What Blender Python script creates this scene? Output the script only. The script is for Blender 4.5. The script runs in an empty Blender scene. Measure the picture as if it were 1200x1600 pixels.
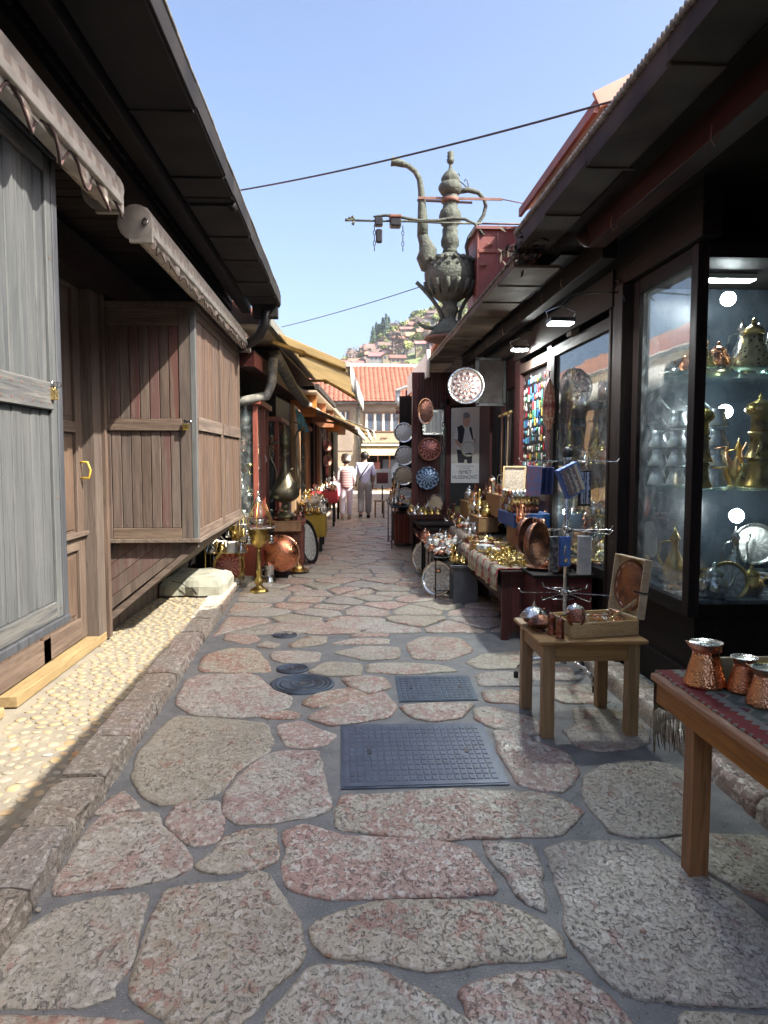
import bpy, math, random, bmesh
import numpy as np
from mathutils import Vector, Matrix, noise, geometry
random.seed(7)
R=math.radians; PI=math.pi
SC=bpy.context.scene; COL=SC.collection
# ---------------------------------------------------------------- camera, sky, sun, exposure
CAMZ=1.55; F=1150.0
cam=bpy.data.cameras.new('camera'); co=bpy.data.objects.new('camera',cam); COL.objects.link(co)
cam.sensor_fit='VERTICAL'; cam.sensor_height=36; cam.sensor_width=27; cam.lens=F/1600*36
cam.clip_start=.05; cam.clip_end=3000
co.location=(0,0,CAMZ); co.rotation_euler=(R(90-4.18),0,R(-2.98)); SC.camera=co
W=bpy.data.worlds.new('World'); SC.world=W; W.use_nodes=True
nt=W.node_tree; bg=nt.nodes['Background']; sky=nt.nodes.new('ShaderNodeTexSky'); sky.sky_type='NISHITA'; sky.sun_disc=False
SUN=Vector((.90,-.50,1.06)).normalized()
sky.sun_elevation=math.asin(SUN.z); sky.sun_rotation=math.atan2(SUN.x,SUN.y)
sky.air_density=.75; sky.dust_density=4.5; sky.ozone_density=1.8; sky.altitude=0
nt.links.new(sky.outputs[0],bg.inputs[0]); bg.inputs[1].default_value=.125
sl=bpy.data.lights.new('sun','SUN'); so=bpy.data.objects.new('sun',sl); COL.objects.link(so)
sl.energy=4.9; sl.angle=R(.5); sl.color=(1,.93,.82)
so.rotation_euler=(-SUN).to_track_quat('-Z','Y').to_euler(); so.location=(8,-5,12)
SC.view_settings.view_transform='Standard'; SC.view_settings.look='None'; SC.view_settings.gamma=1; SC.view_settings.use_curve_mapping=False
SC.view_settings.exposure=1.7
SC.render.engine='CYCLES'; cy=SC.cycles; cy.use_denoising=True; cy.max_bounces=8; cy.diffuse_bounces=4; cy.glossy_bounces=4; cy.transmission_bounces=6; cy.transparent_max_bounces=12; cy.sample_clamp_indirect=6; cy.caustics_reflective=False; cy.caustics_refractive=False
# ---------------------------------------------------------------- photograph pixel -> place in the world (1200x1600 px of the photo)
_cr=co.rotation_euler.to_matrix()
def ray(u,v): return _cr@Vector(((u-600)/F,-(v-800)/F,-1))
def atz(u,v,z=0.): d=ray(u,v); t=(z-CAMZ)/d.z; return Vector((d.x*t,d.y*t,z))
def aty(u,v,y): d=ray(u,v); t=y/d.y; return Vector((d.x*t,y,CAMZ+d.z*t))
def atx(u,v,x): d=ray(u,v); t=x/d.x; return Vector((x,d.y*t,CAMZ+d.z*t))
def bend(y): return .05*max(0,y-9)
# ---------------------------------------------------------------- mesh helpers
class M:
    def __init__(s): s.v=[]; s.f=[]; s.sm=[]; s.mi=[]; s.T=Matrix(); s.m=0
    def add(s,vs,fs,smooth=False):
        b=len(s.v); T=s.T; s.v+=[tuple(T@Vector(p)) for p in vs]
        s.f+=[tuple(b+i for i in f) for f in fs]; s.sm+=[smooth]*len(fs); s.mi+=[s.m]*len(fs); return s
    def box(s,c,d,rot=None,ch=.003):
        x,y,z=[a/2 for a in d]; c=Vector(c); ch=min(ch,x*.5,y*.5,z*.5)
        Rm=Matrix.Rotation(rot[1],3,rot[0]) if isinstance(rot,tuple) else (rot or Matrix.Identity(3))
        vs=[];idx={}
        for sx in(-1,1):
            for sy in(-1,1):
                for sz in(-1,1):
                    for k in range(3):
                        p=[sx*(x-(0 if k==0 else ch)),sy*(y-(0 if k==1 else ch)),sz*(z-(0 if k==2 else ch))]
                        idx[(sx,sy,sz,k)]=len(vs); vs.append(c+Rm@Vector(p))
        fs=[]
        S=(-1,1)
        for a in S:
            for k,(i,j) in enumerate(((1,2),(2,0),(0,1))):
                q=[]
                for (p,r) in ((-1,-1),(1,-1),(1,1),(-1,1)):
                    t=[0,0,0]; t[k]=a; t[i]=p; t[j]=r; q.append(idx[(*t,k)])
                fs.append(q if a>0 else q[::-1])
        for k in range(3):
            i,j=(k+1)%3,(k+2)%3
            for p in S:
                for r in S:
                    def g(a,ax): t=[0,0,0]; t[k]=a; t[i]=p; t[j]=r; return idx[(*t,ax)]
                    q=[g(-1,i),g(1,i),g(1,j),g(-1,j)]; fs.append(q if p*r<0 else q[::-1])
        for p in S:
            for q_ in S:
                for r in S:
                    q=[idx[(p,q_,r,0)],idx[(p,q_,r,1)],idx[(p,q_,r,2)]]; fs.append(q if p*q_*r>0 else q[::-1])
        return s.add(vs,fs)
    def bx(s,x0,x1,y0,y1,z0,z1,ch=.003): return s.box(((x0+x1)/2,(y0+y1)/2,(z0+z1)/2),(abs(x1-x0),abs(y1-y0),abs(z1-z0)),None,ch)
    def beam(s,p,q,w,h,ch=.003,up=(0,0,1)):
        p=Vector(p);q=Vector(q);d=q-p;L=d.length;d=d.normalized();u=Vector(up)
        r=d.cross(u)
        if r.length<1e-4: r=d.cross(Vector((0,1,0)))
        r.normalize();u=r.cross(d)
        return s.box((p+q)/2,(w,L,h),Matrix((r,d,u)).transposed(),ch)
    def tube(s,pts,r,n=8,cap=True):
        pts=[Vector(p) for p in pts]; N=len(pts); rr=r if isinstance(r,(list,tuple)) else [r]*N
        vs=[];ref=None
        for i,p in enumerate(pts):
            d=(pts[min(i+1,N-1)]-pts[max(i-1,0)]).normalized()
            if ref is None: ref=d.orthogonal().normalized()
            ref=(ref-d*ref.dot(d))
            ref=ref.normalized() if ref.length>1e-6 else d.orthogonal().normalized()
            b=d.cross(ref)
            for k in range(n): a=2*PI*k/n; vs.append(p+(ref*math.cos(a)+b*math.sin(a))*rr[i])
        fs=[[i*n+k,i*n+(k+1)%n,(i+1)*n+(k+1)%n,(i+1)*n+k] for i in range(N-1) for k in range(n)]
        if cap: fs+=[list(range(n))[::-1],[(N-1)*n+k for k in range(n)]]
        return s.add(vs,fs,True)
    def lathe(s,prof,n=20,c=(0,0,0),flute=0,fn=8):
        vs=[];c=Vector(c)
        for (r,z) in prof:
            for k in range(n):
                a=2*PI*k/n; q=r*(1+flute*math.cos(fn*a)); vs.append(c+Vector((q*math.cos(a),q*math.sin(a),z)))
        N=len(prof)
        fs=[[i*n+k,i*n+(k+1)%n,(i+1)*n+(k+1)%n,(i+1)*n+k] for i in range(N-1) for k in range(n)]
        if prof[0][0]>1e-4: fs.append([k for k in range(n)][::-1])
        if prof[-1][0]>1e-4: fs.append([(N-1)*n+k for k in range(n)])
        return s.add(vs,fs,True)
    def prism(s,poly,z0,z1):  # poly CCW in xy
        n=len(poly); vs=[(x,y,z0) for x,y in poly]+[(x,y,z1) for x,y in poly]
        fs=[list(range(n))[::-1],list(range(n,2*n))]+[[k,(k+1)%n,n+(k+1)%n,n+k] for k in range(n)]
        return s.add(vs,fs)
    def slab(s,a,b,c,d,t):  # quad a,b,c,d with thickness t against its normal
        a,b,c,d=map(Vector,(a,b,c,d)); n=(b-a).cross(d-a).normalized()*t
        return s.add([a,b,c,d,a-n,b-n,c-n,d-n],[[0,1,2,3],[7,6,5,4],[0,4,5,1],[1,5,6,2],[2,6,7,3],[3,7,4,0]])
    def sph(s,c,r,n=10,sz=1):
        prof=[(max(1e-5,r*math.sin(PI*i/n)),-r*sz*math.cos(PI*i/n)) for i in range(n+1)]; return s.lathe(prof,n*2 if n<9 else 16,c)
    def mesh(s,name,mats):
        me=bpy.data.meshes.new(name); me.from_pydata(s.v,[],s.f)
        me.polygons.foreach_set('use_smooth',s.sm)
        for m in (mats if isinstance(mats,(list,tuple)) else [mats]): me.materials.append(m)
        if isinstance(mats,(list,tuple)): me.polygons.foreach_set('material_index',s.mi)
        me.update(); return me
    def build(s,name,mats,parent=None,loc=(0,0,0),rot=(0,0,0),world=False):
        return put(name,s.mesh(name,mats),parent,loc,rot,world)
WL={}
def put(name,me,parent=None,loc=(0,0,0),rot=(0,0,0),world=False):
    o=bpy.data.objects.new(name,me); COL.objects.link(o); loc=Vector(loc)
    if parent is not None:
        o.parent=parent
        if world: loc=loc-WL.get(parent,Vector())
    o.location=loc; o.rotation_euler=rot
    WL[o]=(WL.get(parent,Vector()) if parent is not None else Vector())+Vector(o.location)
    return o
def tag(o,label=None,cat=None,group=None,kind=None):
    if label: o['label']=label
    if cat: o['category']=cat
    if group: o['group']=group
    if kind: o['kind']=kind
    return o
def thing(name,label,cat,loc=(0,0,0),rot=(0,0,0),group=None):
    o=bpy.data.objects.new(name,None); COL.objects.link(o); o.location=loc; o.rotation_euler=rot; WL[o]=Vector(loc); o.empty_display_size=.1
    return tag(o,label,cat,group)
def dup(o,loc=None,rot=None,label=None,parent=None,scale=None):
    c=o.copy(); COL.objects.link(c)
    if parent is not None: c.parent=parent
    if loc is not None: c.location=loc
    if rot is not None: c.rotation_euler=rot
    if scale: c.scale=(scale,)*3 if not isinstance(scale,tuple) else scale
    if label: c['label']=label
    for ch in o.children: dup(ch,parent=c)
    return c
_bc={}
def pc(name,d,mat,parent,loc,rot=(0,0,0),ch=.003,world=True):   # one chamfered board, mesh shared between equal boards
    k=(round(d[0],3),round(d[1],3),round(d[2],3),mat.name,ch)
    if k not in _bc: _bc[k]=M().box((0,0,0),d,None,ch).mesh(name,mat)
    return put(name,_bc[k],parent,loc,rot,world)
def pb(name,mat,parent,x0,x1,y0,y1,z0,z1,ch=.003):
    return pc(name,(abs(x1-x0),abs(y1-y0),abs(z1-z0)),mat,parent,((x0+x1)/2,(y0+y1)/2,(z0+z1)/2),ch=ch)
def spin(prof,n=20,**k): return M().lathe(prof,n,**k)
# ---------------------------------------------------------------- materials
class N:
    def __init__(s,name):
        s.mat=bpy.data.materials.new(name); s.mat.use_nodes=True; s.t=s.mat.node_tree; s.b=s.t.nodes['Principled BSDF']
    def n(s,ty,**k):
        o=s.t.nodes.new('ShaderNode'+ty)
        for a,b in k.items(): setattr(o,a,b)
        return o
    def l(s,a,b): s.t.links.new(a,b)
    def val(s,sock,v):
        if hasattr(v,'is_linked') : s.l(v,sock)
        else: sock.default_value=v
    def coord(s,kind='pos',stretch=(1,1,1),rnd=True):
        if kind=='pos': c=s.n('NewGeometry').outputs['Position']
        else: c=s.n('TexCoord').outputs['Object']
        mp=s.n('Mapping'); s.l(c,mp.inputs[0]); mp.inputs['Scale'].default_value=stretch
        if rnd:
            oi=s.n('ObjectInfo'); m=s.n('Math',operation='MULTIPLY'); s.l(oi.outputs['Random'],m.inputs[0]); m.inputs[1].default_value=37.
            s.l(m.outputs[0],mp.inputs[1])
        return mp.outputs[0]
    def noise(s,vec,scale,detail=4,rough=.55,dist=0):
        o=s.n('TexNoise'); s.l(vec,o.inputs['Vector']); o.inputs['Scale'].default_value=scale; o.inputs['Detail'].default_value=detail; o.inputs['Roughness'].default_value=rough; o.inputs['Distortion'].default_value=dist
        return o.outputs['Fac']
    def vor(s,vec,scale,feat='F1',out='Distance'):
        o=s.n('TexVoronoi',feature=feat); s.l(vec,o.inputs['Vector']); o.inputs['Scale'].default_value=scale; return o.outputs[out]
    def ramp(s,fac,a,b,lo=0,hi=1):
        o=s.n('MapRange'); s.l(fac,o.inputs[0]); o.inputs[1].default_value=a; o.inputs[2].default_value=b; o.inputs[3].default_value=lo; o.inputs[4].default_value=hi; o.interpolation_type='SMOOTHSTEP'; return o.outputs[0]
    def mix(s,fac,a,b,mode='MIX'):
        o=s.n('Mix',data_type='RGBA',blend_type=mode)
        s.val(o.inputs[0],fac)
        for k,v in((6,a),(7,b)):
            if hasattr(v,'is_linked'): s.l(v,o.inputs[k])
            else: o.inputs[k].default_value=(*v[:3],1)
        return o.outputs[2]
    def math(s,op,a,b=0):
        o=s.n('Math',operation=op); s.val(o.inputs[0],a); s.val(o.inputs[1],b); return o.outputs[0]
    def rand(s): return s.n('ObjectInfo').outputs['Random']
    def vary(s,colr,amt=.15,h=.02,sat=.2):
        o=s.n('HueSaturation'); s.l(colr,o.inputs['Color']); r=s.rand()
        s.l(s.ramp2(r,0,1,1-amt,1+amt),o.inputs['Value'])
        r2=s.math('FRACT',s.math('MULTIPLY',r,7.31)); s.l(s.ramp2(r2,0,1,.5-h,.5+h),o.inputs['Hue'])
        r3=s.math('FRACT',s.math('MULTIPLY',r,13.7)); s.l(s.ramp2(r3,0,1,1-sat,1+sat),o.inputs['Saturation'])
        return o.outputs[0]
    def ramp2(s,fac,a,b,lo,hi):
        o=s.n('MapRange'); s.l(fac,o.inputs[0]); o.inputs[1].default_value=a; o.inputs[2].default_value=b; o.inputs[3].default_value=lo; o.inputs[4].default_value=hi; return o.outputs[0]
    def bump(s,h,strength=.5,dist=.01,prev=None):
        o=s.n('Bump'); s.l(h,o.inputs['Height']); o.inputs['Strength'].default_value=strength; o.inputs['Distance'].default_value=dist
        if prev is not None: s.l(prev,o.inputs['Normal'])
        return o.outputs[0]
    def out(s,col=None,rough=None,metal=None,nrm=None,spec=None):
        b=s.b
        if col is not None:
            if hasattr(col,'is_linked'): s.l(col,b.inputs['Base Color'])
            else: b.inputs['Base Color'].default_value=(*col[:3],1)
        if rough is not None: s.val(b.inputs['Roughness'],rough)
        if metal is not None: s.val(b.inputs['Metallic'],metal)
        if spec is not None: b.inputs['Specular IOR Level'].default_value=spec
        if nrm is not None: s.l(nrm,b.inputs['Normal'])
        return s.mat
def simple(name,c1,c2=None,scale=6,rough=.6,metal=0,bump=.15,bs=30,vary=.08,coord='pos',lo=.35,hi=.65,stretch=(1,1,1),spec=.5,bd=.004):
    m=N(name); v=m.coord(coord,stretch); c2=c2 or tuple(x*.7 for x in c1)
    f=m.ramp(m.noise(v,scale,5),lo,hi); col=m.vary(m.mix(f,c2,c1),vary,.01,.1)
    h=m.noise(v,bs,4); return m.out(col,m.ramp2(m.noise(v,scale*2,3),.2,.8,max(.02,rough-.12),min(1,rough+.12)),metal,m.bump(h,bump,bd),spec)
def wood(name,c1,c2,axis='z',rough=.75,vary=.15,flake=None,flk=.62,scale=1,streak=.5):
    m=N(name); st={'z':(30,30,1.6),'y':(30,1.6,30),'x':(1.6,30,30)}[axis]; st=tuple(a*scale for a in st)
    v=m.coord('pos',st); w=m.coord('pos',(1,1,1))
    g=m.noise(v,1.0,6,.65,.4); big=m.noise(w,2.3,3)
    f=m.ramp(g,.32,.68); col=m.mix(f,c2,c1); col=m.mix(m.ramp(big,.35,.7,0,streak),col,tuple(x*.62 for x in c1))
    fine=m.noise(m.coord('pos',tuple(a*4 for a in st)),1.,3); col=m.mix(m.ramp(fine,.52,.72,0,.55),col,tuple(x*.35 for x in c2))
    if flake:
        r=m.ramp(m.rand(),flk-.05,flk+.05); ff=m.math('MULTIPLY',r,m.ramp(m.noise(m.coord('pos',tuple(a*.35 for a in st)),1.6,6,.7),.42,.56)); col=m.mix(ff,col,flake)
    sp=m.ramp(m.noise(m.coord('pos',(1,1,1)),170,2),.70,.76,0,.5); col=m.mix(sp,col,tuple(min(1,x*1.9+.05) for x in c1))
    col=m.vary(col,vary,.006,.15)
    b1=m.bump(g,.45,.004); b2=m.bump(fine,.5,.002,b1)
    return m.out(col,m.ramp2(g,.2,.8,rough-.1,rough+.12),0,b2,.35 if max(c1)>.06 else .1)
def cloth_mat(name,c,k=.45):
    m=N(name); t=m.t; v=m.coord('pos',(1,1,1)); col=m.mix(m.ramp(m.noise(v,2.5,5),.35,.7),c,tuple(x*.8 for x in c)); m.out(col,.85,0,m.bump(m.noise(v,80,3),.15,.003)); tr=m.n('BsdfTranslucent'); m.l(col,tr.inputs[0]); mx=m.n('MixShader'); mx.inputs[0].default_value=k; m.l(m.b.outputs[0],mx.inputs[1]); m.l(tr.outputs[0],mx.inputs[2]); m.l(mx.outputs[0],t.nodes['Material Output'].inputs[0]); return m.mat
def emis(name,c,s):
    m=N(name); m.b.inputs['Base Color'].default_value=(*c,1); m.b.inputs['Emission Color'].default_value=(*c,1); m.b.inputs['Emission Strength'].default_value=s; return m.mat
def glass(name,tint=(.9,.94,.93),boost=1.6,dust=.05):
    m=N(name); t=m.t; t.nodes.remove(m.b); o=t.nodes['Material Output']
    tr=m.n('BsdfTransparent'); tr.inputs[0].default_value=(*tint,1)
    gl=m.n('BsdfGlossy'); gl.inputs['Roughness'].default_value=.015; gl.inputs['Color'].default_value=(.95,.97,1,1)
    fr=m.n('Fresnel'); bf=m.n('NewGeometry'); m.l(m.math('SUBTRACT',1.5,m.math('MULTIPLY',bf.outputs['Backfacing'],.8333)),fr.inputs[0])
    v=m.coord('pos',(1,1,1)); m.l(m.bump(m.noise(v,1.6,2),.12,.02),gl.inputs['Normal'])
    k=m.math('MINIMUM',m.math('MULTIPLY',fr.outputs[0],boost),1.0)
    mx=m.n('MixShader'); m.l(k,mx.inputs[0]); m.l(tr.outputs[0],mx.inputs[1]); m.l(gl.outputs[0],mx.inputs[2])
    df=m.n('BsdfDiffuse'); df.inputs[0].default_value=(.6,.65,.68,1); m2=m.n('MixShader'); m.l(m.ramp(m.noise(v,9,6,.7),.42,.8,dust*.3,dust*2.2),m2.inputs[0]); m.l(mx.outputs[0],m2.inputs[1]); m.l(df.outputs[0],m2.inputs[2])
    m.l(m2.outputs[0],o.inputs[0]); return m.mat
def embossed(name,c1,c2,rough=.28,metal=1,scale=60,bump=.6,kind='vor',tarn=None,lo=.05,hi=.5,bd=.004,vary=.12):
    m=N(name); v=m.coord('obj',(1,1,1)); 
    if kind=='vor': h=m.vor(v,scale)
    else: h=m.noise(v,scale,3,.5,1.5)
    col=m.mix(m.ramp(h,lo,hi),c2,c1)
    if tarn: col=m.mix(m.ramp(m.noise(v,9,5),.45,.7),col,tarn)
    col=m.vary(col,vary,.01,.1); return m.out(col,m.ramp2(m.noise(v,14,4),.25,.75,rough*.7,rough*1.5),metal,m.bump(h,bump,bd))
def hexc(h,k=1.0):
    c=[int(h[i:i+2],16)/255 for i in(0,2,4)]; return tuple(k*(x/12.92 if x<.04045 else ((x+.055)/1.055)**2.4) for x in c)
MAT={}
# street stone: bush-hammered breccia, cream ground with pink fragments and grey pits
def stone_mat(name,cream=(.62,.555,.44),pink=(.54,.325,.25),grey=(.13,.12,.12),pk=.50,bump=1.0):
    m=N(name); v=m.coord('pos',(1,1,1)); v2=m.coord('pos',(1,.72,1))
    wv=m.n('TexNoise'); m.l(v,wv.inputs['Vector']); wv.inputs['Scale'].default_value=34; wv.inputs['Detail'].default_value=3
    va=m.n('VectorMath',operation='MULTIPLY_ADD'); m.l(wv.outputs['Color'],va.inputs[0]); va.inputs[1].default_value=(.03,.03,.03); m.l(v2,va.inputs[2]); vd=va.outputs[0]
    r=m.rand(); thr=m.ramp2(r,0,1,-.09,.08); r5=m.math('FRACT',m.math('MULTIPLY',r,5.3))
    big=m.math('ADD',m.math('MULTIPLY',m.noise(v,4.5,3),.45),m.math('MULTIPLY',m.noise(vd,19,5,.6,.4),.55))
    f=m.ramp(m.math('ADD',big,thr),pk-.02,pk+.05); col=m.mix(m.math('MULTIPLY',f,.95),cream,pink)
    tan=m.ramp(m.noise(vd,11,4,.6,.3),.53,.62,0,.6); col=m.mix(m.math('MULTIPLY',tan,r5),col,(.46,.35,.22))
    fl=m.noise(vd,33,6,.62,.2); col=m.mix(m.ramp(fl,.53,.58,0,.75),col,(.80,.74,.64))
    p1=m.noise(vd,60,5,.62,.1); pits=m.ramp(p1,.37,.45,1,0); pits=m.math('MULTIPLY',pits,m.ramp(m.noise(v,6,3),.35,.6,.45,1)); col=m.mix(m.math('MULTIPLY',pits,.62),col,grey)
    p3=m.noise(v2,82,4,.6,.2); fine=m.ramp(p3,.36,.46,1,0); col=m.mix(m.math('MULTIPLY',fine,.3),col,(.16,.15,.15))
    p2=m.noise(v,9,5,.7,.5); holes=m.ramp(p2,.25,.31,1,0); col=m.mix(m.math('MULTIPLY',holes,.8),col,tuple(x*.7 for x in grey))
    ci=m.noise(v,2.2,5,.6); col=m.mix(m.ramp(ci,.5,.78,0,.3),col,(.24,.21,.195)); col=m.mix(m.math('MULTIPLY',r5,.12),col,(.36,.34,.335))
    col=m.vary(col,.12,.006,.2)
    h=m.math('SUBTRACT',m.math('MULTIPLY',fl,.5),m.math('MULTIPLY',pits,.45)); h=m.math('SUBTRACT',h,m.math('MULTIPLY',holes,.8)); h=m.math('SUBTRACT',h,m.math('MULTIPLY',fine,.18))
    b=m.bump(h,bump,.009)
    return m.out(col,m.ramp2(ci,.3,.7,.27,.52),0,b,.55)
MAT['stone']=stone_mat('street_stone')
MAT['kerb']=stone_mat('kerb_stone',(.44,.38,.31),(.40,.27,.21),(.11,.10,.10),.55)
def mortar():
    m=N('grey_mortar'); v=m.coord('pos',(1,1,1),False); a=m.noise(v,8,5); col=m.mix(m.ramp(a,.3,.7),(.19,.193,.195),(.285,.28,.27))
    s=m.vor(v,85); col=m.mix(m.ramp(s,.14,.26,.8,0),col,(.42,.41,.4)); col=m.mix(m.ramp(m.noise(v,2.1,4),.52,.7,0,.6),col,(.33,.31,.28)); col=m.mix(m.ramp(m.noise(v,5,6,.7),.28,.42,.6,0),col,(.09,.09,.09)); col=m.mix(m.ramp(m.vor(m.coord('pos',(1,1.3,1),False),38),.10,.2,.5,0),col,(.36,.34,.32))
    h=m.noise(v,110,4); return m.out(col,.55,0,m.bump(h,.8,.004),.5)
MAT['mortar']=mortar()
def pebblemat():
    m=N('pebble'); v=m.coord('pos',(1,1,1)); r=m.rand(); c=m.mix(m.ramp(r,.3,.4),(.23,.20,.155),(.275,.21,.125)); c=m.mix(m.ramp(r,.78,.82),c,(.30,.175,.085)); c=m.mix(m.ramp(r,.93,.95),c,(.24,.23,.21)); c=m.mix(m.ramp(m.noise(v,30,4),.35,.7,0,.35),c,(.38,.32,.25)); return m.out(m.vary(c,.12,.01,.2),.55,0,m.bump(m.noise(v,80,3),.2,.003))
MAT['pebble']=pebblemat()
MAT['cob_dark']=simple('pebble_grey',(.38,.38,.36),(.2,.2,.2),14,.5,0,.25,80,.3)
MAT['paving_mortar']=simple('pavement_mortar',(.205,.185,.145),(.16,.145,.118),7,.9,0,.6,90,.0)
MAT['pav_grey']=simple('pavement_mortar_grey',(.2,.2,.2),(.13,.13,.135),7,.9,0,.5,90,.0)
MAT['concrete']=simple('concrete',(.25,.25,.20),(.17,.175,.14),5,.9,0,.5,50,.05)
MAT['greywood']=wood('grey_wood',(.098,.103,.102),(.06,.066,.07),'z',.72,.06,streak=.25)
MAT['greywoodh']=wood('grey_wood_rail',(.14,.135,.125),(.06,.065,.07),'y',.75,.1)
MAT['greydark']=wood('grey_dark_frame',(.07,.074,.082),(.035,.038,.044),'z',.6,.1)
MAT['brownwood']=wood('weathered_brown_wood',(.125,.094,.076),(.06,.044,.037),'z',.75,.16,(.075,.036,.032),.78)
MAT['brownrail']=wood('weathered_rail',(.15,.112,.085),(.07,.05,.04),'x',.75,.12)
MAT['brownraily']=wood('weathered_rail_long',(.15,.112,.085),(.07,.05,.04),'y',.75,.12)
MAT['warmwood']=wood('warm_brown_wood',(.125,.083,.06),(.062,.04,.03),'z',.68,.10)
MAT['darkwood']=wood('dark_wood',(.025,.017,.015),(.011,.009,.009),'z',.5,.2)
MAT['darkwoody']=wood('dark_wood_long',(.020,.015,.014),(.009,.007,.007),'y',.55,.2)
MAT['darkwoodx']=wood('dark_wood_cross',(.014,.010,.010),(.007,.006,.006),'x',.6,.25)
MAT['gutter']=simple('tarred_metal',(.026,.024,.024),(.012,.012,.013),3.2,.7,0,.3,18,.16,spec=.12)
MAT['gutterR']=simple('weathered_gutter_metal',(.062,.054,.048),(.03,.025,.024),3.2,.75,0,.35,18,.16,spec=.12)
MAT['gutterR2']=simple('weathered_eave_board',(.15,.12,.095),(.08,.06,.048),3.2,.7,0,.4,18,.25,spec=.12)
MAT['edge']=simple('pale_roof_edge',(.22,.215,.18),(.10,.10,.09),14,.6,0,.4,40)
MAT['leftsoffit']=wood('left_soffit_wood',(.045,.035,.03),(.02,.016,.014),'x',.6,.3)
MAT['redwood']=wood('red_wood',(.105,.020,.018),(.045,.010,.010),'z',.5,.2)
MAT['redwoody']=wood('red_beam_wood',(.045,.014,.012),(.018,.007,.007),'y',.55,.2)
MAT['redpaint']=simple('faded_red_paint',(.20,.07,.058),(.14,.048,.04),4,.6,0,.4,25,.12)
MAT['sill']=wood('pale_sill_wood',(.30,.23,.13),(.21,.15,.08),'y',.6,.05)
MAT['tablewood']=wood('pale_table_wood',(.46,.29,.135),(.30,.175,.075),'z',.5,.08,streak=.3)
MAT['tablewoodx']=wood('pale_table_wood_cross',(.46,.29,.135),(.30,.175,.075),'x',.5,.08,streak=.3)
MAT['boxwood']=wood('fresh_pine_box',(.74,.56,.33),(.62,.43,.22),'x',.45,.04,streak=.1)
MAT['orangewood']=wood('orange_table_wood',(.46,.20,.07),(.30,.115,.038),'z',.4,.08,streak=.25)
MAT['orangewoody']=wood('orange_table_wood_long',(.46,.21,.075),(.29,.12,.04),'y',.4,.08,streak=.25)
MAT['tile']=simple('roof_tile',(.34,.15,.10),(.25,.105,.07),3,.75,0,.3,30,.22)
MAT['cream']=simple('cream_plaster',(.34,.285,.195),(.28,.235,.16),2,.9,0,.2,20,.06)
MAT['pinkplaster']=simple('pinkish_plaster',(.30,.235,.19),(.24,.19,.15),2,.9,0,.2,20,.06)
MAT['white']=simple('white_paint',(.75,.73,.68),(.6,.58,.52),6,.5,0,.1,30,.05)
MAT['awn_white']=simple('cream_awning_metal',(.60,.56,.48),(.42,.39,.33),8,.45,0,.1,30,.05)
def striped(name,a,b,axis='y',w=.11,off=0):
    m=N(name); g=m.n('NewGeometry'); sp=m.n('SeparateXYZ'); m.l(g.outputs['Position'],sp.inputs[0]); c=sp.outputs[{'x':0,'y':1,'z':2}[axis]]
    k=m.math('FRACT',m.math('DIVIDE',m.math('ADD',c,off+50),w)); f=m.ramp(k,.42,.5); f2=m.ramp(k,.9,.98,1,0); col=m.mix(m.math('MULTIPLY',f,f2),a,b)
    v=m.coord('pos',(1,1,1)); col=m.mix(m.ramp(m.noise(v,9,5),.4,.7,0,.5),col,tuple(x*.6 for x in a))
    return m.out(col,.85,0,m.bump(m.noise(v,60,3),.2,.003))
MAT['awn_cloth']=striped('cream_striped_awning_cloth',(.62,.57,.48),(.40,.33,.27))
MAT['awn_tan']=cloth_mat('tan_awning_cloth',(.62,.53,.37),.6)
MAT['awn_trim']=simple('brown_trim',(.075,.045,.04),None,9,.8)
MAT['brass']=embossed('brass',(.62,.44,.16),(.30,.19,.06),.3,1,45,.3,'noise',(.22,.15,.07))
MAT['brightbrass']=embossed('bright_brass',(.80,.60,.22),(.5,.34,.1),.22,1,40,.2,'noise')
MAT['copper']=embossed('hammered_copper',(.72,.34,.20),(.55,.22,.12),.24,1,115,.5,'vor')
MAT['copperflat']=embossed('copper_plain',(.72,.36,.23),(.42,.19,.11),.25,1,30,.12,'noise')
MAT['carved']=embossed('carved_black_wood',(.05,.035,.03),(.015,.012,.012),.5,.0,30,.9,'noise',bd=.01)
MAT['darkcopper']=embossed('antique_copper',(.33,.15,.10),(.10,.05,.04),.35,1,90,.6,'vor',(.12,.07,.06))
MAT['silver']=embossed('tinned_silver',(.62,.62,.60),(.30,.30,.31),.26,1,60,.5,'vor')
MAT['tin']=embossed('plain_tin',(.60,.60,.58),(.44,.44,.43),.24,1,20,.1,'noise')
MAT['patina']=embossed('green_patina_metal',(.07,.082,.066),(.025,.032,.028),.72,.15,22,.9,'noise',(.10,.112,.088),bd=.02)
MAT['bronze']=embossed('dark_bronze',(.12,.105,.065),(.05,.05,.04),.36,.75,9,.3,'noise',(.15,.14,.095))
MAT['iron']=simple('cast_iron',(.12,.15,.20),(.08,.10,.135),12,.42,.5,.6,90,.1,bd=.004)
MAT['blackmetal']=simple('black_metal',(.02,.02,.022),None,12,.4,.3)
MAT['steel']=simple('chromed_steel',(.55,.55,.55),(.4,.4,.4),12,.25,1,.05)
MAT['rust']=simple('rusty_red_iron',(.19,.095,.07),(.12,.06,.045),12,.7,.1,.4,60)
MAT['glass']=glass('window_glass',boost=.9,dust=.09); MAT['shelfglass']=glass('shelf_glass',(.82,.93,.9),.5,.03)
MAT['backpanel']=simple('grey_blue_panel',(.06,.075,.09),(.03,.04,.05),2,.3,0,.05)
MAT['black']=simple('black_plastic',(.012,.012,.014),None,12,.4)
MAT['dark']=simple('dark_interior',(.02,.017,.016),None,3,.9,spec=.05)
MAT['wirecol']=simple('cable_rubber',(.03,.035,.045),None,12,.6)
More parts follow.
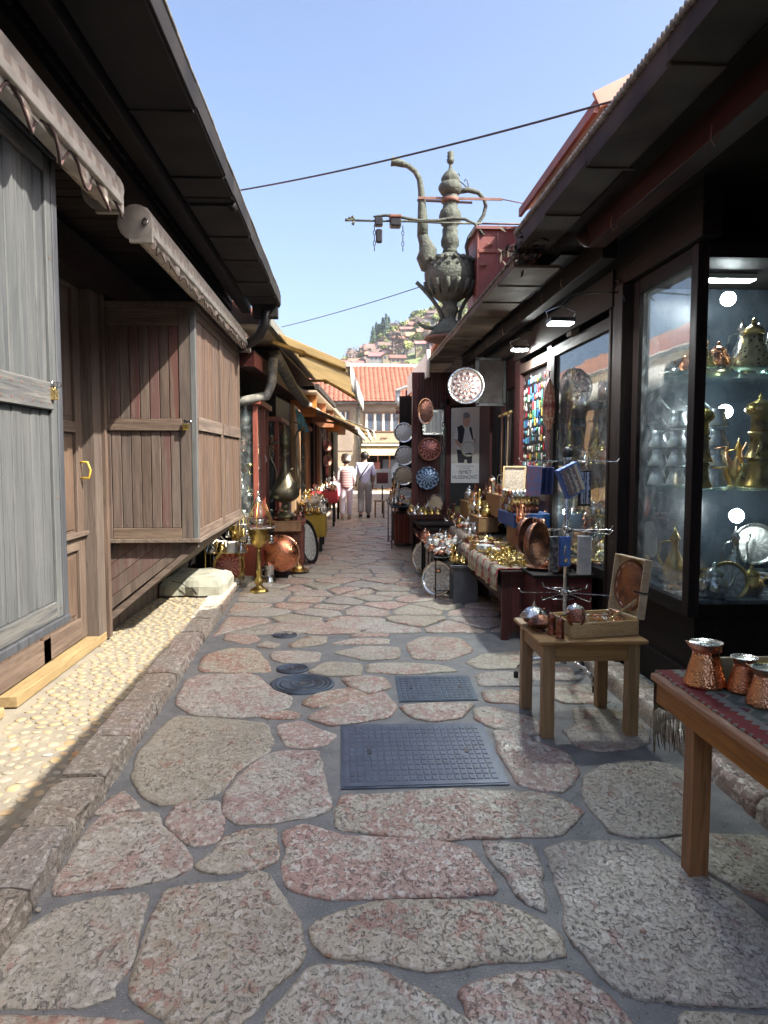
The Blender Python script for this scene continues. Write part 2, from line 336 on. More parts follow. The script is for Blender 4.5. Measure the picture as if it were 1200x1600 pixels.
# ---------------------------------------------------------------- STREET: mortar bed, stones traced from the photograph, manhole covers
g=M(); g.add([(-60,-12,0),(60,-12,0),(60,260,0),(-60,260,0)],[[0,1,2,3]]); street=g.build('street',MAT['mortar']); tag(street,kind='structure')
TR=[]
def tr(ox,oy,s,*polys):
    for p in polys: TR.append([atz(ox+x/s,oy+y/s,0).xy for x,y in p])
tr(0,1100,2,
 [(545,40),(700,50),(835,65),(850,120),(830,155),(745,205),(690,275),(640,300),(510,320),(450,290),(415,235),(440,150),(490,90)],
 [(860,155),(995,150),(1005,200),(1020,280),(1035,330),(960,355),(830,375),(740,375),(705,350),(705,290),(740,240),(800,180)],
 [(550,325),(600,308),(680,308),(692,345),(688,425),(650,440),(600,445),(545,400),(517,365)],
 [(740,400),(860,393),(865,490),(800,520),(700,528),(625,520),(612,505),(680,460),(700,425)],
 [(330,350),(490,345),(500,385),(560,440),(590,480),(590,515),(540,545),(420,565),(280,585),(180,600),(175,560),(230,480),(270,400)],
 [(380,275),(425,315),(425,330),(340,345),(300,345),(340,300)],
 [(460,595),(430,700),(400,820),(350,880),(350,920),(250,940),(100,945),(-60,945),(-120,880),(0,790),(80,710),(200,640),(300,615)],
 [(800,528),(840,540),(880,620),(930,700),(945,780),(900,840),(850,880),(800,950),(720,1010),(560,1010),(480,960),(415,910),(415,860),(450,760),(480,660),(520,590),(650,570),(740,560)],
 [(990,822),(1100,830),(1200,850),(1320,900),(1380,950),(1500,1020),(1450,1120),(1000,1160),(800,1080),(850,970),(900,920),(950,850)],
 [(960,378),(1010,395),(1080,418),(1200,425),(1350,425),(1460,455),(1510,510),(1545,590),(1440,600),(1200,605),(1000,605),(930,590),(900,565),(888,520),(900,470),(890,400)],
 [(1070,285),(1200,280),(1400,270),(1560,275),(1680,280),(1750,300),(1820,340),(1790,370),(1750,410),(1600,418),(1400,425),(1300,420),(1200,412),(1060,395),(1055,340)],
 [(1000,680),(1080,650),(1200,620),(1400,615),(1560,625),(1680,680),(1740,720),(1760,790),(1700,800),(1500,810),(1350,835),(1240,805),(1100,800),(1040,790),(990,750),(975,705)],
 [(1510,437),(1580,440),(1660,445),(1680,510),(1690,570),(1710,650),(1640,620),(1610,590),(1580,530),(1530,480)],
 [(870,70),(940,55),(1000,85),(1048,100),(1010,130),(950,140),(900,135),(880,100)],
 [(820,40),(890,22),(940,35),(920,48),(840,50)],
 [(960,45),(1060,0),(1200,-40),(1240,10),(1210,45),(1100,62),(1040,70)],
 [(-300,985),(-100,975),(200,985),(440,995),(420,1060),(200,1120),(-300,1130)])
tr(600,1100,2,
 [(500,455),(560,435),(650,432),(740,430),(830,450),(900,485),(960,520),(1100,600),(1180,680),(1240,740),(1300,800),(1300,930),(1100,940),(900,930),(800,915),(720,880),(660,820),(600,750),(570,700),(575,650),(550,580),(530,530)],
 [(340,85),(430,90),(480,125),(570,160),(605,210),(590,250),(555,275),(480,270),(420,250),(390,200),(360,150)],
 [(630,230),(680,195),(780,180),(880,190),(960,230),(980,330),(950,400),(860,415),(780,418),(700,400),(690,370),(640,320),(625,280)],
 [(275,880),(400,850),(520,840),(600,850),(680,900),(720,950),(760,1000),(760,1060),(400,1120),(270,1060),(260,940),(245,915)],
 [(870,430),(960,420),(1060,410),(1200,420),(1260,500),(1260,640),(1150,600),(1040,540),(940,480)],
 [(940,970),(1080,985),(1300,980),(1400,1150),(900,1120)],
 [(560,80),(640,60),(700,50),(800,60),(830,120),(780,140),(680,150),(600,130)],
 [(280,20),(330,12),(440,40),(490,60),(495,95),(430,95),(340,75),(290,50)],
 [(50,10),(150,0),(280,0),(240,45),(160,55),(90,45)])
tr(200,900,2,
 [(150,400),(180,330),(230,310),(400,310),(450,360),(510,380),(500,410),(430,440),(330,445),(200,435)],
 [(240,250),(330,225),(400,230),(440,275),(445,300),(350,305),(220,300)],
 [(560,300),(620,270),(730,275),(725,315),(620,315)],[(750,275),(850,270),(980,280),(1030,300),(880,308),(745,303)],
 [(540,400),(600,365),(700,350),(750,375),(700,395),(590,415)],[(670,325),(740,315),(800,320),(820,350),(760,370),(700,350)],
 [(640,240),(740,222),(850,225),(845,260),(740,265)],[(870,215),(920,190),(1040,195),(1080,235),(1000,265),(890,260)],
 [(450,240),(530,235),(600,240),(590,270),(500,275),(450,262)],[(1055,270),(1110,245),(1200,240),(1260,260),(1250,290),(1100,293)],
 [(1090,310),(1160,300),(1260,310),(1260,345),(1100,345)],[(1110,360),(1200,355),(1260,380),(1230,400),(1120,395)],
 [(500,215),(560,190),(620,190),(615,215),(520,225)],[(640,210),(720,195),(815,200),(810,215),(650,215)],[(690,190),(740,175),(810,175),(815,190)],
 [(300,200),(310,180),(380,170),(410,200),(370,215)],[(400,220),(430,205),(475,215),(450,228)],[(620,145),(720,128),(800,135),(800,160),(720,172),(640,165)],
 [(420,160),(480,145),(600,140),(620,160),(560,178),(430,178)])
TR+= [[(a,b) for a,b in p] for p in (
 [(1.32,4.0),(1.62,3.95),(1.68,4.35),(1.4,4.4)],[(1.25,5.0),(1.6,4.95),(1.66,5.3),(1.28,5.28)],[(1.2,5.4),(1.62,5.38),(1.66,5.75),(1.25,5.72)],[(1.35,4.5),(1.66,4.47),(1.68,4.85),(1.34,4.9)],
 [(-1.6,-.9),(-.4,-.9),(-.5,-.1),(-1.5,-.1)],[(-.3,-.9),(.9,-.9),(.9,-.1),(-.3,-.1)],[(.5,.2),(1.6,.1),(1.6,.75),(.6,.8)],[(-1.,.25),(.35,.2),(.3,.7),(-.9,.8)])]
MH=[]  # manhole outlines in plan
def rectz(*p): return [atz(u,v,0).xy for u,v in p]
MH.append(rectz((537,1135),(750,1133),(790,1225),(538,1232))); MH.append(rectz((619,1059),(730,1057),(745,1094),(626,1097)))
def inpoly(p,x,y):
    c=False;n=len(p)
    for i in range(n):
        x1,y1=p[i];x2,y2=p[i-1]
        if (y1>y)!=(y2>y) and x<(x2-x1)*(y-y1)/(y2-y1)+x1: c=not c
    return c
def clip(poly,m,d):
    out=[]
    for i in range(len(poly)):
        a,b=poly[i-1],poly[i]; da=(a[0]-m[0])*d[0]+(a[1]-m[1])*d[1]; db=(b[0]-m[0])*d[0]+(b[1]-m[1])*d[1]
        if (da<0)!=(db<0): t=da/(da-db); out.append((a[0]+(b[0]-a[0])*t,a[1]+(b[1]-a[1])*t))
        if db<0: out.append(b)
    return out
# beyond the traced ones: irregular courses across the street
def kerbx(y): return -1.09-.031*(y-2.3) if y<8.7 else -1.29+bend(y)
seeds=[];y=6.42;rr=random.Random(5)
while y<60:
    h=rr.uniform(.26,.40)*(1 if y<20 else 1.5); x=kerbx(y)+.05+rr.uniform(0,.2); xr=(1.75 if y<11 else 1.25+bend(y) if y<30 else 3.2)+.3
    while x<xr:
        w=rr.uniform(.34,.72); seeds.append((x+w/2,y+h/2+rr.uniform(-.12,.12))); x+=w
    y+=h
def vorocell(i,gap):
    p=seeds[i]; poly=[(p[0]-.7,p[1]-.6),(p[0]+.7,p[1]-.6),(p[0]+.7,p[1]+.6),(p[0]-.7,p[1]+.6)]
    for q in seeds[max(0,i-26):i+26]:
        if q is p: continue
        d=(q[0]-p[0],q[1]-p[1]); L=math.hypot(*d)
        if L>1.6 or L<1e-6: continue
        m=((p[0]+q[0])/2-d[0]/L*gap,(p[1]+q[1])/2-d[1]/L*gap); poly=clip(poly,m,d)
        if len(poly)<3: return None
    kx=kerbx(p[1])+.07; poly=clip(poly,(kx,0),(-1,0)); poly=clip(poly,(0,6.40),(0,-1)) if len(poly)>2 else poly
    return poly if len(poly)>2 else None
cells=[vorocell(i,.014+.010*(i*37%5)/5) for i in range(len(seeds))]; cells=[c for c in cells if c]
def chaikin(p,k=1):
    for _ in range(k):
        q=[]
        for i in range(len(p)):
            a,b=p[i],p[(i+1)%len(p)]; q+=[(a[0]*.88+b[0]*.12,a[1]*.88+b[1]*.12),(a[0]*.12+b[0]*.88,a[1]*.12+b[1]*.88)]
        p=q
    return p
def resample(p,s):
    out=[]
    for i in range(len(p)):
        a,b=p[i],p[(i+1)%len(p)]; L=math.hypot(b[0]-a[0],b[1]-a[1]); n=max(1,round(L/s))
        out+=[(a[0]+(b[0]-a[0])*t/n,a[1]+(b[1]-a[1])*t/n) for t in range(n)]
    return out
def stone_mesh(poly,step,jit,top=.009):
    """a split stone: irregular outline, rounded worn edge, chiselled top"""
    poly=resample(chaikin(poly,1),step*1.1); n=len(poly); P=np.array(poly,float)
    area=sum(P[i-1][0]*P[i][1]-P[i][0]*P[i-1][1] for i in range(n))
    if area<0: P=P[::-1].copy()
    for i in range(n):
        a=noise.noise((P[i][0]*9,P[i][1]*9,1.3))*jit+noise.noise((P[i][0]*34,P[i][1]*34,7.3))*jit*.5; b=noise.noise((P[i][0]*9,P[i][1]*9,5.7))*jit+noise.noise((P[i][0]*34,P[i][1]*34,2.7))*jit*.5
        P[i]+=(a,b)
    c=P.mean(0); x0,y0=P.min(0); x1,y1=P.max(0)
    pts=[]
    if step<.06:
        gx,gy=np.meshgrid(np.arange(x0,x1,step),np.arange(y0,y1,step)); G=np.stack([gx.ravel(),gy.ravel()],1); rg=np.random.RandomState(3); G+=rg.uniform(-.3,.3,G.shape)*step
        A=P; B=np.roll(P,-1,0); AB=B-A; L2=(AB**2).sum(1)+1e-12
        d=np.full(len(G),9.); ins=np.zeros(len(G),bool)
        for a,ab,l2,b in zip(A,AB,L2,B):
            t=np.clip(((G-a)@ab)/l2,0,1); d=np.minimum(d,np.hypot(*(G-a-t[:,None]*ab).T))
            cr=(a[1]>G[:,1])!=(b[1]>G[:,1]); 
            if abs(b[1]-a[1])>1e-9: ins^=cr&(G[:,0]<(b[0]-a[0])*(G[:,1]-a[1])/(b[1]-a[1])+a[0])
        keep=ins&(d>step*.6); pts=[(G[i],d[i]) for i in np.nonzero(keep)[0]]
    vs=[Vector((p[0],p[1])) for p in P]+[Vector(p) for p,_ in pts]
    n=len(P)
    if pts:
        V2,_,F2,_,_,_=geometry.delaunay_2d_cdt(vs,[],[list(range(n))],1,1e-6)
        if len(V2)!=len(vs): V2=V2
        F2=[list(f) for f in F2]
    else: V2=vs; F2=[list(range(n))]
    dd=[0.]*n+[q[1] for q in pts]; dd+= [0.]*(len(V2)-len(dd))
    rng=random.Random(int(c[0]*1000+c[1]*77)); tz=top+rng.uniform(-.003,.004); tx=rng.uniform(-.008,.008); ty=rng.uniform(-.008,.008)
    out=[]
    for v,d in zip(V2,dd):
        e=min(1,d/.016); z=tz*(.55+.45*(e*(2-e)))+tx*(v[0]-c[0])+ty*(v[1]-c[1])
        if pts: z+=noise.noise((v[0]*4,v[1]*4,3))*.004+ (noise.noise((v[0]*16,v[1]*16,9))*.004+noise.noise((v[0]*44,v[1]*44,9))*.0042)*min(1,d/.02)
        out.append((v[0]-c[0],v[1]-c[1],z))
    b=len(out); out+=[(P[i][0]-c[0]+ (P[i][0]-c[0])*.006,P[i][1]-c[1],-.012) for i in range(n)]
    fs=F2+[[i,b+i,b+(i+1)%n,(i+1)%n] for i in range(n)]
    m=M(); m.add(out,fs,False); m.sm=[len(f)<=3 and bool(pts) for f in fs]; return m,Vector((c[0],c[1],0))
count=0
for p in TR:
    cc=(sum(q[0] for q in p)/len(p),sum(q[1] for q in p)/len(p)); p=[(q[0]+(q[0]-cc[0])/max(.05,math.hypot(q[0]-cc[0],q[1]-cc[1]))*.015,q[1]+(q[1]-cc[1])/max(.05,math.hypot(q[0]-cc[0],q[1]-cc[1]))*.015) for q in p]
    cy_=sum(q[1] for q in p)/len(p); m,c=stone_mesh(p,.013 if cy_<3.2 else .019 if cy_<4.6 else .03,.010)
    m.build('stone',MAT['stone'],street,c); count+=1
cells.sort(key=lambda p:sum(q[1] for q in p)/len(p)); rest=M()
for p in cells:
    ymean=sum(q[1] for q in p)/len(p)
    if count<298:
        m,c=stone_mesh(p,.035 if ymean<9 else .07,.016,.012); m.build('stone',MAT['stone'],street,c); count+=1
    else:
        m,c=stone_mesh(p,.12,.01,.012); rest.add([Vector(v)+c for v in m.v],m.f)
o=rest.build('far_stones',MAT['stone'],street); o['kind']='stuff'
# small stones and crumbs in the joints
for k,(u,v) in enumerate([(60,1426),(86,1427),(240,1290),(1005,1460),(1010,1505)]):
    m=M().sph((0,0,.01),.011,6,.6); m.build('stone',MAT['stone'],street,atz(u,v,0),(0,0,k))
gr=M(); gg=random.Random(8)
def near_stone(x,y): return any(inpoly(p,x,y) for p in TR)
TRB=[(min(q[0] for q in p),max(q[0] for q in p),min(q[1] for q in p),max(q[1] for q in p),p) for p in TR]
for _ in range(5200):
    x,y=gg.uniform(-1.15,1.76),1.3+gg.random()**1.5*3.6
    if any(a<x<b and c<y<d and inpoly(p,x,y) for a,b,c,d,p in TRB) or any(inpoly(p,x,y) for p in MH): continue
    r_=gg.uniform(.0015,.0045)*(1 if gg.random()<.96 else 2.2); a=gg.uniform(0,6.28); z=.0005
    P_=[(x+r_*math.cos(a+k*2.09)*gg.uniform(.7,1.3),y+r_*math.sin(a+k*2.09)*gg.uniform(.7,1.3),z) for k in range(3)]; gr.add(P_+[(x,y,z+r_*.9)],[[0,1,3],[1,2,3],[2,0,3]])
o=gr.build('joint_grit',simple('joint_grit',(.50,.46,.40),(.22,.21,.20),90,.8,0,0,30,0),street); o['kind']='stuff'
# manhole covers
def plan_xy(quad): c=sum((Vector(q) for q in quad),Vector((0,0)))/4; return c
def cover(quad,label,nx,ny,edge=.03):
    c=plan_xy(quad); q=[Vector(a)-c for a in quad]; t=thing('manhole_cover',label,'manhole cover',(c.x,c.y,0))
    m=M(); m.prism([tuple(a*1.04) for a in q][::-1],-.01,.006); m.build('frame',MAT['iron'],t)
    p=M(); 
    m=M(); m.prism([tuple(a) for a in q][::-1],-.01,.009); m.build('plate',MAT['iron'],t)
    s=M(); P=lambda a,b:(q[0]*(1-a)*(1-b)+q[1]*a*(1-b)+q[2]*a*b+q[3]*(1-a)*b)
    for i in range(nx):
        for j in range(ny):
            if (i,j) in((nx//6,ny//2),(nx*5//6,ny//2)): continue
            a0,a1=(edge+(1-2*edge)*(i+.09)/nx,edge+(1-2*edge)*(i+.91)/nx); b0,b1=(edge*1.5+(1-3*edge)*(j+.09)/ny,edge*1.5+(1-3*edge)*(j+.91)/ny)
            cs=[P(a0,b0),P(a1,b0),P(a1,b1),P(a0,b1)]
            m2=[(v.x,v.y,.009) for v in cs]+[((v*.9+(cs[(k+2)%4])*.1).x,(v*.9+(cs[(k+2)%4])*.1).y,.0125) for k,v in enumerate(cs)]
            s.add(m2,[[7,6,5,4]]+[[(k+1)%4,k,4+k,4+(k+1)%4][::1] for k in range(4)])
    for f in s.f: pass
    o=s.build('raised_grid',MAT['iron'],t); o['kind']='stuff'
    for a in(.17,.83):
        v=P(a,.5); M().bx(v.x-.012,v.x+.012,v.y-.03,v.y+.03,.009,.013).build('lifting_slot',MAT['black'],t)
    return t
cover(MH[0],'large rectangular iron manhole cover with a grid of small squares','manhole',0) if False else cover(MH[0],'large rectangular blue-grey iron manhole cover with a grid of small raised squares',20,12)
cover(MH[1],'smaller rectangular iron manhole cover beyond the large gridded one',14,9)
def rcover(u,v,r,label):
    t=thing('manhole_cover',label,'manhole cover',atz(u,v,0)); M().lathe([(r*1.08,-.01),(r*1.08,.010),(r*.98,.014),(r*.96,.010),(1e-4,.0101)],32).build('frame',MAT['iron'],t)
    m=M()
    for k in (1,3,4):
        q=r*(.15+.17*k); m.lathe([(q,.006),(q+.004,.0125),(q+r*.08,.0125),(q+r*.09,.006)],32)
    m.build('raised_rings',MAT['iron'],t); M().bx(-.02,.02,-.012,.012,.0125,.0145).build('lifting_plate',MAT['steel'],t); return t
rcover(472,1070,.205,'round iron manhole cover with ring pattern near the left kerb')
rcover(457,1046,.11,'small round iron valve cover beside the round manhole cover')
rcover(445,993,.10,'small dark round valve cover farther up the street')
# ---------------------------------------------------------------- LEFT PAVEMENT, kerb stones, pebbles
g=M(); g.prism([(-2.6,-1),(kerbx(-1)-.16,-1),(kerbx(8.8)-.16,8.8),(-2.6,8.8)],-.02,.09); pave=g.build('pavement',MAT['paving_mortar']); tag(pave,kind='structure')
g=M(); g.prism([(-2.6,8.8),(-1.2,8.8),(-1.15+bend(30),30),(-2.6,30)],-.02,.06); o=g.build('pavement',MAT['paving_mortar']); tag(o,kind='structure')
kr=random.Random(3); y=-.6; kys=[]
kb=[(150,1222),(160,1055)]
ks=[-.6,0,.55,1.05,1.55,2.02,2.46,2.9,3.36,3.84,4.4,5.0,5.5,6.2,6.7,7.3,7.9,8.4,8.9]
for i in range(len(ks)-1):
    y0,y1=ks[i]+.006,ks[i+1]-.006; m=M(); n=22; vs=[];fs=[]; wj=kr.uniform(-.012,.016); hz=.098+kr.uniform(-.006,.01)
    prof=[(-.19,-.01),(-.19,hz-.004),(-.182,hz),(-.11,hz+.001),(-.055,hz+.001),(-.012,hz-.002),(.0,hz-.012),(.003,.06),(.008,.03),(.012,-.01)]
    cm=(y0+y1)/2; cx=kerbx(cm)
    for j in range(n+1):
        yy=y0+(y1-y0)*j/n; e=min(1,min(j,n-j)/.9)
        for k,(a,b) in enumerate(prof):
            nx=noise.noise((yy*6,k*.7,i*3.1))*.012+noise.noise((yy*19,k*1.3,i*3.1+5))*.012 if k>3 else noise.noise((yy*9,k*.7,i))*.004
            nz=noise.noise((yy*6,k*.9,i*3.1+9))*.009+noise.noise((yy*25,k*.9,i*3.1+9))*.004
            vs.append((kerbx(yy)-cx+a+nx+wj*(k>3),yy-cm,b+(nz if b>.02 else 0)-(1-e)*.008*(b>.05)))
    K=len(prof); fs=[[j*K+k,j*K+k+1,(j+1)*K+k+1,(j+1)*K+k] for j in range(n) for k in range(K-1)]+[list(range(K))[::-1],[n*K+k for k in range(K)]]
    m.add(vs,fs,False); m.sm[-1]=m.sm[-2]=False; m.build('kerb_stone',MAT['kerb'],pave,(cx,cm,0))
cobs=[M().sph((0,0,0),1,5,.5).mesh('cobble',MAT['pebble']) for _ in range(3)]
for k,me in enumerate(cobs):
    for v in me.vertices:
        s=1+.22*noise.noise(v.co*1.4+Vector((k*9,0,0))); v.co=v.co*s
pts=[];cr=random.Random(11)
def scatter(x0,x1,y0,y1,dmin,tries,avoid=lambda x,y:False):
    P=[];G={}
    for _ in range(tries):
        x,y=cr.uniform(x0,x1),cr.uniform(y0,y1); d=dmin*cr.uniform(.85,1.5)
        if avoid(x,y): continue
        i,j=int(x/.15),int(y/.15)
        if any((a-x)**2+((b-y)*1.0)**2<((d+e)/2)**2 for di in(-1,0,1) for dj in(-1,0,1) for (a,b,e) in G.get((i+di,j+dj),())): continue
        G.setdefault((i,j),[]).append((x,y,d)); P.append((x,y,d))
    return P
pl=scatter(-1.97,-1.27,1.6,8.0,.055,30000,lambda x,y:x>kerbx(y)-.2 or (x<-1.86 and 3.6<y<5.7))
pl.sort(key=lambda p:p[1]); stuff=M(); n=0
for (x,y,d) in pl:
    a=cr.uniform(0,PI); sx,sy=d*.50,d*cr.uniform(.34,.46)
    if n<290:
        o=put('cobble',cobs[n%3],pave,(x,y,.09),(cr.uniform(-.12,.12),cr.uniform(-.12,.12),a)); o.scale=(sx,sy,sx*.36); n+=1
    else:
        stuff.T=Matrix.Translation((x,y,.09))@Matrix.Rotation(a,4,'Z')@Matrix.Diagonal((sx,sy,sx*.34,1)); stuff.sph((0,0,0),1,4,.5)
o=stuff.build('far_pebbles',MAT['pebble'],pave); o['kind']='stuff'
# ---------------------------------------------------------------- RIGHT PAVEMENT
rk=lambda y:1.76
g=M(); g.prism([(rk(0)+.17,-1),(6,-1),(6,11.2),(rk(0)+.12,11.2)],-.02,.085); paver=g.build('pavement',MAT['pav_grey']); tag(paver,kind='structure')
kr=random.Random(9); y=-.3; i=0
while y<10.6:
    L=kr.uniform(.38,.6); m=M(); n=10; vs=[]; hz=.10+kr.uniform(-.01,.012)
    prof=[(.19,-.01),(.19,hz-.005),(.17,hz),(.10,hz+.002),(.04,hz),(.012,hz-.012),(0,hz-.035),(-.004,.04),(-.008,-.01)]
    for j in range(n+1):
        yy=.005+(L-.01)*j/n
        for k,(a,b) in enumerate(prof): vs.append((a+noise.noise((y+yy*9,k*.8,4))*.014,yy,b+(noise.noise((y+yy*7,k,8))*.008 if b>.02 else 0)))
    K=len(prof); m.add(vs,[[j*K+k,(j+1)*K+k,(j+1)*K+k+1,j*K+k+1] for j in range(n) for k in range(K-1)]+[list(range(K)),[n*K+k for k in range(K)][::-1]],True)
    m.build('kerb_stone',MAT['kerb'],paver,(rk(y),y,0)); y+=L; i+=1
cobd=[]
for me in cobs: c=me.copy(); c.materials.clear(); c.materials.append(MAT['cob_dark']); cobd.append(c)
pl=scatter(1.95,2.9,2.3,6.4,.078,7000); pl.sort(key=lambda p:p[1])
for n,(x,y,d) in enumerate(pl[:280]):
    o=put('cobble',cobd[n%3],paver,(x,y,.085),(0,0,cr.uniform(0,PI))); o.scale=(d*.5,d*.42,d*.24)
# ================================================================ LEFT: wooden workshop row with overhanging shutter bays
def tiles(parent,x0,z0,x1,z1,y0,y1,mat,name='roof_tiles',pitch=.21,row=.33,far=False):
    """one curved-tile roof slope rising from (x0,z0) to (x1,z1), between y0 and y1"""
    m=M(); L=math.hypot(x1-x0,z1-z0); ux,uz=(x1-x0)/L,(z1-z0)/L; nx,nz=-uz,ux
    if nz<0: nx,nz=-nx,-nz
    nr=int(L/row); nc=int((y1-y0)/pitch); rg=random.Random(4)
    for r in range(nr):
        for c in range(nc):
            y=y0+(c+.5)*pitch; a=r*row-.03; b=(r+1)*row+.03; j=rg.uniform(-.008,.012)
            vs=[]
            for (s,h) in((a,.035+j),(b,.008+j)):
                for k in range(4 if far else 5):
                    t=k/(3 if far else 4)*2-1; hh=h+.05*(1-t*t); vs.append((x0+ux*s+nx*hh,y+t*pitch*.5,z0+uz*s+nz*hh))
            K=4 if far else 5
            m.add(vs,[[k,k+1,K+k+1,K+k] for k in range(K-1)]+[list(range(K))],True)
    o=m.build(name,mat,parent,world=True); o['kind']='stuff'; return o
shop=thing('wooden_workshop','long brown wooden workshop with closed shutter bays under a deep dark eave','shop',(-2.6,3.5,0))
def B(name,mat,x0,x1,y0,y1,z0,z1,parent=shop,ch=.003): return pb(name,MAT[mat],parent,x0,x1,y0,y1,z0,z1,ch)
WX=-1.97
M().bx(-4.6,WX-.08,-9,8.6,-.02,3.15).build('wall',MAT['dark'],shop,world=True)
# eave: box gutter, inner beam, boarded soffit, fascia, roof
ez=3.18; ex=-.70
def eave_segments(name,mat,parent,x_out,x_in,z,cuts,dz=0,lip=.11):
    for i in range(len(cuts)-1):
        y0,y1=cuts[i],cuts[i+1]; m=M(); jt=(i%2)*.012-.006
        m.beam(((x_out+x_in)/2,y0-.015,z+jt),((x_out+x_in)/2,y1+.015,z+jt+dz),abs(x_in-x_out)+jt,.022)
        s=-1 if x_out>x_in else 1
        m.beam((x_out,y1,z-.014+jt),(x_in,y1,z-.014+jt),.022,.012,up=(0,0,1))
        m.bx(x_out-.012*(-s)-.01,x_out+.012,y0,y1,z+.0+jt,z+lip+jt); m.build(name,mat,parent,world=True)
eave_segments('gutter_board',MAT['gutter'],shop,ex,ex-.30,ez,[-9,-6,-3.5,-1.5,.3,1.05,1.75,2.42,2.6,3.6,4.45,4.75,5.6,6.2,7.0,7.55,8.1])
M().tube([(ex+.006,y/4,ez+.125+.006*math.sin(y*1.7)) for y in range(-36,33)],.011,6).build('roof_edge',MAT['edge'],shop,world=True)
for (y) in (1.72,4.9): # gutter straps
    m=M(); m.beam((ex-.29,y,ez-.016),(ex-.02,y,ez-.016),.05,.02); m.tube([(ex-.02,y-.028,ez-.02),(ex-.02,y+.028,ez-.02)],.03,8); m.build('gutter_strap',MAT['gutter'],shop,world=True)
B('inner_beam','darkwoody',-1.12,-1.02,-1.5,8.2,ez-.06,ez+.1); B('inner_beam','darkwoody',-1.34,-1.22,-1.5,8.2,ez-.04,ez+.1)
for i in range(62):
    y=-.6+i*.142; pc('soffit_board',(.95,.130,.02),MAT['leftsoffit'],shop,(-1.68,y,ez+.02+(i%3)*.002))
tiles(shop,ex-.16,ez+.16,-3.9,ez+1.93,-9,8.2,MAT['tile'])
B('roof_deck','darkwood',-3.9,ex-.05,-1.6,8.2,ez+.12,ez+.15)
m=M(); m.add([(ex-.02,-9,ez+.13),(ex-.02,8.25,ez+.13),(-4.0,8.25,ez+1.9),(-4.0,-9,ez+1.9)],[[0,1,2,3]]); m.build('roof',MAT['tile'],shop,world=True)
m=M(); m.prism([(-4.6,-9),(-2,-9),(-2,8.2),(-4.6,8.2)],3.1,3.18); m.build('ceiling',MAT['dark'],shop,world=True)
# ---- grey bay (front and near): face X=-1.2
def bay(xf,y0,y1,z0,z1,cols,pmat,rmat,fmat,zr,near=True,nearboards=0,topm='darkwoody'):
    """projecting bay: long street face with shutter leaves of boards, near and far end faces"""
    M().bx(WX+.02,xf-.05,y0+.05,y1-.05,z0+.03,z1-.02).build('bay_box',MAT['dark'],shop,world=True)
    w=(y1-y0)/cols
    for c in range(cols):
        a=y0+c*w; b=a+w
        B('stile',fmat,xf-.035,xf+.004,a+.002,a+.06,z0,z1); B('stile',fmat,xf-.035,xf+.004,b-.06,b-.002,z0,z1)
        B('rail',rmat,xf-.035,xf+.002,a+.06,b-.06,z0,z0+.07); B('rail',rmat,xf-.035,xf+.002,a+.06,b-.06,z1-.07,z1); B('rail',rmat,xf-.035,xf+.014,a+.06,b-.06,zr-.055,zr+.055)
        for (p,q) in((z0+.07,zr-.055),(zr+.055,z1-.07)):
            n=max(3,round((w-.12)/.085)); bw=(w-.12)/n
            for k in range(n): B('board',pmat,xf-.034,xf-.012+.002*((k*7+c)%3),a+.06+k*bw+.002,a+.06+(k+1)*bw-.002,p,q,ch=.004)
bay(-1.2,.55,3.15,.885,2.76,2,'greywood','greywoodh','greywood',1.80)
B('corner_post','greydark',-1.25,-1.192,3.15,3.20,.86,2.79); B('bay_bottom','greydark',-1.97,-1.185,.5,3.2,.85,.883); B('bay_top','greydark',-1.97,-1.185,.5,3.2,2.765,2.80)
for k in range(9): B('end_board','brownwood',-1.96+k*.078,-1.96+k*.078+.075,3.16,3.19,.89,2.76)
# ---- brown bay: street face and camera-facing end face
BY=6.04; BE=8.5
bay(-1.2,BY,BE,.90,2.74,2,'warmwood','brownraily','warmwood',1.83)
B('corner_post','greywood',-1.235,-1.192,BY-.03,BY+.012,.88,2.76); B('bay_top','brownraily',-1.98,-1.18,BY-.04,BE+.03,2.742,2.785); B('bay_bottom','brownraily',-1.98,-1.175,BY-.045,BE+.03,.868,.90)
yf=BY-.028
def E(name,mat,x0,x1,z0,z1,th=.026,off=0): return B(name,mat,x0,x1,yf-off,yf-off+th,z0,z1)
E('stile','brownwood',-1.962,-1.875,.90,2.74); E('stile','brownwood',-1.325,-1.236,.90,2.74)
E('rail','brownrail',-1.873,-1.327,.90,.985); E('rail','brownrail',-1.873,-1.327,2.60,2.74); E('rail','brownrail',-1.90,-1.31,1.77,1.865,off=.014)
nb=7; bw=(1.873-1.327)/nb
for (p,q) in((.987,1.768),(1.867,2.598)):
    for k in range(nb): E('board','brownwood',-1.872+k*bw+.002,-1.872+(k+1)*bw-.003,p,q,.02,-.006-.003*(k%2))
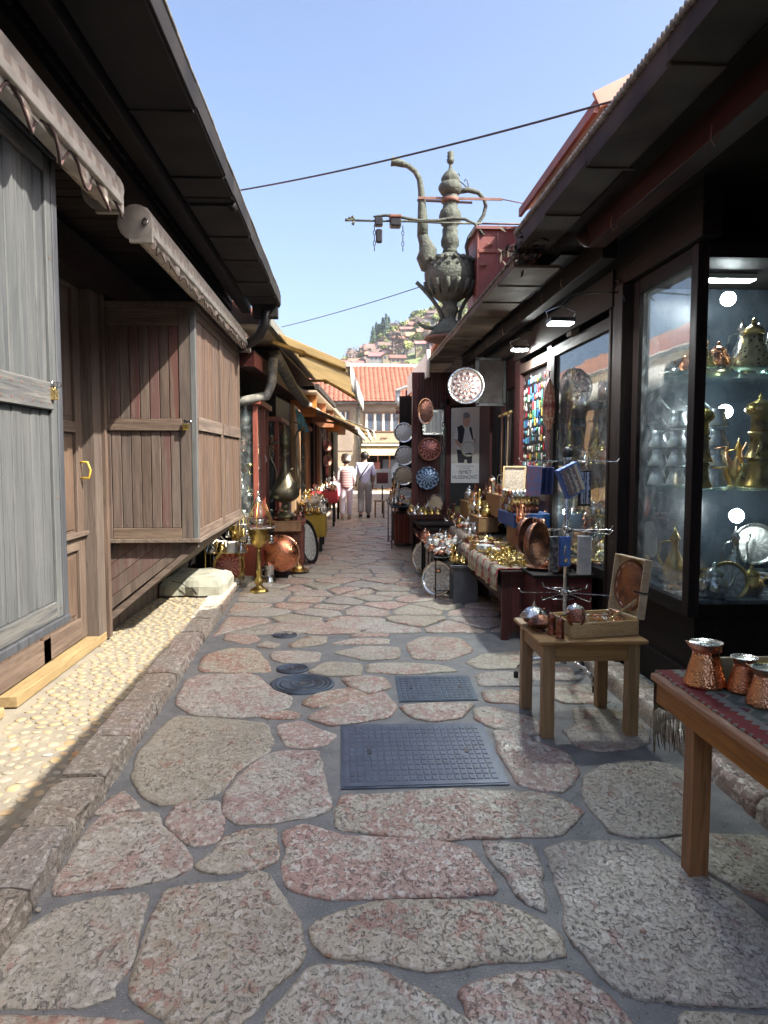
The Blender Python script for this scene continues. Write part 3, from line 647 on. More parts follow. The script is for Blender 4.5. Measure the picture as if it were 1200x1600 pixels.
# slanted bracket under the brown bay
def ypoly(name,mat,pts,y0,y1): # outline in x,z extruded in y
    m=M(); n=len(pts); m.add([(x,y0,z) for x,z in pts]+[(x,y1,z) for x,z in pts],[list(range(n)),list(range(n,2*n))[::-1]]+[[(k+1)%n,k,n+k,n+(k+1)%n] for k in range(n)]); return m.build(name,mat,shop,world=True)
A0=(-1.93,.28);A1=(-1.24,.862)
nd=6
for k in range(nd): # diagonal boards of the side panel, clipped to the triangle
    tri=[(-1.94,.30),(-1.22,.865),(-1.94,.865)]; d=(.62,.785); 
    lo=-.02+k*.105; hi=lo+.101
    def cl(poly,m,d): return clip(poly,m,d)
    p0=(-1.94,.30); nrm=(-.6,.8); p=cl(tri,(p0[0]+nrm[0]*hi,p0[1]+nrm[1]*hi),nrm); p=cl(p,(p0[0]+nrm[0]*lo,p0[1]+nrm[1]*lo),(-nrm[0],-nrm[1])) if len(p)>2 else p
    if len(p)>2: ypoly('bracket_board',MAT['brownwood'],p,BY+.02+.002*(k%2),BY+.05)
m=M(); m.beam((-1.955,BY+.03,.22),(-1.215,BY+.03,.845),.05,.045); m.build('brace',MAT['brownrail'],shop,world=True)
for k in range(5):
    t0,t1=k/5,(k+1)/5-.012; P=lambda t:(-1.94+.73*t,.26+.585*t)
    m=M(); (ax,az),(bx_,bz)=P(t0),P(t1); m.slab((ax,BE-.05,az),(bx_,BE-.05,bz),(bx_,BY+.05,bz),(ax,BY+.05,az),.02); m.build('underside_board',MAT['brownraily'],shop,world=True)
# base wall under the bays
for k in range(22): B('base_board','brownwood',WX-.03,WX+.004*(k%2),BY+.06+k*.112,BY+.06+k*.112+.108,.10,.9)
for k in range(26): B('base_board','brownwood',WX-.03,WX+.004*(k%2)-.002,.6+k*.118,.6+k*.118+.113,.10,.9)
B('plinth','brownwood',WX-.02,WX+.012,3.55,3.66,.1,.95); B('plinth','brownwood',WX-.02,WX+.02,3.67,4.02,.1,.95)
# door between the bays
B('door_post','brownwood',WX-.06,WX+.05,5.76,6.0,.115,2.95); B('door_post','warmwood',WX-.04,WX+.08,5.93,5.99,.115,2.9)
B('door_post','brownwood',WX-.06,WX+.03,3.16,3.25,.95,2.95)
dr=M().bx(WX-.10,WX-.06,4.05,5.76,.17,2.9).build('door',MAT['warmwood'],shop,world=True)
def D(name,mat,y0,y1,z0,z1,x1=WX-.035): return pb(name,MAT[mat],dr,WX-.06,x1,y0,y1,z0,z1)
for (a,b) in((4.1,4.2),(4.92,5.04),(5.62,5.75)): D('stile','warmwood',a,b,.18,2.9)
for (a,b) in((.18,.34),(.86,.98),(1.74,1.82),(2.8,2.9)): D('rail','brownraily',4.2,5.62,a,b)
D('panel','warmwood',4.25,4.68,.38,.82,WX-.05); D('panel','warmwood',5.09,5.57,.38,.82,WX-.05); D('panel','warmwood',4.25,4.68,1.02,1.70,WX-.052); D('panel','warmwood',5.07,5.59,1.02,1.70,WX-.052); D('panel','warmwood',5.07,5.59,1.86,2.76,WX-.052)
D('ledge','brownraily',4.6,5.75,.965,.995,WX-.0)
m=M(); m.tube([(WX-.03,5.69,1.40),(WX+.03,5.69,1.40),(WX+.04,5.69,1.46),(WX+.02,5.69,1.52),(WX-.03,5.69,1.52)],.009,6); m.build('handle',simple('yellow_handle',(.65,.45,.06),None,8,.5),dr,world=True)
B('threshold','sill',WX-.06,WX+.055,4.3,5.92,.10,.165); B('threshold','sill',WX-.06,WX+.05,2.2,4.15,.10,.155)
B('cross_beam','darkwoody',-2.05,-1.85,-1.5,8.3,2.82,3.1)
nl=M()
for c_,(xf,y0,y1,z0,z1,zr,cols) in enumerate(((-1.2,.55,3.15,.885,2.76,1.80,2),(-1.2,BY,BE,.90,2.74,1.83,2))):
    w=(y1-y0)/cols
    for c in range(cols):
        n=max(3,round((w-.12)/.085)); bw=(w-.12)/n
        for k in range(n):
            for z in (zr-.03,zr+.03): nl.box((xf+.0145,y0+c*w+.06+(k+.5)*bw+.004*math.sin(k*5+z*9),z),(.003,.008,.008),None,.001)
        for yy in(y0+c*w+.03,y0+c*w+w-.03):
            for z in(z0+.04,z0+.5,zr+.02,z1-.4,z1-.05): nl.box((xf+.005,yy+.006*math.sin(z*20),z),(.003,.009,.009),None,.001)
for k in range(7):
    for z in(1.80,1.84,1.02,2.56): nl.box((-1.872+(k+.5)*.078,yf-(.0155 if 1.7<z<1.9 else -.004),z),(.008,.003,.008),None,.001)
o=nl.build('nail_heads',MAT['rust'],shop,world=True); o['kind']='stuff'
# padlocks
def padlock(loc,rz,label):
    t=thing('padlock',label,'padlock',loc,(0,0,rz)); M().bx(-.023,.023,-.012,.012,-.045,0,.004).build('body',MAT['brightbrass'],t); M().tube([(-.015,0,0),(-.015,0,.022),(-.008,0,.034),(.008,0,.034),(.015,0,.022),(.015,0,0)],.004,6).build('shackle',MAT['steel'],t)
    m=M(); m.bx(-.012,.045,-.012,-.004,.01,.03); m.tube([(.03,0,.02),(.05,-.004,.02)],.012,6); m.build('hasp',MAT['steel'],t); return t
padlock((-1.182,3.08,1.83),R(90),'brass padlock hanging on the edge of the grey shutter')
padlock((-1.275,5.985,1.82),R(0),'brass padlock on the brown shutter corner under the striped awning')
# retracted awnings
def cassette(x,y0,y1,z,label,scallop,end=True):
    t=thing('awning',label,'awning',(x,y0,z))
    L=y1-y0; m=M(); m.tube([(-.06,0,0),(-.06,L,0)],.055,12); m.build('roller',MAT['awn_cloth'],t)
    m=M(); m.bx(-.14,.0,.0,L,.055,.085); m.bx(-.005,.02,0,L,-.005,.085); m.build('cassette',MAT['awn_white'],t)
    m=M(); m.bx(.025,.055,.02,L-.02,-.075,-.035); m.bx(-.03,.03,.02,L-.02,-.095,-.07); m.build('front_bar',MAT['awn_white'],t)
    # valance with wavy lower edge
    n=int(L/.02); vs=[];fs=[]; tr=[]
    for i in range(n+1):
        y=L*i/n; dip=.150+(.045 if scallop>.2 else .018)*math.cos(2*PI*y/scallop)+.004*math.sin(y*21); w=.010*math.sin(2*PI*y/.29)+.006*math.sin(y*31)
        vs+=[(.028,y,.03),(.034+w*.4,y,-.02),(.036+w,y,.03-dip)]; tr.append((.037+w,y,.03-dip))
    fs=[[3*i+k,3*i+k+1,3*i+k+4,3*i+k+3] for i in range(n) for k in(0,1)]
    v=M().add(vs,fs,True).build('valance',MAT['awn_cloth'],t); s=v.modifiers.new('s','SOLIDIFY'); s.thickness=.003
    M().tube(tr,.0065 if scallop>.2 else .003,5).build('trim',MAT['awn_trim'],t)
    for e in((0,),(L,)):
        y=e[0]; m=M(); 
        m.T=Matrix.Translation((-.045,y,.0))@Matrix.Rotation(R(90),4,'X'); m.lathe([(.001,-.016),(.09,-.016),(.1,-.008),(.1,.008),(.09,.016),(.001,.016)],20); m.T=Matrix(); m.bx(-.08,.05,y-.014,y+.014,-.11,-.03); m.build('end_cap',MAT['awn_white'],t)
    m=M(); m.tube([(.01,-.02,.02),(.03,-.035,.0),(.015,-.035,-.03),(0,-.025,-.01),(.01,-.02,.02)],.006,6); m.build('crank_eye',MAT['steel'],t)
    return t
cassette(-1.12,.8,3.72,2.84,'retracted cream awning with wavy brown-edged valance over the grey shutter',.27)
cassette(-1.12,4.28,8.55,2.86,'retracted cream awning with striped straight valance above the brown shutter bay',.155)
# black drain pipe at the end of the eave
m=M(); m.tube([(-.84,8.0,3.12),(-.86,8.05,2.98),(-.92,8.12,2.88),(-1.05,8.3,2.82),(-1.25,8.5,2.78),(-1.9,8.6,2.74)],.055,12); m.build('drain_pipe',MAT['blackmetal'],shop,world=True)
m=M(); m.prism([(-.98,7.98),(-.72,7.98),(-.72,8.16),(-.98,8.16)],3.05,3.22); m.build('gutter_end',MAT['gutter'],shop,world=True)
# cracked concrete block under the far end of the bay
sb=thing('concrete_block','cracked pale concrete block on the pavement under the brown bay','concrete block',(-1.62,8.15,.11))
m=M(); outl=[(-.33,-.42),(.28,-.42),(.34,-.1),(.32,.35),(.1,.5),(-.35,.5)]; vs=[];n=len(outl)
rs=[(1,0,0),(1.0,.09,0),(.90,.15,.0),(.74,.175,0)]
O=resample(outl,.06); n=len(O)
for (s,z,_) in rs:
    for (x,y) in O: k=noise.noise((x*5,y*5,z*4))*.035; vs.append((x*s+k,y*s+k,z+noise.noise((x*4,y*4,2))*.03*(z>0)))
m.add(vs,[[i*n+k,i*n+(k+1)%n,(i+1)*n+(k+1)%n,(i+1)*n+k] for i in range(3) for k in range(n)]+[[3*n+k for k in range(n)]]); m.build('block',MAT['concrete'],sb)
M().tube([(-.2,-.43,.16),(-.1,-.435,.14),(-.05,-.435,.10),(.03,-.435,.07),(.06,-.435,.02)],.004,5).build('crack',MAT['dark'],sb)

# ================================================================ RIGHT: craft shop with glass cases under a dark eave
rs_=thing('craft_shop','dark wooden coppersmith shop with glass show cases and low metal-edged eave','shop',(2.6,6,0))
def C(name,mat,x0,x1,y0,y1,z0,z1,parent=rs_,ch=.003): return pb(name,MAT[mat],parent,x0,x1,y0,y1,z0,z1,ch)
rx=1.27; rz=3.10
eave_segments('gutter_board',MAT['gutterR'],rs_,rx,rx+.27,rz,[-9,-6,-3.5,-1.5,1.0,2.25,2.95,3.95,4.75,5.55])
eave_segments('gutter_board',MAT['gutterR2'],rs_,rx+.0,rx+.36,rz-.10,[5.62,6.2,6.9,7.55,8.2,8.9,9.6,10.4,11.2,12.0,12.9,13.8,14.6],lip=.05)
m=M()
for i in range(177):
    y=-1.5+i*.04+.0; m.lathe([(.001,-.018),(.017,-.016),(.02,0),(.017,.016),(.001,.018)],6,(rx-.0,y,rz+.115))
o=m.build('corrugated_edge',MAT['edge'],rs_,world=True); o['kind']='stuff'
M().tube([(rx-.004,5.55,rz-.045),(rx-.004,14.6,rz-.055)],.012,6).build('roof_edge',MAT['edge'],rs_,world=True)
C('eave_beam','redwoody',1.60,1.72,-1.5,4.9,rz-.16,rz+.0); m=M(); m.tube([(1.66,4.88,rz-.10),(1.64,5.05,rz-.06),(1.6,5.15,rz+.02)],[.07,.055,.03],8); m.build('beam_end',MAT['redwoody'],rs_,world=True)
C('eave_beam','darkwoody',1.74,1.84,5.0,11,rz-.2,rz+.02)
for i in range(80):
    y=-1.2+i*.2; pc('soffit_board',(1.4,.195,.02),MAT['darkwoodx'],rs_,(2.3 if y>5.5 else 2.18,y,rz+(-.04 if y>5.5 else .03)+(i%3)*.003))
m=M(); m.add([(rx+.05,-9,rz+.10),(5.6,-9,rz+2.1),(5.6,5.58,rz+2.1),(rx+.05,5.58,rz+.10)],[[0,1,2,3]]); m.build('roof',MAT['tile'],rs_,world=True); m=M(); m.add([(rx+.05,5.6,rz-.04),(5.6,5.6,rz+1.98),(5.6,14.6,rz+1.98),(rx+.05,14.6,rz-.04)],[[0,1,2,3]]); m.build('roof',MAT['tile'],rs_,world=True)
tiles(rs_,rx+.20,rz+.15,5.5,rz+2.08,-1.5,5.55,MAT['tile'],far=True); tiles(rs_,rx+.24,rz+.0,5.5,rz+1.95,5.65,14.5,MAT['tile'],far=True)
# tangle of dead leaves caught where the gutter is broken
m=M(); rg=random.Random(2)
for i in range(160):
    c=Vector((1.36+rg.gauss(0,.07),5.55+rg.gauss(0,.17),rz+.01+rg.gauss(0,.045))); d=Vector([rg.gauss(0,1) for _ in range(3)]).normalized()*.045; e=d.orthogonal().normalized()*.018
    m.add([c-d,c+e,c+d,c-e],[[0,1,2,3]])
o=m.build('leaf_litter',simple('dead_leaves',(.07,.05,.035),(.025,.02,.015),20,.9),rs_,world=True); o['kind']='stuff'
# back walls
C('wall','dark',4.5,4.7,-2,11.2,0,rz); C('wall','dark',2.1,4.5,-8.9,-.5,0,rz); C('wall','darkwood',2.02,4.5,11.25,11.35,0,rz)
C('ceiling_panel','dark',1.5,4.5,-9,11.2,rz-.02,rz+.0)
CX=2.0
bulbm=emis('bulb_glow',(.93,.97,1),38)
def case(y0,y1,z0,z1,xd,frame=.09,shelves=(.75,1.37,2.08),endglass=True,mat='darkwood',fy='darkwoody'):
    """glass show case: street side pane at X=CX, camera-facing end pane at y0, back and far walls"""
    f=frame
    C('case_base',fy,CX+.03,xd,y0+.02,y1-.02,.085,z0-.0); C('case_top',fy,CX,xd,y0,y1,z1,z1+.05)
    C('case_back','backpanel',xd-.02,xd,y0+.02,y1-.02,z0,z1); C('case_back','backpanel',CX+.03,xd-.02,y1-.03,y1-.01,z0,z1)
    C('case_floor','backpanel',CX+.03,xd-.03,y0+.03,y1-.04,z0,z0+.02)
    C('frame',mat,CX-.03,CX+.035,y0-.02,y0+f*.7,z0-.07,z1+.05); C('frame',mat,CX-.03,CX+.035,y1-f,y1,z0-.07,z1+.04)
    C('frame',fy,CX-.028,CX+.03,y0+f*.7,y1-f,z0-.07,z0+.012); C('frame',fy,CX-.028,CX+.03,y0+f*.7,y1-f,z1-.05,z1+.045)
    C('pane','glass',CX-.002,CX+.002,y0+f*.7,y1-f,z0+.012,z1-.05,ch=.0005)
    if endglass:
        C('frame','darkwoodx',CX+.036,xd,y0-.02,y0+.03,z0-.07,z0+.005); C('frame','darkwoodx',CX+.036,xd,y0-.02,y0+.03,z1-.03,z1+.05); C('pane','glass',CX+.036,xd,y0+.001,y0+.005,z0+.005,z1-.03,ch=.0005)
    for s in shelves: C('shelf','shelfglass',CX+.04,xd-.03,y0+.04,y1-.05,s-.008,s,ch=.001)
case(4.12,5.02,.70,2.70,3.1,shelves=(1.37,2.08))
case(5.42,7.05,.68,2.56,2.62,shelves=(1.05,1.5,2.0),frame=.11)
C('pilaster','darkwood',CX-.10,CX+.03,5.05,5.20,.08,2.75)
for k in range(5): C('pilaster_board','darkwood',CX-.06+.008*(k%2),CX+.0,5.205+k*.042,5.205+k*.042+.038,.08,2.8)
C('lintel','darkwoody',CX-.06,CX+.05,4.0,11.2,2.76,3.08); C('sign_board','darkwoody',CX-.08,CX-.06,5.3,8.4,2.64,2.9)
C('step','darkwoody',CX-.0,2.6,4.1,7.1,.085,.30); 
# doorway nearer than the case: dark opening with a low front wall
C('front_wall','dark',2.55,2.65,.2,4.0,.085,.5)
# further shop front: key-ring window, doors, red panelled return wall
C('frame','redwood',CX-.02,CX+.05,7.08,7.22,.08,2.75); C('frame','redwood',CX-.02,CX+.05,8.35,8.52,.08,2.75); C('frame','warmwood',CX-.02,CX+.04,7.22,8.35,2.5,2.6)
C('frame','warmwood',CX-.02,CX+.04,7.22,8.35,1.12,1.2); C('display_backing','black',CX+.05,CX+.07,7.22,8.35,.9,2.5)
C('pane','glass',CX+.0,CX+.004,7.22,8.35,1.2,2.5,ch=.0005) if False else None
C('lower_panel','redwood',CX,CX+.04,7.22,8.35,.08,1.12)
for (a,b) in((8.52,8.7),(9.35,9.45),(10.2,10.35)): C('door_post','redwood',CX,CX+.07,a,b,.08,2.8)
C('door_leaf','darkwood',CX+.04,CX+.06,8.7,9.35,.08,2.4); C('door_leaf','darkwood',CX+.04,CX+.06,9.45,10.2,.08,2.4); C('transom','redwoody',CX+.01,CX+.06,8.5,11.2,2.4,2.8); C('door_leaf','redwood',CX+.04,CX+.06,10.35,11.2,.08,2.4)
RY=11.3
C('wall','redwood',1.02,2.1,RY+.03,RY+.07,.0,2.86)
n=22
for k in range(n): C('panel_rib','redwood',1.10+k*.043,1.10+k*.043+.022,RY-.0,RY+.03,.02,2.84,ch=.005)
C('corner_post','redwood',1.02,1.10,RY-.05,RY+.03,0,2.6); C('door_frame','redwood',1.53,1.60,RY-.06,RY,.3,2.5); C('door_frame','redwood',2.0,2.08,RY-.06,RY,.05,2.7)
C('door_frame','redwood',1.53,2.0,RY-.06,RY,2.36,2.46); C('dark_pane','black',1.60,2.0,RY-.03,RY,.7,1.15)
C('window','glass',1.44,1.53,RY-.04,RY-.03,.9,2.4,ch=.001)
C('wall','redwood',1.33,1.40,RY+.08,13.7,0,2.80)
C('wall','darkwood',1.0,1.40,13.72,13.78,0,2.7); C('wall','redwood',1.42,1.5,13.8,16.5,0,2.7)
for i,(y,x) in enumerate(((3.2,1.58),(4.4,1.58),(5.9,1.72),(6.5,1.72),(7.3,1.72),(8.1,1.72),(9.0,1.72),(9.8,1.72))):
    M().tube([(x,y,rz-.12),(x,y+.01,rz-.17),(x+.02,y+.015,rz-.20),(x+.035,y+.01,rz-.18),(x+.03,y,rz-.16)],.004,5).build('hook',MAT['rust'],rs_,world=True)
M().tube([(1.95,4.0+.3*k,2.93+.02*math.sin(k*1.9)) for k in range(24)],.009,6).build('wire',MAT['black'],rs_,world=True)
M().tube([(1.9,5.0,2.62),(1.93,5.2,2.8),(1.95,5.6,2.9)],.006,5).build('wire',MAT['black'],rs_,world=True)
C('junction_box','gutterR2',1.93,2.0,6.3,6.42,2.6,2.74)
# flood lamps and bulbs
def flood(p,label,s):
    t=thing('flood_lamp',label,'lamp',p); M().box((0,0,.02),(.17,.13,.03)).build('housing',MAT['black'],t); M().box((0,0,-.001),(.15,.11,.008)).build('glowing_panel',emis('flood_panel',(.95,1,.97),s),t)
    M().tube([(.08,0,.02),(.1,0,.08),(.0,0,.12),(-.1,0,.08),(-.08,0,.02)],.005,6).build('bracket',MAT['steel'],t); M().tube([(0,0,.12),(.08,.02,.2),(.4,.02,.22)],.006,6).build('arm',MAT['black'],t); return t
flood(aty(876,506,5.0),'square white LED flood lamp glowing under the eave above the tall glass case',120)
flood(aty(812,547,7.6),'small glowing flood lamp farther along, above the key-ring window',400)
def bulb(p,label,r=.046):
    t=thing('light_bulb',label,'lamp',p); M().sph((0,0,0),r,8).build('globe',bulbm,t); M().tube([(0,r*.9,0),(0,r*1.7,0)],r*.5,10).build('socket',MAT['white'],t); return t
bulb(aty(1138,467,4.7),'round glowing bulb at the top of the nearest glass case'); bulb(aty(1133,643,4.7),'round glowing bulb at mid height in the nearest glass case'); bulb(aty(1151,806,4.7),'round glowing bulb low in the nearest glass case')
bulb(aty(884,800,6.85),'round glowing bulb inside the farther glass case, behind the rotating rack',.03)
# ================================================================ FAR STREET
def gable(name,label,x0,x1,y0,y1,zb,ze,zr,mw,mr,axis='x',over=.3,group=None,tile=True):
    """house whose ridge runs along axis"""
    t=thing(name,label,'house',((x0+x1)/2,(y0+y1)/2,zb),group=group)
    m=M()
    if axis=='x':
        ym=(y0+y1)/2; m.add([(x0,y0,zb),(x1,y0,zb),(x1,y1,zb),(x0,y1,zb),(x0,y0,ze),(x1,y0,ze),(x1,y1,ze),(x0,y1,ze),(x0,ym,zr-.1),(x1,ym,zr-.1)],[[0,1,5,4],[1,2,6,9,5],[2,3,7,6],[3,0,4,8,7],[4,5,9,8],[6,7,8,9]])
    else:
        xm=(x0+x1)/2; m.add([(x0,y0,zb),(x1,y0,zb),(x1,y1,zb),(x0,y1,zb),(x0,y0,ze),(x1,y0,ze),(x1,y1,ze),(x0,y1,ze),(xm,y0,zr-.1),(xm,y1,zr-.1)],[[0,1,5,8,4],[1,2,6,5],[2,3,7,9,6],[3,0,4,7],[4,8,9,7],[5,6,9,8]])
    m.build('wall',mw,t,world=True); r=M()
    if axis=='x':
        ym=(y0+y1)/2; s=(zr-ze)/(ym-y0); 
        r.slab((x0-over,y0-over,ze-over*s),(x1+over,y0-over,ze-over*s),(x1+over,ym,zr),(x0-over,ym,zr),.12); r.slab((x1+over,y1+over,ze-over*s),(x0-over,y1+over,ze-over*s),(x0-over,ym,zr),(x1+over,ym,zr),.12)
    else:
        xm=(x0+x1)/2; s=(zr-ze)/(xm-x0)
        r.slab((x0-over,y1+over,ze-over*s),(x0-over,y0-over,ze-over*s),(xm,y0-over,zr),(xm,y1+over,zr),.12); r.slab((x1+over,y0-over,ze-over*s),(x1+over,y1+over,ze-over*s),(xm,y1+over,zr),(xm,y0-over,zr),.12)
    r.build('roof',mr,t,world=True); return t
# --- end building facing down the street
EY=35.
eh=gable('corner_house','cream two-storey house with an orange tiled roof closing the street','x',0,0,0,0,0,0,MAT['cream'],MAT['tile']) if False else gable('corner_house','cream two-storey house with an orange tiled roof closing the street',-1.6,3.5,EY,EY+8,0,4.35,6.35,MAT['cream'],MAT['redpaint'])
eh['category']='building'
m=M(); s=(6.35-4.35)/4
def tiledslope(parent,x0,x1,y0,z0,y1,z1,mat,pitch=.22,row=.30):
    m=M(); L=math.hypot(y1-y0,z1-z0); uy,uz=(y1-y0)/L,(z1-z0)/L; ny,nz=-uz,uy; nr=int(L/row); nc=int((x1-x0)/pitch); rg=random.Random(5)
    for r in range(nr):
        for c in range(nc):
            x=x0+(c+.5)*pitch; a=r*row; b=(r+1)*row+.03; j=rg.uniform(0,.012); vs=[]
            for (q,h) in((a,.05+j),(b,.015+j)):
                for k in range(4): t=k/1.5-1; hh=h+.04*(1-t*t); vs.append((x+t*pitch*.5,y0+uy*q+ny*hh,z0+uz*q+nz*hh))
            m.add(vs,[[k,k+1,4+k+1,4+k] for k in range(3)]+[[3,2,1,0]],True)
    o=m.build('roof_tiles',mat,parent,world=True); o['kind']='stuff'
tiledslope(eh,-1.9,3.8,EY-.32,4.18,EY+4,6.33,simple('end_roof_tile',(.25,.11,.075),(.18,.08,.055),3,.75,0,.3,30,.15))
def H(name,mat,x0,x1,y0,y1,z0,z1,parent=eh): return pb(name,MAT[mat],parent,x0,x1,y0,y1,z0,z1)
H('ridge','white',-1.9,3.8,EY+3.9,EY+4.1,6.3,6.47); H('eave_gutter','gutterR',-1.9,3.8,EY-.42,EY-.3,4.06,4.18)
H('wall_band','pinkplaster',-1.6,3.5,EY-.04,EY,3.75,4.12); H('wall_patch','pinkplaster',-1.6,.35,EY-.035,EY-.002,1.9,3.74)
MAT['dglass']=simple('dark_window_glass',(.10,.12,.15),(.06,.07,.09),1,.08,0,0); MAT['wframe']=simple('brown_window_frame',(.26,.12,.06),None,5,.6)
def win(x0,x1,z0,z1,y=EY,n=4,parent=eh,dim=False):
    f=pb('window',MAT['wframe'],parent,x0,x1,y-.05,y-.01,z0,z1); w=(x1-x0-.08)/n
    for k in range(n): pb('pane',MAT['dglass'],f,x0+.06+k*w,x0+.02+(k+1)*w,y-.06,y-.045,z0+.06,z1-.06)
    for k in range(0,n,1): pb('curtain',MAT['white'],f,x0+.06+k*w,x0+.06+k*w+w*.28,y-.066,y-.061,z0+.06,z1-.08)
win(.88,2.55,2.78,3.72); win(-.3,.22,2.9,3.8,n=2)
H('downpipe','edge',.60,.68,EY-.12,EY-.04,0,4.1)
H('balcony_panel','cream',.8,2.9,EY-.25,EY-.05,2.28,2.72); H('balcony_ledge','white',.75,2.95,EY-.45,EY-.05,2.14,2.22)
m=M(); 
for k in range(3): m.tube([(1.65+k*.11,EY-.27,2.45),(1.68+k*.11,EY-.27,2.52),(1.75+k*.11,EY-.27,2.5)],.018,6)
m.build('painted_ornament',MAT['wframe'],eh,world=True)
H('shop_opening','dark',.75,3.0,EY-.03,EY+.01,.1,1.9)
aw=thing('shop_awning','pale yellow shop awning across the cream house at the street end','awning',(1.8,EY-.8,2.))
pb('cloth',simple('pale_yellow_cloth',(.72,.62,.36),None,3,.8),aw,.72,2.9,EY-.95,EY-.1,1.93,1.98); pb('valance',simple('pale_yellow_valance',(.74,.66,.42),None,3,.8),aw,.72,2.9,EY-.98,EY-.95,1.68,1.96)
for x in(.95,1.5,2.05,2.6): H('shop_post','wframe',x,x+.06,EY-.09,EY-.03,.1,1.75)
H('red_notice','redpaint',1.35,1.62,EY-.14,EY-.1,1.02,1.36); H('shop_window','dglass',1.75,2.5,EY-.08,EY-.04,.6,1.5)
# --- left row beyond the workshop: small shops, each a thing
MAT['orangepaint']=wood('orange_stained_wood',(.50,.20,.07),(.36,.13,.045),'z',.5,.15); MAT['redcase']=wood('red_brown_case_wood',(.30,.085,.055),(.17,.045,.03),'z',.45,.12); MAT['beigeroof']=simple('beige_boards',(.45,.36,.26),(.34,.27,.2),4,.8,0,.2,20)
MAT['goldwood']=wood('honey_wood',(.42,.25,.12),(.28,.16,.075),'z',.55,.15)
sL=thing('shop_row','row of small wooden shops with glass show cases on the sunny side','shop',(-2.5,20,0))
def L(name,mat,x0,x1,y0,y1,z0,z1,parent=sL): return pb(name,MAT[mat],parent,x0,x1,y0,y1,z0,z1)
fx=lambda y:-1.12+bend(y)
def prow(name,mat,x0,x1,y0,y1,z0,z1,parent=sL): # box that follows the bend of the street; x relative to the front line
    m=M(); m.prism([(fx(y0)+x0,y0),(fx(y0)+x1,y0),(fx(y1)+x1,y1),(fx(y1)+x0,y1)],z0,z1); return m.build(name,MAT[mat],parent,world=True)
prow('wall','dark',-2.5,-.5,9.0,31,0,3.3)
for (a,b,mt) in((11.4,13.2,'darkwood'),(17.2,18.4,'goldwood'),(24,27,'darkwood')): prow('shop_front',mt,-.5,-.06,a,b,0,2.5)
# pantiled roofs rising behind the eaves
def rowroof(x0,z0,x1,z1,ya,yb,mat,par=sL):
    m=M(); m.slab((fx(ya)+x0,ya,z0),(fx(yb)+x0,yb,z0),(fx(yb)+x1,yb,z1),(fx(ya)+x1,ya,z1),.07); m.build('roof',MAT[mat],par,world=True)
rowroof(.28,3.12,-2.4,4.4,8.35,14.5,'tile'); rowroof(.30,3.0,-2.2,4.3,14.6,20,'tile'); rowroof(.25,2.95,-2.2,4.2,20.1,31,'tile')
tiles(sL,-.98,3.12,-3.4,4.42,8.4,13.6,MAT['tile'],far=True)
prow('eave_edge','edge',.24,.30,8.35,14.5,3.02,3.12); prow('eave_edge','gutterR',.24,.32,14.6,20,2.9,3.0); prow('eave_edge','edge',.2,.27,20.1,31,2.85,2.95)
prow('soffit','beigeroof',-.5,.24,8.4,9.6,3.0,3.04); prow('soffit','redwoody',-.5,.24,9.7,14.5,2.95,2.99); prow('soffit','beigeroof',-.5,.28,14.6,31,2.84,2.88)
prow('eave_beam','redwoody',-.1,.08,8.6,13.5,2.6,2.78)
for y in(15.2,17.6,20.4,23.5,27): prow('gable_board','orangepaint',-.3,.22,y,y+.06,2.4,2.85)
m=M(); m.tube([(-1.9,9.25,2.22),(-1.25,9.3,2.26),(-.98,9.35,2.33),(-.92,9.4,2.5),(-.9,9.4,2.8)],.06,12); m.build('drain_pipe',MAT['edge'],sL,world=True)
m=M(); m.tube([(-.88,9.5,2.85),(-.74,10.5,2.55),(-.62,11.4,2.4)],.075,12); m.build('drain_pipe',MAT['edge'],sL,world=True)
# show cases
def lcase(y0,y1,z0,z1,mat,label,x0=-.34,x1=0.):
    X0,X1=fx(y0)+x0,fx(y0)+x1; t=thing('show_case',label,'show case',((X0+X1)/2,(y0+y1)/2,0))
    q=lambda n,m_,a,b,c,d,e,f:pb(n,MAT[m_],t,a,b,c,d,e,f)
    for (x,y) in((X0,y0),(X1-.06,y0),(X0,y1-.06),(X1-.06,y1-.06),(X1-.045,(y0+y1)/2)): q('post',mat,x,x+.06,y,y+.06,0.02,z1)
    q('base',mat,X0,X1,y0,y1,0.03,z0); q('top',mat,X0-.04,X1+.05,y0-.05,y1+.03,z1,z1+.07); q('back','cream',X0,X0+.02,y0+.06,y1,z0,z1); q('end_panel','cream',X0+.03,X1-.06,y1-.03,y1-.015,z0,z1)  # cream back and end panel put the sunlit look of the case into colour
    q('pane','glass',X0+.06,X1-.06,y0+.02,y0+.025,z0,z1); q('pane','glass',X1-.03,X1-.025,y0+.06,y1-.06,z0,z1)
    n=6
    for k in range(1,n): q('shelf','shelfglass',X0+.03,X1-.07,y0+.05,y1-.08,z0+(z1-z0)*k/n,z0+(z1-z0)*k/n+.006)
    return t,X0,X1
LC=[lcase(9.35,10.7,.45,2.22,'redcase','red-brown glass show case crammed with silverware beside the brown bay'),
    lcase(11.2,12.7,.4,2.1,'redcase','second red-brown glass show case behind the tall bronze ewer'),
    lcase(15.6,16.6,.3,2.15,'orangepaint','narrow orange wooden show case farther up the left side')]
LB=[]
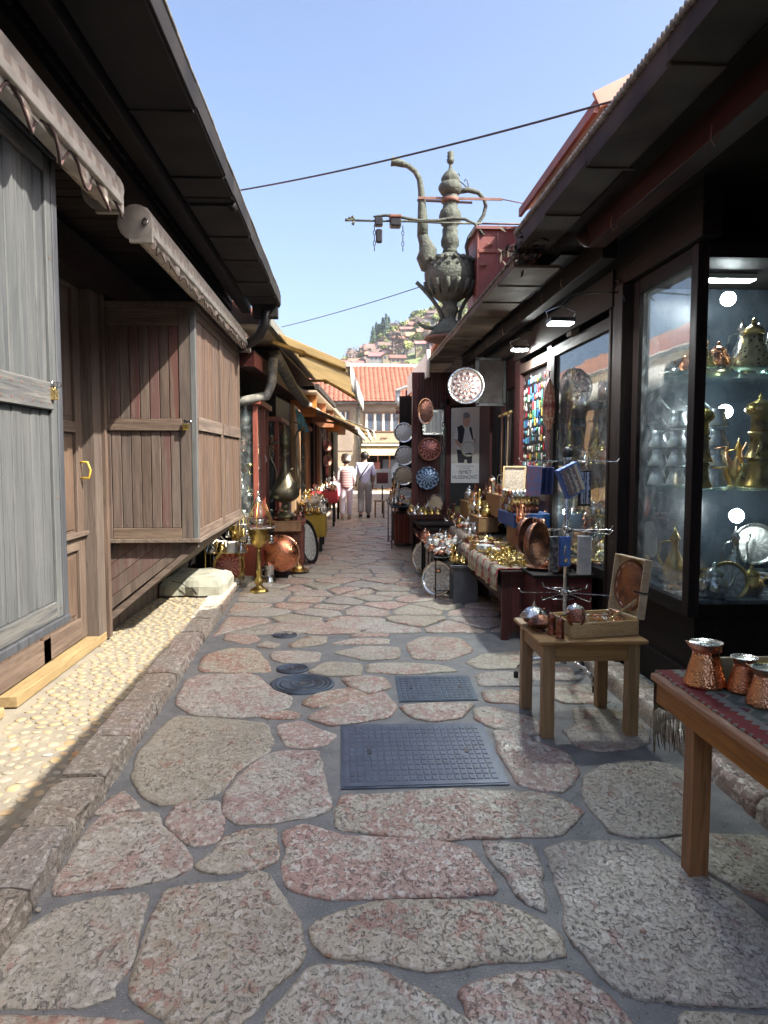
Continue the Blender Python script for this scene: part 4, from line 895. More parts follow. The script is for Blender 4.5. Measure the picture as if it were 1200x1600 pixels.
for (y0,y1,z1,mat,label) in ((13.3,14.9,2.5,'goldwood','tall honey-coloured wooden shutter leaf beyond the bronze ewer'),(18.6,19.9,2.3,'beigeroof','pale beige cupboard leaf in the left shop row')):
    t=thing('shutter_leaf',label,'shutter',(fx(y0),y0,0)); X=fx(y0)
    for k in range(6): w=(y1-y0)/6; pb('board',MAT[mat],t,X-.04,X+.004*(k%2),y0+k*w,y0+k*w+w-.01,.4,z1)
    pb('rail',MAT[mat],t,X+.005,X+.02,y0,y1,.5,.6); pb('rail',MAT[mat],t,X+.005,X+.02,y0,y1,z1-.2,z1-.1); pb('end_face',MAT[mat],t,X-.35,X-.0,y0-.03,y0-.005,.4,z1)
# dark hanging-rail stand with posts (17-22 m)
for i,y in enumerate((16.9,17.7,18.4,20.4,21.3,22.4,23.6)):
    prow('shop_post',['darkwood','redwood','goldwood'][i%3],-.08,0,y,y+.08,0,2.35)
# --- tan awning with folding arms and hanging white valance
def bigawning(y0,y1,label,xw,zw,xo,zo,cloth,val,vd,name='awning',sub=True):
    t=thing(name,label,'awning',(xw+bend(y0),y0,zw)); a=(xw+bend(y0),y0,zw);b=(xo+bend(y0),y0,zo);c=(xo+bend(y1)+.02,y1,zo-.02);d=(xw+bend(y1),y1,zw)
    M().slab(a,b,c,d,.006).build('cloth',cloth,t,world=True)
    m=M(); m.beam(Vector(b)+Vector((0,-.02,-.02)),Vector(c)+Vector((0,.02,-.02)),.06,.06); m.build('front_bar',MAT['awn_white'],t,world=True)
    m=M(); m.tube([Vector(a)+Vector((0,0,.02)),Vector(d)+Vector((0,0,.02))],.06,10); m.build('roller',MAT['awn_white'],t,world=True)
    n=30; vs=[]
    for i in range(n+1):
        p=Vector(b).lerp(Vector(c),i/n); w=.012*math.sin(i*1.9); vs+=[p+Vector((.035,0,0)),p+Vector((.04+w,0,-vd*(1 if i%6 else .85)))]
    v=M().add(vs,[[2*i,2*i+1,2*i+3,2*i+2] for i in range(n)],True).build('valance',val,t,world=True); s_=v.modifiers.new('s','SOLIDIFY'); s_.thickness=.004
    if sub:
        for yy,k in((y0+.25,1),(y1-.4,-1)):
            e=Vector((xw+bend(yy)+.35,yy+k*.55,zw-.18)); f=Vector((xo+bend(yy)-.05,yy,zo-.06)); m=M(); m.beam((xw+bend(yy),yy,zw-.12),e,.055,.045); m.beam(e,f,.055,.04); m.tube([e+Vector((0,0,-.05)),e+Vector((0,0,.05))],.05,8); m.build('folding_arm',MAT['tanmetal'],t,world=True)
    return t
MAT['tanmetal']=simple('tan_metal',(.42,.31,.13),None,8,.4); 
bigawning(9.0,14.2,'large tan awning stretched out over the street from the left eave',-.92,3.10,.03,2.70,MAT['awn_tan'],MAT['white'],.30)
bigawning(15.0,20.0,'brown slatted awning frame over the left shops behind the tan awning',-1.05,2.62,-.08,2.18,MAT['beigeroof'],MAT['white'],.16)
bigawning(20.8,25.5,'small beige awning far up the left side of the street',-1.1,2.85,.0,2.35,MAT['awn_tan'],MAT['white'],.22)
bigawning(26.5,31.5,'cream awning farthest up the left side before the end house',-1.1,3.05,.1,2.55,MAT['awn_white'],MAT['white'],.25)
# blue cloth hanging under the awning
t=thing('hanging_cloth','light blue cloth hanging over the spout of the bronze ewer','cloth',(-.72,12.2,2.1)); m=M(); m.add([(-.10,0,.28),(.02,0,.16),(.13,0,-.10),(.08,.02,-.14),(.0,0,-.06),(-.06,.02,-.10)],[[0,5,4,1],[1,4,3,2]]); o=m.build('fabric',simple('light_blue_cloth',(.16,.42,.62),None,8,.8),t); s_=o.modifiers.new('s','SOLIDIFY'); s_.thickness=.01
# --- right side beyond the eave
sR=thing('shop_row','row of low shops beyond the copper plates on the right, pale roofs and gable','shop',(3,20,0))
gx=lambda y:1.0+bend(y)
def Rr(name,mat,x0,x1,y0,y1,z0,z1,parent=sR):
    m=M(); m.prism([(gx(y0)+x0,y0),(gx(y0)+x1,y0),(gx(y1)+x1,y1),(gx(y1)+x0,y1)],z0,z1); return m.build(name,MAT[mat],parent,world=True)
Rr('wall','pinkplaster',.35,2.5,14.7,31,0,2.5); Rr('eave_board','beigeroof',.15,.5,14.7,22,2.40,2.44)
for k,y in enumerate((15.5,17,18.5,20,22)): Rr('shop_post',['redwood','darkwood'][k%2],.26,.34,y,y+.08,0,2.6)
m=M(); m.slab((1.15+bend(15),14.7,2.5),(3.4,14.7,3.3),(3.4+.5,22,3.3),(1.15+bend(22),22,2.5),.08); m.build('roof',MAT['tile'],sR,world=True)
# wooden gable with blue-grey edge
gb=thing('dormer','small wooden gable with blue-grey metal roof edge above the right shops','dormer',(2.3,20,2.7))
q=lambda n,m_,*a:pb(n,MAT[m_],gb,*a)
for k in range(9): q('gable_board','orangepaint' if k%2 else 'redwood',1.62+k*.14,1.75+k*.14,20,20.03,3.0,3.38+k*.035)
MAT['bluemetal']=simple('blue_grey_metal',(.33,.40,.44),(.25,.30,.33),5,.5)
m=M(); m.beam((1.35,19.95,3.36),(3.1,19.95,4.0),.5,.05); m.build('roof_edge',MAT['bluemetal'],gb,world=True); m=M(); m.beam((1.5,20,3.02),(2.8,20,3.0),.3,.07); m.build('sill_beam',MAT['beigeroof'],gb,world=True)
m=M(); m.tube([(1.42,19.9,3.35),(1.40,19.9,3.1),(1.55,19.9,2.9),(1.62,19.9,2.75)],.07,8); m.build('downpipe',MAT['bluemetal'],gb,world=True)
q('soffit','beigeroof',1.6,3.0,20,21.5,2.9,2.95)
# pale roof with beige underside and white hanging board
pr=thing('canopy','beige boarded canopy roof jutting out behind the ewer sculpture','canopy',(2.2,14,3.2))
m=M(); m.slab((1.55,12.2,3.62),(2.9,12.2,3.72),(3.2,16.5,3.3),(1.62,16.0,3.22),.05); m.build('canopy_board',MAT['beigeroof'],pr,world=True)
m=M(); m.beam((1.56,12.2,3.60),(1.62,16.0,3.18),.06,.1); m.build('front_edge',MAT['tile'],pr,world=True)
for y in(13,14.2): pb('batten',MAT['white'],pr,1.7,2.9,y,y+.05,3.45-(y-13)*.09,3.5-(y-13)*.09)
wb=thing('hanging_board','cream board hanging along the right eave edge','board',(1.25,13,2.9))
m=M(); m.beam((1.22,10.95,2.93),(1.22,14.5,2.95),.02,.36); m.build('panel',MAT['white'],wb,world=True); M().tube([(1.22,10.93,3.14),(1.22,10.93,2.74)],.03,8).build('rod',MAT['white'],wb,world=True)
# right far awnings, counters
bb=thing('shop_blind','half rolled striped blind at the end of the right eave','blind',(1.1,15,2.45)); 
for k in range(3): pb('slat',MAT[['white','redpaint','goldwood'][k]],bb,1.0,1.42,14.75,14.85,2.36+k*.08,2.42+k*.08)
# --- red box and dormer on the right roof
rb=thing('roof_box','tall faded red sheet-metal box standing on the right roof behind the ewer','roof box',(2.0,9.6,3.2))
m=M(); m.prism([(1.66,9.3),(2.35,9.3),(2.35,10.1),(1.66,10.1)],3.2,4.38); m.build('casing',MAT['redpaint'],rb,world=True)
for x in(1.655,1.90,2.12,2.345): pb('seam_strip',MAT['redpaint'],rb,x-.012,x+.012,9.285,9.30,3.2,4.36)
pb('cap',MAT['redpaint'],rb,1.62,2.4,9.26,10.15,4.38,4.42); pb('lower_band',MAT['redpaint'],rb,1.66,2.35,9.28,9.3,4.1,4.14)
for (x,z) in((1.72,3.95),(1.74,3.5),(1.80,4.2),(2.05,3.9)): pb('bracket',MAT['rust'],rb,x-.04,x+.04,9.26,9.29,z-.01,z+.01)
dm=thing('dormer','red wooden dormer with pinkish metal roof rising over the right eave','dormer',(2.7,7.6,4))
m=M(); m.slab((2.15,6.45,4.62),(2.15,9.15,4.58),(3.4,9.15,5.2),(3.4,6.45,5.24),-.04); m.build('roof',simple('pinkish_metal',(.42,.26,.22),(.33,.19,.16),4,.5),dm,world=True)
pb('fascia',MAT['redpaint'],dm,2.13,2.17,6.43,9.17,4.50,4.60); pb('wall',MAT['redwoody'],dm,2.45,3.4,6.7,9.1,3.4,4.62)
m=M(); m.beam((2.15,6.43,4.60),(3.4,6.43,5.22),.04,.14); m.build('end_board',simple('pink_board',(.42,.24,.2),None,4,.6),dm,world=True)
for k in range(9): pb('louvre_board',MAT['redpaint'],dm,2.42,2.46,6.75+k*.26,6.95+k*.26,3.5,4.5)
pb('rail',MAT['redpaint'],dm,2.3,2.44,6.6,9.1,4.3,4.36); pb('post',MAT['redpaint'],dm,2.3,2.38,8.2,8.3,3.5,4.5); pb('post',MAT['redpaint'],dm,2.3,2.38,6.9,7.0,3.5,4.5)
pb('front_wall',MAT['redpaint'],dm,2.3,3.4,6.62,6.66,3.6,4.65)
# cables 
def cable(p,q,r,sag,label):
    p,q=Vector(p),Vector(q); o=M().tube([p.lerp(q,i/24)+Vector((0,0,-sag*4*(i/24)*(1-i/24))) for i in range(25)],r,6).build('cable',MAT['wirecol'],None); return tag(o,label,'cable')
cable(aty(340,303,9),aty(1010,143,5.2),.009,.06,'thick dark cable crossing the sky high above the ewer')
cable(aty(440,511,13.5),aty(690,437,9.6),.006,.03,'thin lower cable running from the left roofs to the ewer')
# ================================================================ HILL with houses and trees
def hz(x,y): # terrain height
    t=max(0,min(1,(y-150)/330)); base=t*t*(3-2*t)*72; r=.5+.5*math.tanh((x-15-(y-420)*.02)/28.); return base*(.62+.62*r)+noise.noise((x*.02,y*.02,1))*5*t
m=M(); nx,ny=60,50; X=[-260+i*520/nx for i in range(nx+1)]; Y=[110+j*480/ny for j in range(ny+1)]
m.add([(x,y,hz(x,y) if y<590 else -5) for y in Y for x in X],[[j*(nx+1)+i,j*(nx+1)+i+1,(j+1)*(nx+1)+i+1,(j+1)*(nx+1)+i] for j in range(ny) for i in range(nx)],True)
MAT['hill']=simple('hillside_grass',(.16,.21,.07),(.22,.20,.12),.05,.95,0,0,.3,0); hill=m.build('hill',MAT['hill']); tag(hill,kind='structure')
hw=[simple('far_wall_%s'%n,c,None,.3,.9,0,0,1,.2) for n,c in(('white',(.45,.42,.39)),('pink',(.34,.25,.23)),('ochre',(.36,.29,.20)),('grey',(.27,.26,.26)))]
hr=[simple('far_roof_%s'%n,c,None,.3,.9,0,0,1,.2) for n,c in(('red',(.28,.12,.11)),('orange',(.33,.17,.11)),('brown',(.17,.12,.10)))]
rg=random.Random(21); hs=[]; words_=['white','pink','ochre','grey']; rw=['red','orange','brown']
for _ in range(900):
    y=rg.uniform(300,480); u=rg.uniform(535,715); x=(u-540)/1150*y; 
    if any((x-a)**2+((y-b)*.6)**2<5.0**2 for a,b in hs): continue
    if abs(u-600)<16 and y>425: continue
    hs.append((x,y))
    if len(hs)>=85: break
hs.sort(key=lambda p:p[1])
for i,(x,y) in enumerate(hs):
    z=hz(x,y); w=rg.uniform(4.5,7.5); d=rg.uniform(4.5,6); h=rg.uniform(2.8,4.8); wi=rg.randrange(4); ri=rg.choice((0,0,1,1,1,2)); ax=rg.choice('xy')
    t=gable('hillside_house','%s hillside house with %s roof among others on the slope'%(words_[wi],rw[ri]),x-w/2,x+w/2,y-d/2,y+d/2,z-2,z+h,z+h+rg.uniform(1.2,2),hw[wi],hr[ri],ax,.6,'houses on the hillside')
    for k in range(3):
        a=x-w/2+w*(k+.5)/3; pb('window',MAT['dglass'],t,a-.45,a+.45,y-d/2-.06,y-d/2+.02,z+h-1.9,z+h-.7)
def leafmat(name,c1,c2): return simple(name,c1,c2,.6,.85,0,0,1,.25)
MAT['conif']=leafmat('dark_conifer',(.05,.10,.06),(.03,.06,.035)); MAT['spring']=leafmat('spring_leaves',(.26,.30,.10),(.18,.21,.08)); MAT['bare']=leafmat('bare_twigs',(.20,.15,.12),(.13,.1,.09)); MAT['bark']=simple('bark',(.09,.07,.055),None,3,.9)
def treemesh(kind,h,seed):
    rg=random.Random(seed); m=M(); n={'conif':420,'spring':380,'bare':240}[kind]; s={'conif':.75,'spring':.85,'bare':.5}[kind]
    lobes=[(rg.uniform(-.22,.22)*h,rg.uniform(-.22,.22)*h,rg.uniform(.45,.8)*h,rg.uniform(.13,.24)*h) for _ in range(7)]
    for i in range(n):
        if kind=='conif':
            z=rg.uniform(.12,1)*h; r=(1-z/h)**.8*h*.20*(1+.25*math.sin(z*2.3+seed)); a=rg.uniform(0,2*PI); r*=rg.uniform(.3,1)**.5; c=Vector((r*math.cos(a),r*math.sin(a),z))
        else:
            L_=rg.choice(lobes); v=Vector([rg.gauss(0,1) for _ in range(3)]).normalized()*L_[3]*rg.uniform(.4,1.15); c=Vector(L_[:3])+v
        d=Vector([rg.gauss(0,1) for _ in range(3)]).normalized()*s*rg.uniform(.5,1.1); e=d.orthogonal().normalized()*s*.6
        m.add([c-d,c+e,c+d,c-e],[[0,1,2,3]])
    return m.mesh('crown',MAT[kind])
def trunkmesh(h,kind,seed):
    rg=random.Random(seed+50); m=M(); m.tube([(0,0,-1),(0,.1,h*.4),(.1,0,h*.85)],[.35,.25,.08],6)
    for i in range(6): a=rg.uniform(0,6.28); z=h*rg.uniform(.3,.6); m.tube([(0,0,z),(math.cos(a)*h*.1,math.sin(a)*h*.1,z+h*.12),(math.cos(a)*h*.2,math.sin(a)*h*.2,z+h*.26)],[.14,.08,.03],5)
    return m.mesh('trunk',MAT['bark'])
TM={k:[(treemesh(k,h,s),trunkmesh(h,k,s)) for s in range(3)] for k,h in(('conif',15),('spring',9),('bare',10))}
def tree(kind,x,y,sc,label,group,i):
    t=thing('pine_tree' if kind=='conif' else 'tree',label,'tree',(x,y,hz(x,y)),(0,0,i*1.7),group); t.scale=(sc,)*3
    c,k=TM[kind][i%3]; put('crown',c,t); put('trunk',k,t)
for i,(u,y,s) in enumerate([(583,430,.95),(588,436,1.05),(593,432,.9),(598,440,1.1),(603,435,1.15),(607,441,1.0),(591,445,1.0)]):
    tree('conif',(u-540)/1150*y,y,s,'tall dark conifer in the clump on the hilltop','conifers on the hilltop',i)
for i in range(110):
    y=rg.uniform(280,480); u=rg.uniform(532,720); tree('spring' if rg.random()<.6 else 'bare',(u-540)/1150*y,y,rg.uniform(.5,.95),'small spring-green or bare tree between the hillside houses','trees between the hillside houses',i)
for i in range(26):
    y=rg.uniform(440,500); u=rg.uniform(640,725); tree('spring',(u-540)/1150*y,y,rg.uniform(.9,1.3),'light green tree on the wooded crest of the hill','trees on the hill crest',i)
for i,(u,y) in enumerate([(548,400),(552,405),(615,440),(618,446)]): tree('bare',(u-540)/1150*y,y,1.1,'bare leafless tree standing out against the sky on the hill','bare trees on the skyline',i)
# ================================================================ WARES
def radial(name,c1,c2,c3=None,metal=.8,rough=.35,nk=12,rs=60,coord='obj'):
    m=N(name); g=m.n('TexCoord'); sp=m.n('SeparateXYZ'); m.l(g.outputs['Object'],sp.inputs[0]); x,y=sp.outputs[0],sp.outputs[1]
    r=m.math('SQRT',m.math('ADD',m.math('MULTIPLY',x,x),m.math('MULTIPLY',y,y))); a=m.math('ARCTAN2',y,x)
    rings=m.math('SINE',m.math('MULTIPLY',r,rs*2)); pet=m.math('SINE',m.math('MULTIPLY',a,nk)); sw=m.math('MULTIPLY',pet,m.math('SINE',m.math('MULTIPLY',r,rs)))
    v=m.coord('obj',(1,1,1)); ns=m.math('SUBTRACT',m.noise(v,55,3,.5,1.),.5); f=m.ramp(m.math('ADD',sw,m.math('MULTIPLY',ns,3.2)),-.05,.25); col=m.mix(f,c1,c2)
    if c3: col=m.mix(m.ramp(rings,.55,.85),col,c3)
    return m.out(m.vary(col,.08,.01,.1),rough,metal,m.bump(f,.5,.003))
MAT['tray_copper']=radial('engraved_copper_tray',(.34,.12,.09),(.62,.30,.22)); MAT['tray_multi']=radial('engraved_silver_copper_plate',(.09,.045,.055),(.62,.56,.52),(.38,.17,.13),.25,.45)
MAT['tray_blue']=radial('engraved_blue_tray',(.035,.06,.12),(.30,.40,.52),None,.5); MAT['tray_silver']=radial('engraved_silver_tray',(.46,.46,.43),(.68,.68,.65),None,.15,.4); MAT['tray_gold']=radial('engraved_pale_tray',(.54,.42,.28),(.72,.60,.44),None,.1,.45); MAT['tray_red']=radial('engraved_dark_red_tray',(.16,.05,.045),(.45,.20,.17))
def tray(label,loc,nrm,r,mat,rim,name='plate',group=None,tilt=0,sq=1):
    q=Vector(nrm).to_track_quat('Z','Y'); t=thing(name,label,'plate' if r<.3 else 'tray',loc,q.to_euler(),group); t.rotation_euler=(q@Matrix.Rotation(tilt,3,'Z').to_quaternion()).to_euler()
    M().lathe([(.001,.002),(r*.82,.002),(r*.84,.0),(.001,-.003)],32).build('engraved_centre',MAT[mat],t)
    o=M().lathe([(r*.80,-.002),(r*.84,.003),(r*.90,.016),(r*.985,.020),(r,.017),(r*.99,.010),(r*.90,.006),(r*.83,-.006)],40).build('rim',MAT[rim],t)
    M().tube([(0,r*.97,.0),(0,r*1.06,-.005),(.01,r*1.1,-.01)],.003,5).build('hook',MAT['blackmetal'],t)
    if sq!=1: t.scale=(sq,1,1)
    return t
cf=lambda p:(Vector((0,0,CAMZ))-Vector(p)).normalized()
p=aty(728,603,8.4); tray('large round engraved plate with silver and copper rosettes hanging under the right eave',p,(-.15,-1,.05),.208,'tray_multi','silver')
p=aty(666,643,10.6); tray('narrow copper platter hanging edge-on at the red corner post',p,(-.86,-.5,0),.19,'tray_copper','copperflat')
p=aty(671,702,11.2); tray('dark red engraved round tray in the middle of the red wall',p,(-.1,-1,0),.175,'tray_red','darkcopper')
p=aty(668,747,11.2); tray('blue engraved round tray below the dark red one',p,(-.1,-1,.05),.175,'tray_blue','tray_blue')
p=aty(680,789,11.1); tray('pale oval tray with green and gold label, lowest on the red wall',p,(-.75,-.65,.15),.165,'tray_gold','tin')
gp='plates hanging one above another by the far door'
for (u,v,mt,rim,lb) in((631,676,'tray_silver','tin','grey round tray, topmost of four hanging in a column'),(632,712,'tray_silver','silver','silver greenish round tray, second from the top of the hanging column'),(631,743,'tray_gold','tin','pale pinkish round tray, third from the top of the hanging column'),(633,777,'tray_silver','tray_gold','engraved round tray standing at the foot of the hanging column')):
    tray(lb,aty(u,v,13.65),(-.1,-1,.05),.185,mt,rim,group=gp)
t=thing('square_tray','square silver embossed tray hanging behind the copper platter','tray',aty(677,660,11.2)); M().bx(-.16,.16,0,.01,-.19,.19,.004).build('plate',MAT['silver'],t); M().bx(-.12,.12,-.006,.0,-.15,.15,.004).build('centre',MAT['tray_silver'],t)
for s in(-1,1): M().bx(s*.15-.012,s*.15+.012,-.014,0,-.19,.19).build('rim',MAT['silver'],t); M().bx(-.16,.16,-.014,0,s*.18-.012,s*.18+.012).build('rim',MAT['silver'],t)
t=thing('wall_panel','black carved framed panel hanging behind the large round plate','panel',aty(767,597,9.2)); M().bx(-.17,.17,0,.03,-.27,.27).build('board',MAT['carved'],t)
for s in(-1,1): M().bx(s*.17-.02,s*.17+.02,-.02,.03,-.29,.29).build('frame',MAT['black'],t); M().bx(-.19,.19,-.02,.03,s*.28-.02,s*.28+.02).build('frame',MAT['black'],t)
for (u,v,mt,lb) in((759,678,'black','small black plaque with a round copper medal on the red wall'),(758,714,'pbl','small blue plaque with a round copper medal below the black one')):
    if mt=='pbl': MAT['pbl']=simple('plaque_blue',(.03,.09,.28),None,9,.5)
    t=thing('plaque',lb,'plaque',aty(u,v,11.2)); M().bx(-.075,.075,0,.02,-.09,.09).build('board',MAT[mt],t); m=M(); m.T=Matrix.Rotation(R(90),4,'X'); m.lathe([(.001,.012),(.04,.01),(.045,0)],18,(0,.02,0)); m.build('medal',MAT['copperflat'],t)
# ---- poster with a man in a fez-like cap and waistcoat holding a plate
PO=thing('poster','tall white poster of a man in a dark waistcoat holding a round plate','poster',aty(727,697,11.22),(0,0,R(-3)))
PM=lambda n,c,r=.6:simple(n,c,tuple(x*.92 for x in c),9,r,0,.02,20,.0)
pw,ph=.215,.565
M().bx(-pw,pw,0,.012,-ph,ph,.002).build('sheet',PM('poster_paper',(.90,.89,.88)),PO)
def flat(name,poly,mat,k,par=None): # flat printed shape on the poster, poly in poster pixel coords of a 1173x1600 crop
    m=M(); cx,cz=370,715; s=.43/445
    pts=[((x-cx+(z-cz)*.02)*s,(cz-z)*s) for x,z in poly]; m.add([(x,-.0012*k,z) for x,z in pts],[list(range(len(pts)))]); 
    a=sum(pts[i-1][0]*pts[i][1]-pts[i][0]*pts[i-1][1] for i in range(len(pts)))
    if a<0: m.f=[f[::-1] for f in m.f]
    return m.build(name,mat,PO)
skin=PM('printed_skin',(.66,.42,.30)); dk=PM('printed_black',(.02,.022,.03)); wh=PM('printed_white',(.84,.82,.75)); gy=PM('printed_grey',(.25,.24,.24))
flat('printed_background',[(165,120),(608,95),(600,985),(148,985)],PM('printed_wall',(.74,.69,.60)),1)
flat('printed_shirt',[(335,400),(430,400),(500,470),(535,590),(500,640),(500,780),(245,780),(240,680),(200,640),(180,600),(240,430)],wh,2)
flat('printed_head',[(345,265),(445,260),(450,330),(430,390),(400,425),(370,410),(345,370),(332,310)],skin,3); flat('printed_cap',[(345,200),(400,180),(445,205),(450,262),(345,278)],gy,4)
flat('printed_waistcoat',[(245,415),(325,380),(365,450),(330,660),(290,690),(250,640),(258,520)],dk,3); flat('printed_waistcoat',[(435,405),(475,430),(500,600),(485,625),(440,470)],dk,3)
flat('printed_trousers',[(235,770),(480,790),(470,985),(400,990),(390,930),(355,930),(345,980),(250,980)],dk,3); flat('printed_arm',[(185,600),(240,610),(305,690),(290,745),(235,690)],skin,4); flat('printed_arm',[(490,590),(540,600),(540,690),(510,660)],skin,4)
flat('printed_plate',[(415+118*math.cos(a/12*PI),765+120*math.sin(a/12*PI)) for a in range(24)],PM('printed_plate_gold',(.52,.46,.25)),5); flat('printed_plate_centre',[(415+105*math.cos(a/12*PI),765+107*math.sin(a/12*PI)) for a in range(24)],wh,6); flat('printed_mosque',[(365,850),(480,850),(470,830),(440,825),(436,795),(430,825),(370,830)],dk,7)
def text(s,size,mat,parent,loc,rot=(R(90),0,0),al='CENTER',ext=.0008,name='lettering',sx=1):
    c=bpy.data.curves.new(name,'FONT'); c.body=s; c.size=size; c.align_x=al; c.extrude=ext; c.materials.append(mat); o=bpy.data.objects.new(name,c); COL.objects.link(o); o.parent=parent; o.location=loc; o.rotation_euler=rot; o.scale=(sx,1,1)
    bpy.context.view_layer.update(); dg=bpy.context.evaluated_depsgraph_get(); me=bpy.data.meshes.new_from_object(o.evaluated_get(dg)); me.name=name; n=bpy.data.objects.new(name,me); COL.objects.link(n); n.parent=parent; n.location=loc; n.rotation_euler=rot; n.scale=(sx,1,1); bpy.data.objects.remove(o); return n
text('ISMET',.078,dk,PO,(.0,-.003,-.425)); text('HUSEINOVIĆ',.078,dk,PO,(0,-.003,-.50),sx=.86); text('SAMOSTALNI UMJETNIK',.026,gy,PO,(0,-.003,-.315)); text('KAZANDŽIJA',.026,gy,PO,(0,-.003,-.347))
for v in PO.children: 
    if v.name.startswith('lettering'): 
        for k in (0,): pass
t=thing('notice','green and yellow notice reading STARI BAZAR behind the dark pane','sign',aty(727,803,11.25)); M().bx(-.16,.16,0,.01,-.16,.12).build('sheet',PM('notice_green',(.12,.16,.07)),t); M().bx(-.11,.10,-.004,0,-.15,.04).build('picture',PM('notice_pale',(.45,.50,.32)),t); text('STARI BAZAR',.042,PM('notice_yellow',(.75,.65,.02)),t,(0,-.004,.065))
# ---- generic small wares: one mesh per kind, copied
def px_prof(lst,s,yb): return [(max(.0008,w*s),(yb-y)*s) for y,w in lst[::-1]]
def k_pot(): m=M(); m.lathe([(.03,0),(.045,.01),(.05,.04),(.042,.065),(.03,.075),(.032,.08),(.034,.082),(.02,.1),(.006,.107),(.009,.117),(.001,.125)],14); m.tube([(.045,0,.02),(.08,0,.045),(.09,0,.075)],[.01,.007,.006],6); m.tube([(-.045,0,.02),(-.078,0,.035),(-.075,0,.06),(-.04,0,.068)],.004,5); return m
def k_cezve(): m=M(); m.lathe([(.045,0),(.047,.006),(.033,.045),(.028,.06),(.034,.078),(.031,.078),(.026,.06),(.001,.05)],14); m.tube([(.03,0,.07),(.08,0,.10),(.13,0,.135)],[.004,.004,.006],6); return m
def k_bowl(): return M().lathe([(.022,0),(.025,.006),(.05,.022),(.06,.045),(.057,.045),(.045,.022),(.001,.012)],16,flute=.03)
def k_goblet(): return M().lathe([(.028,0),(.026,.005),(.006,.012),(.008,.03),(.005,.05),(.022,.065),(.030,.09),(.027,.09),(.001,.065)],12)
def k_candle(): m=M(); m.lathe([(.035,0),(.03,.01),(.008,.02),(.013,.045),(.006,.07),(.012,.1),(.006,.13),(.02,.14),(.015,.15),(.001,.15)],12); m.tube([(-.05,0,.13),(-.045,0,.09),(0,0,.075),(.045,0,.09),(.05,0,.13)],.004,5); return m
def k_ewer(): m=M(); m.lathe([(.03,0),(.012,.012),(.014,.02),(.04,.05),(.045,.075),(.03,.11),(.012,.15),(.014,.18),(.020,.19),(.008,.21),(.001,.235)],14); m.tube([(.04,0,.06),(.075,0,.1),(.07,0,.16),(.09,0,.2)],[.008,.006,.005,.006],6); m.tube([(-.04,0,.07),(-.08,0,.11),(-.065,0,.17),(-.012,0,.18)],.004,5); return m
def k_mill(): m=M(); m.lathe([(.024,0),(.025,.004),(.021,.03),(.021,.12),(.025,.125),(.018,.14),(.006,.145),(.001,.15)],14); m.tube([(0,0,.145),(0,0,.155),(.05,0,.16),(.05,0,.175)],.004,5); return m
def k_box(): m=M(); m.bx(-.05,.05,-.035,.035,0,.05,.004); m.bx(-.052,.052,-.037,.037,.05,.062,.004); return m
def k_bell(): return M().lathe([(.04,0),(.036,.01),(.026,.035),(.02,.055),(.006,.062),(.005,.09),(.008,.1),(.001,.105)],14)
def k_dish(): m=M(); m.lathe([(.05,0),(.085,.008),(.095,.018),(.09,.018),(.05,.006),(.001,.006)],18,flute=.03); m.lathe([(.045,.01),(.05,.03),(.035,.05),(.01,.06),(.006,.07),(.001,.08)],14); return m
def k_trinket():
    m=M(); rg=random.Random(3)
    for i in range(7): a=rg.uniform(0,6.28); b=rg.uniform(.4,1.2); m.tube([(rg.uniform(-.02,.02),rg.uniform(-.02,.02),.005),(math.cos(a)*.035,math.sin(a)*.035,.02*b),(math.cos(a)*.06,math.sin(a)*.06,.05*b)],[.003,.006,.002],5)
    return m
def k_cup(): m=M(); m.lathe([(.018,0),(.03,.02),(.034,.05),(.031,.05),(.024,.018),(.001,.01)],12); return m
KD=dict(pot=k_pot,cezve=k_cezve,bowl=k_bowl,goblet=k_goblet,candlestick=k_candle,ewer=k_ewer,spice_mill=k_mill,trinket_box=k_box,bell=k_bell,lidded_dish=k_dish,trinket=k_trinket,cup=k_cup)
CAT=dict(pot='coffee pot',cezve='coffee pot',bowl='bowl',goblet='goblet',candlestick='candlestick',ewer='jug',spice_mill='pepper mill',trinket_box='box',bell='bell',lidded_dish='dish',trinket='trinket',cup='cup')
_km={}
MN=dict(brass='brass',brightbrass='bright brass',copper='copper',copperflat='copper',darkcopper='antique copper',silver='silver-coloured',tin='tin',white='white',boxwood='pale wooden',blackmetal='black',redcase='red-brown wooden')
grg=random.Random(77)
def ware(kind,mat,loc,label,group=None,s=1,rz=None,rx=0,ry=0):
    if (kind,mat) not in _km: _km[(kind,mat)]=KD[kind]().mesh(kind,MAT[mat])
    o=put(kind,_km[(kind,mat)],None,loc,(rx,ry,grg.uniform(0,6.28) if rz is None else rz)); o.scale=(s,)*3; return tag(o,label,CAT[kind],group)
def spread(x0,x1,y0,y1,z,n,kinds,mats,where,group,s=(.7,1.2),dmin=.075,zf=None,lie=.0):
    P=[]
    for _ in range(n*30):
        if len(P)>=n: break
        x,y=grg.uniform(x0,x1),grg.uniform(y0,y1); sc=grg.uniform(*s)
        if any(math.hypot(a-x,b-y)<dmin*(sc+c)/2 for a,b,c in P): continue
        P.append((x,y,sc)); k=grg.choice(kinds); m=grg.choice(mats); nm={'cezve':'coffee pot with long handle','pot':'lidded pot with spout'}.get(k,k.replace('_',' '))
        ly=grg.random()<lie
        lb='small %s %s %s'%(MN.get(m,m),nm,where); lb=lb if len(lb.split())<17 else lb[6:].replace('coffee pot with long handle','coffee pot').replace('lidded pot with spout','lidded pot'); ware(k,m,(x,y,(zf(x,y) if zf else z)+(.03*sc if ly else 0)),lb,group,sc,rx=R(80) if ly else 0)
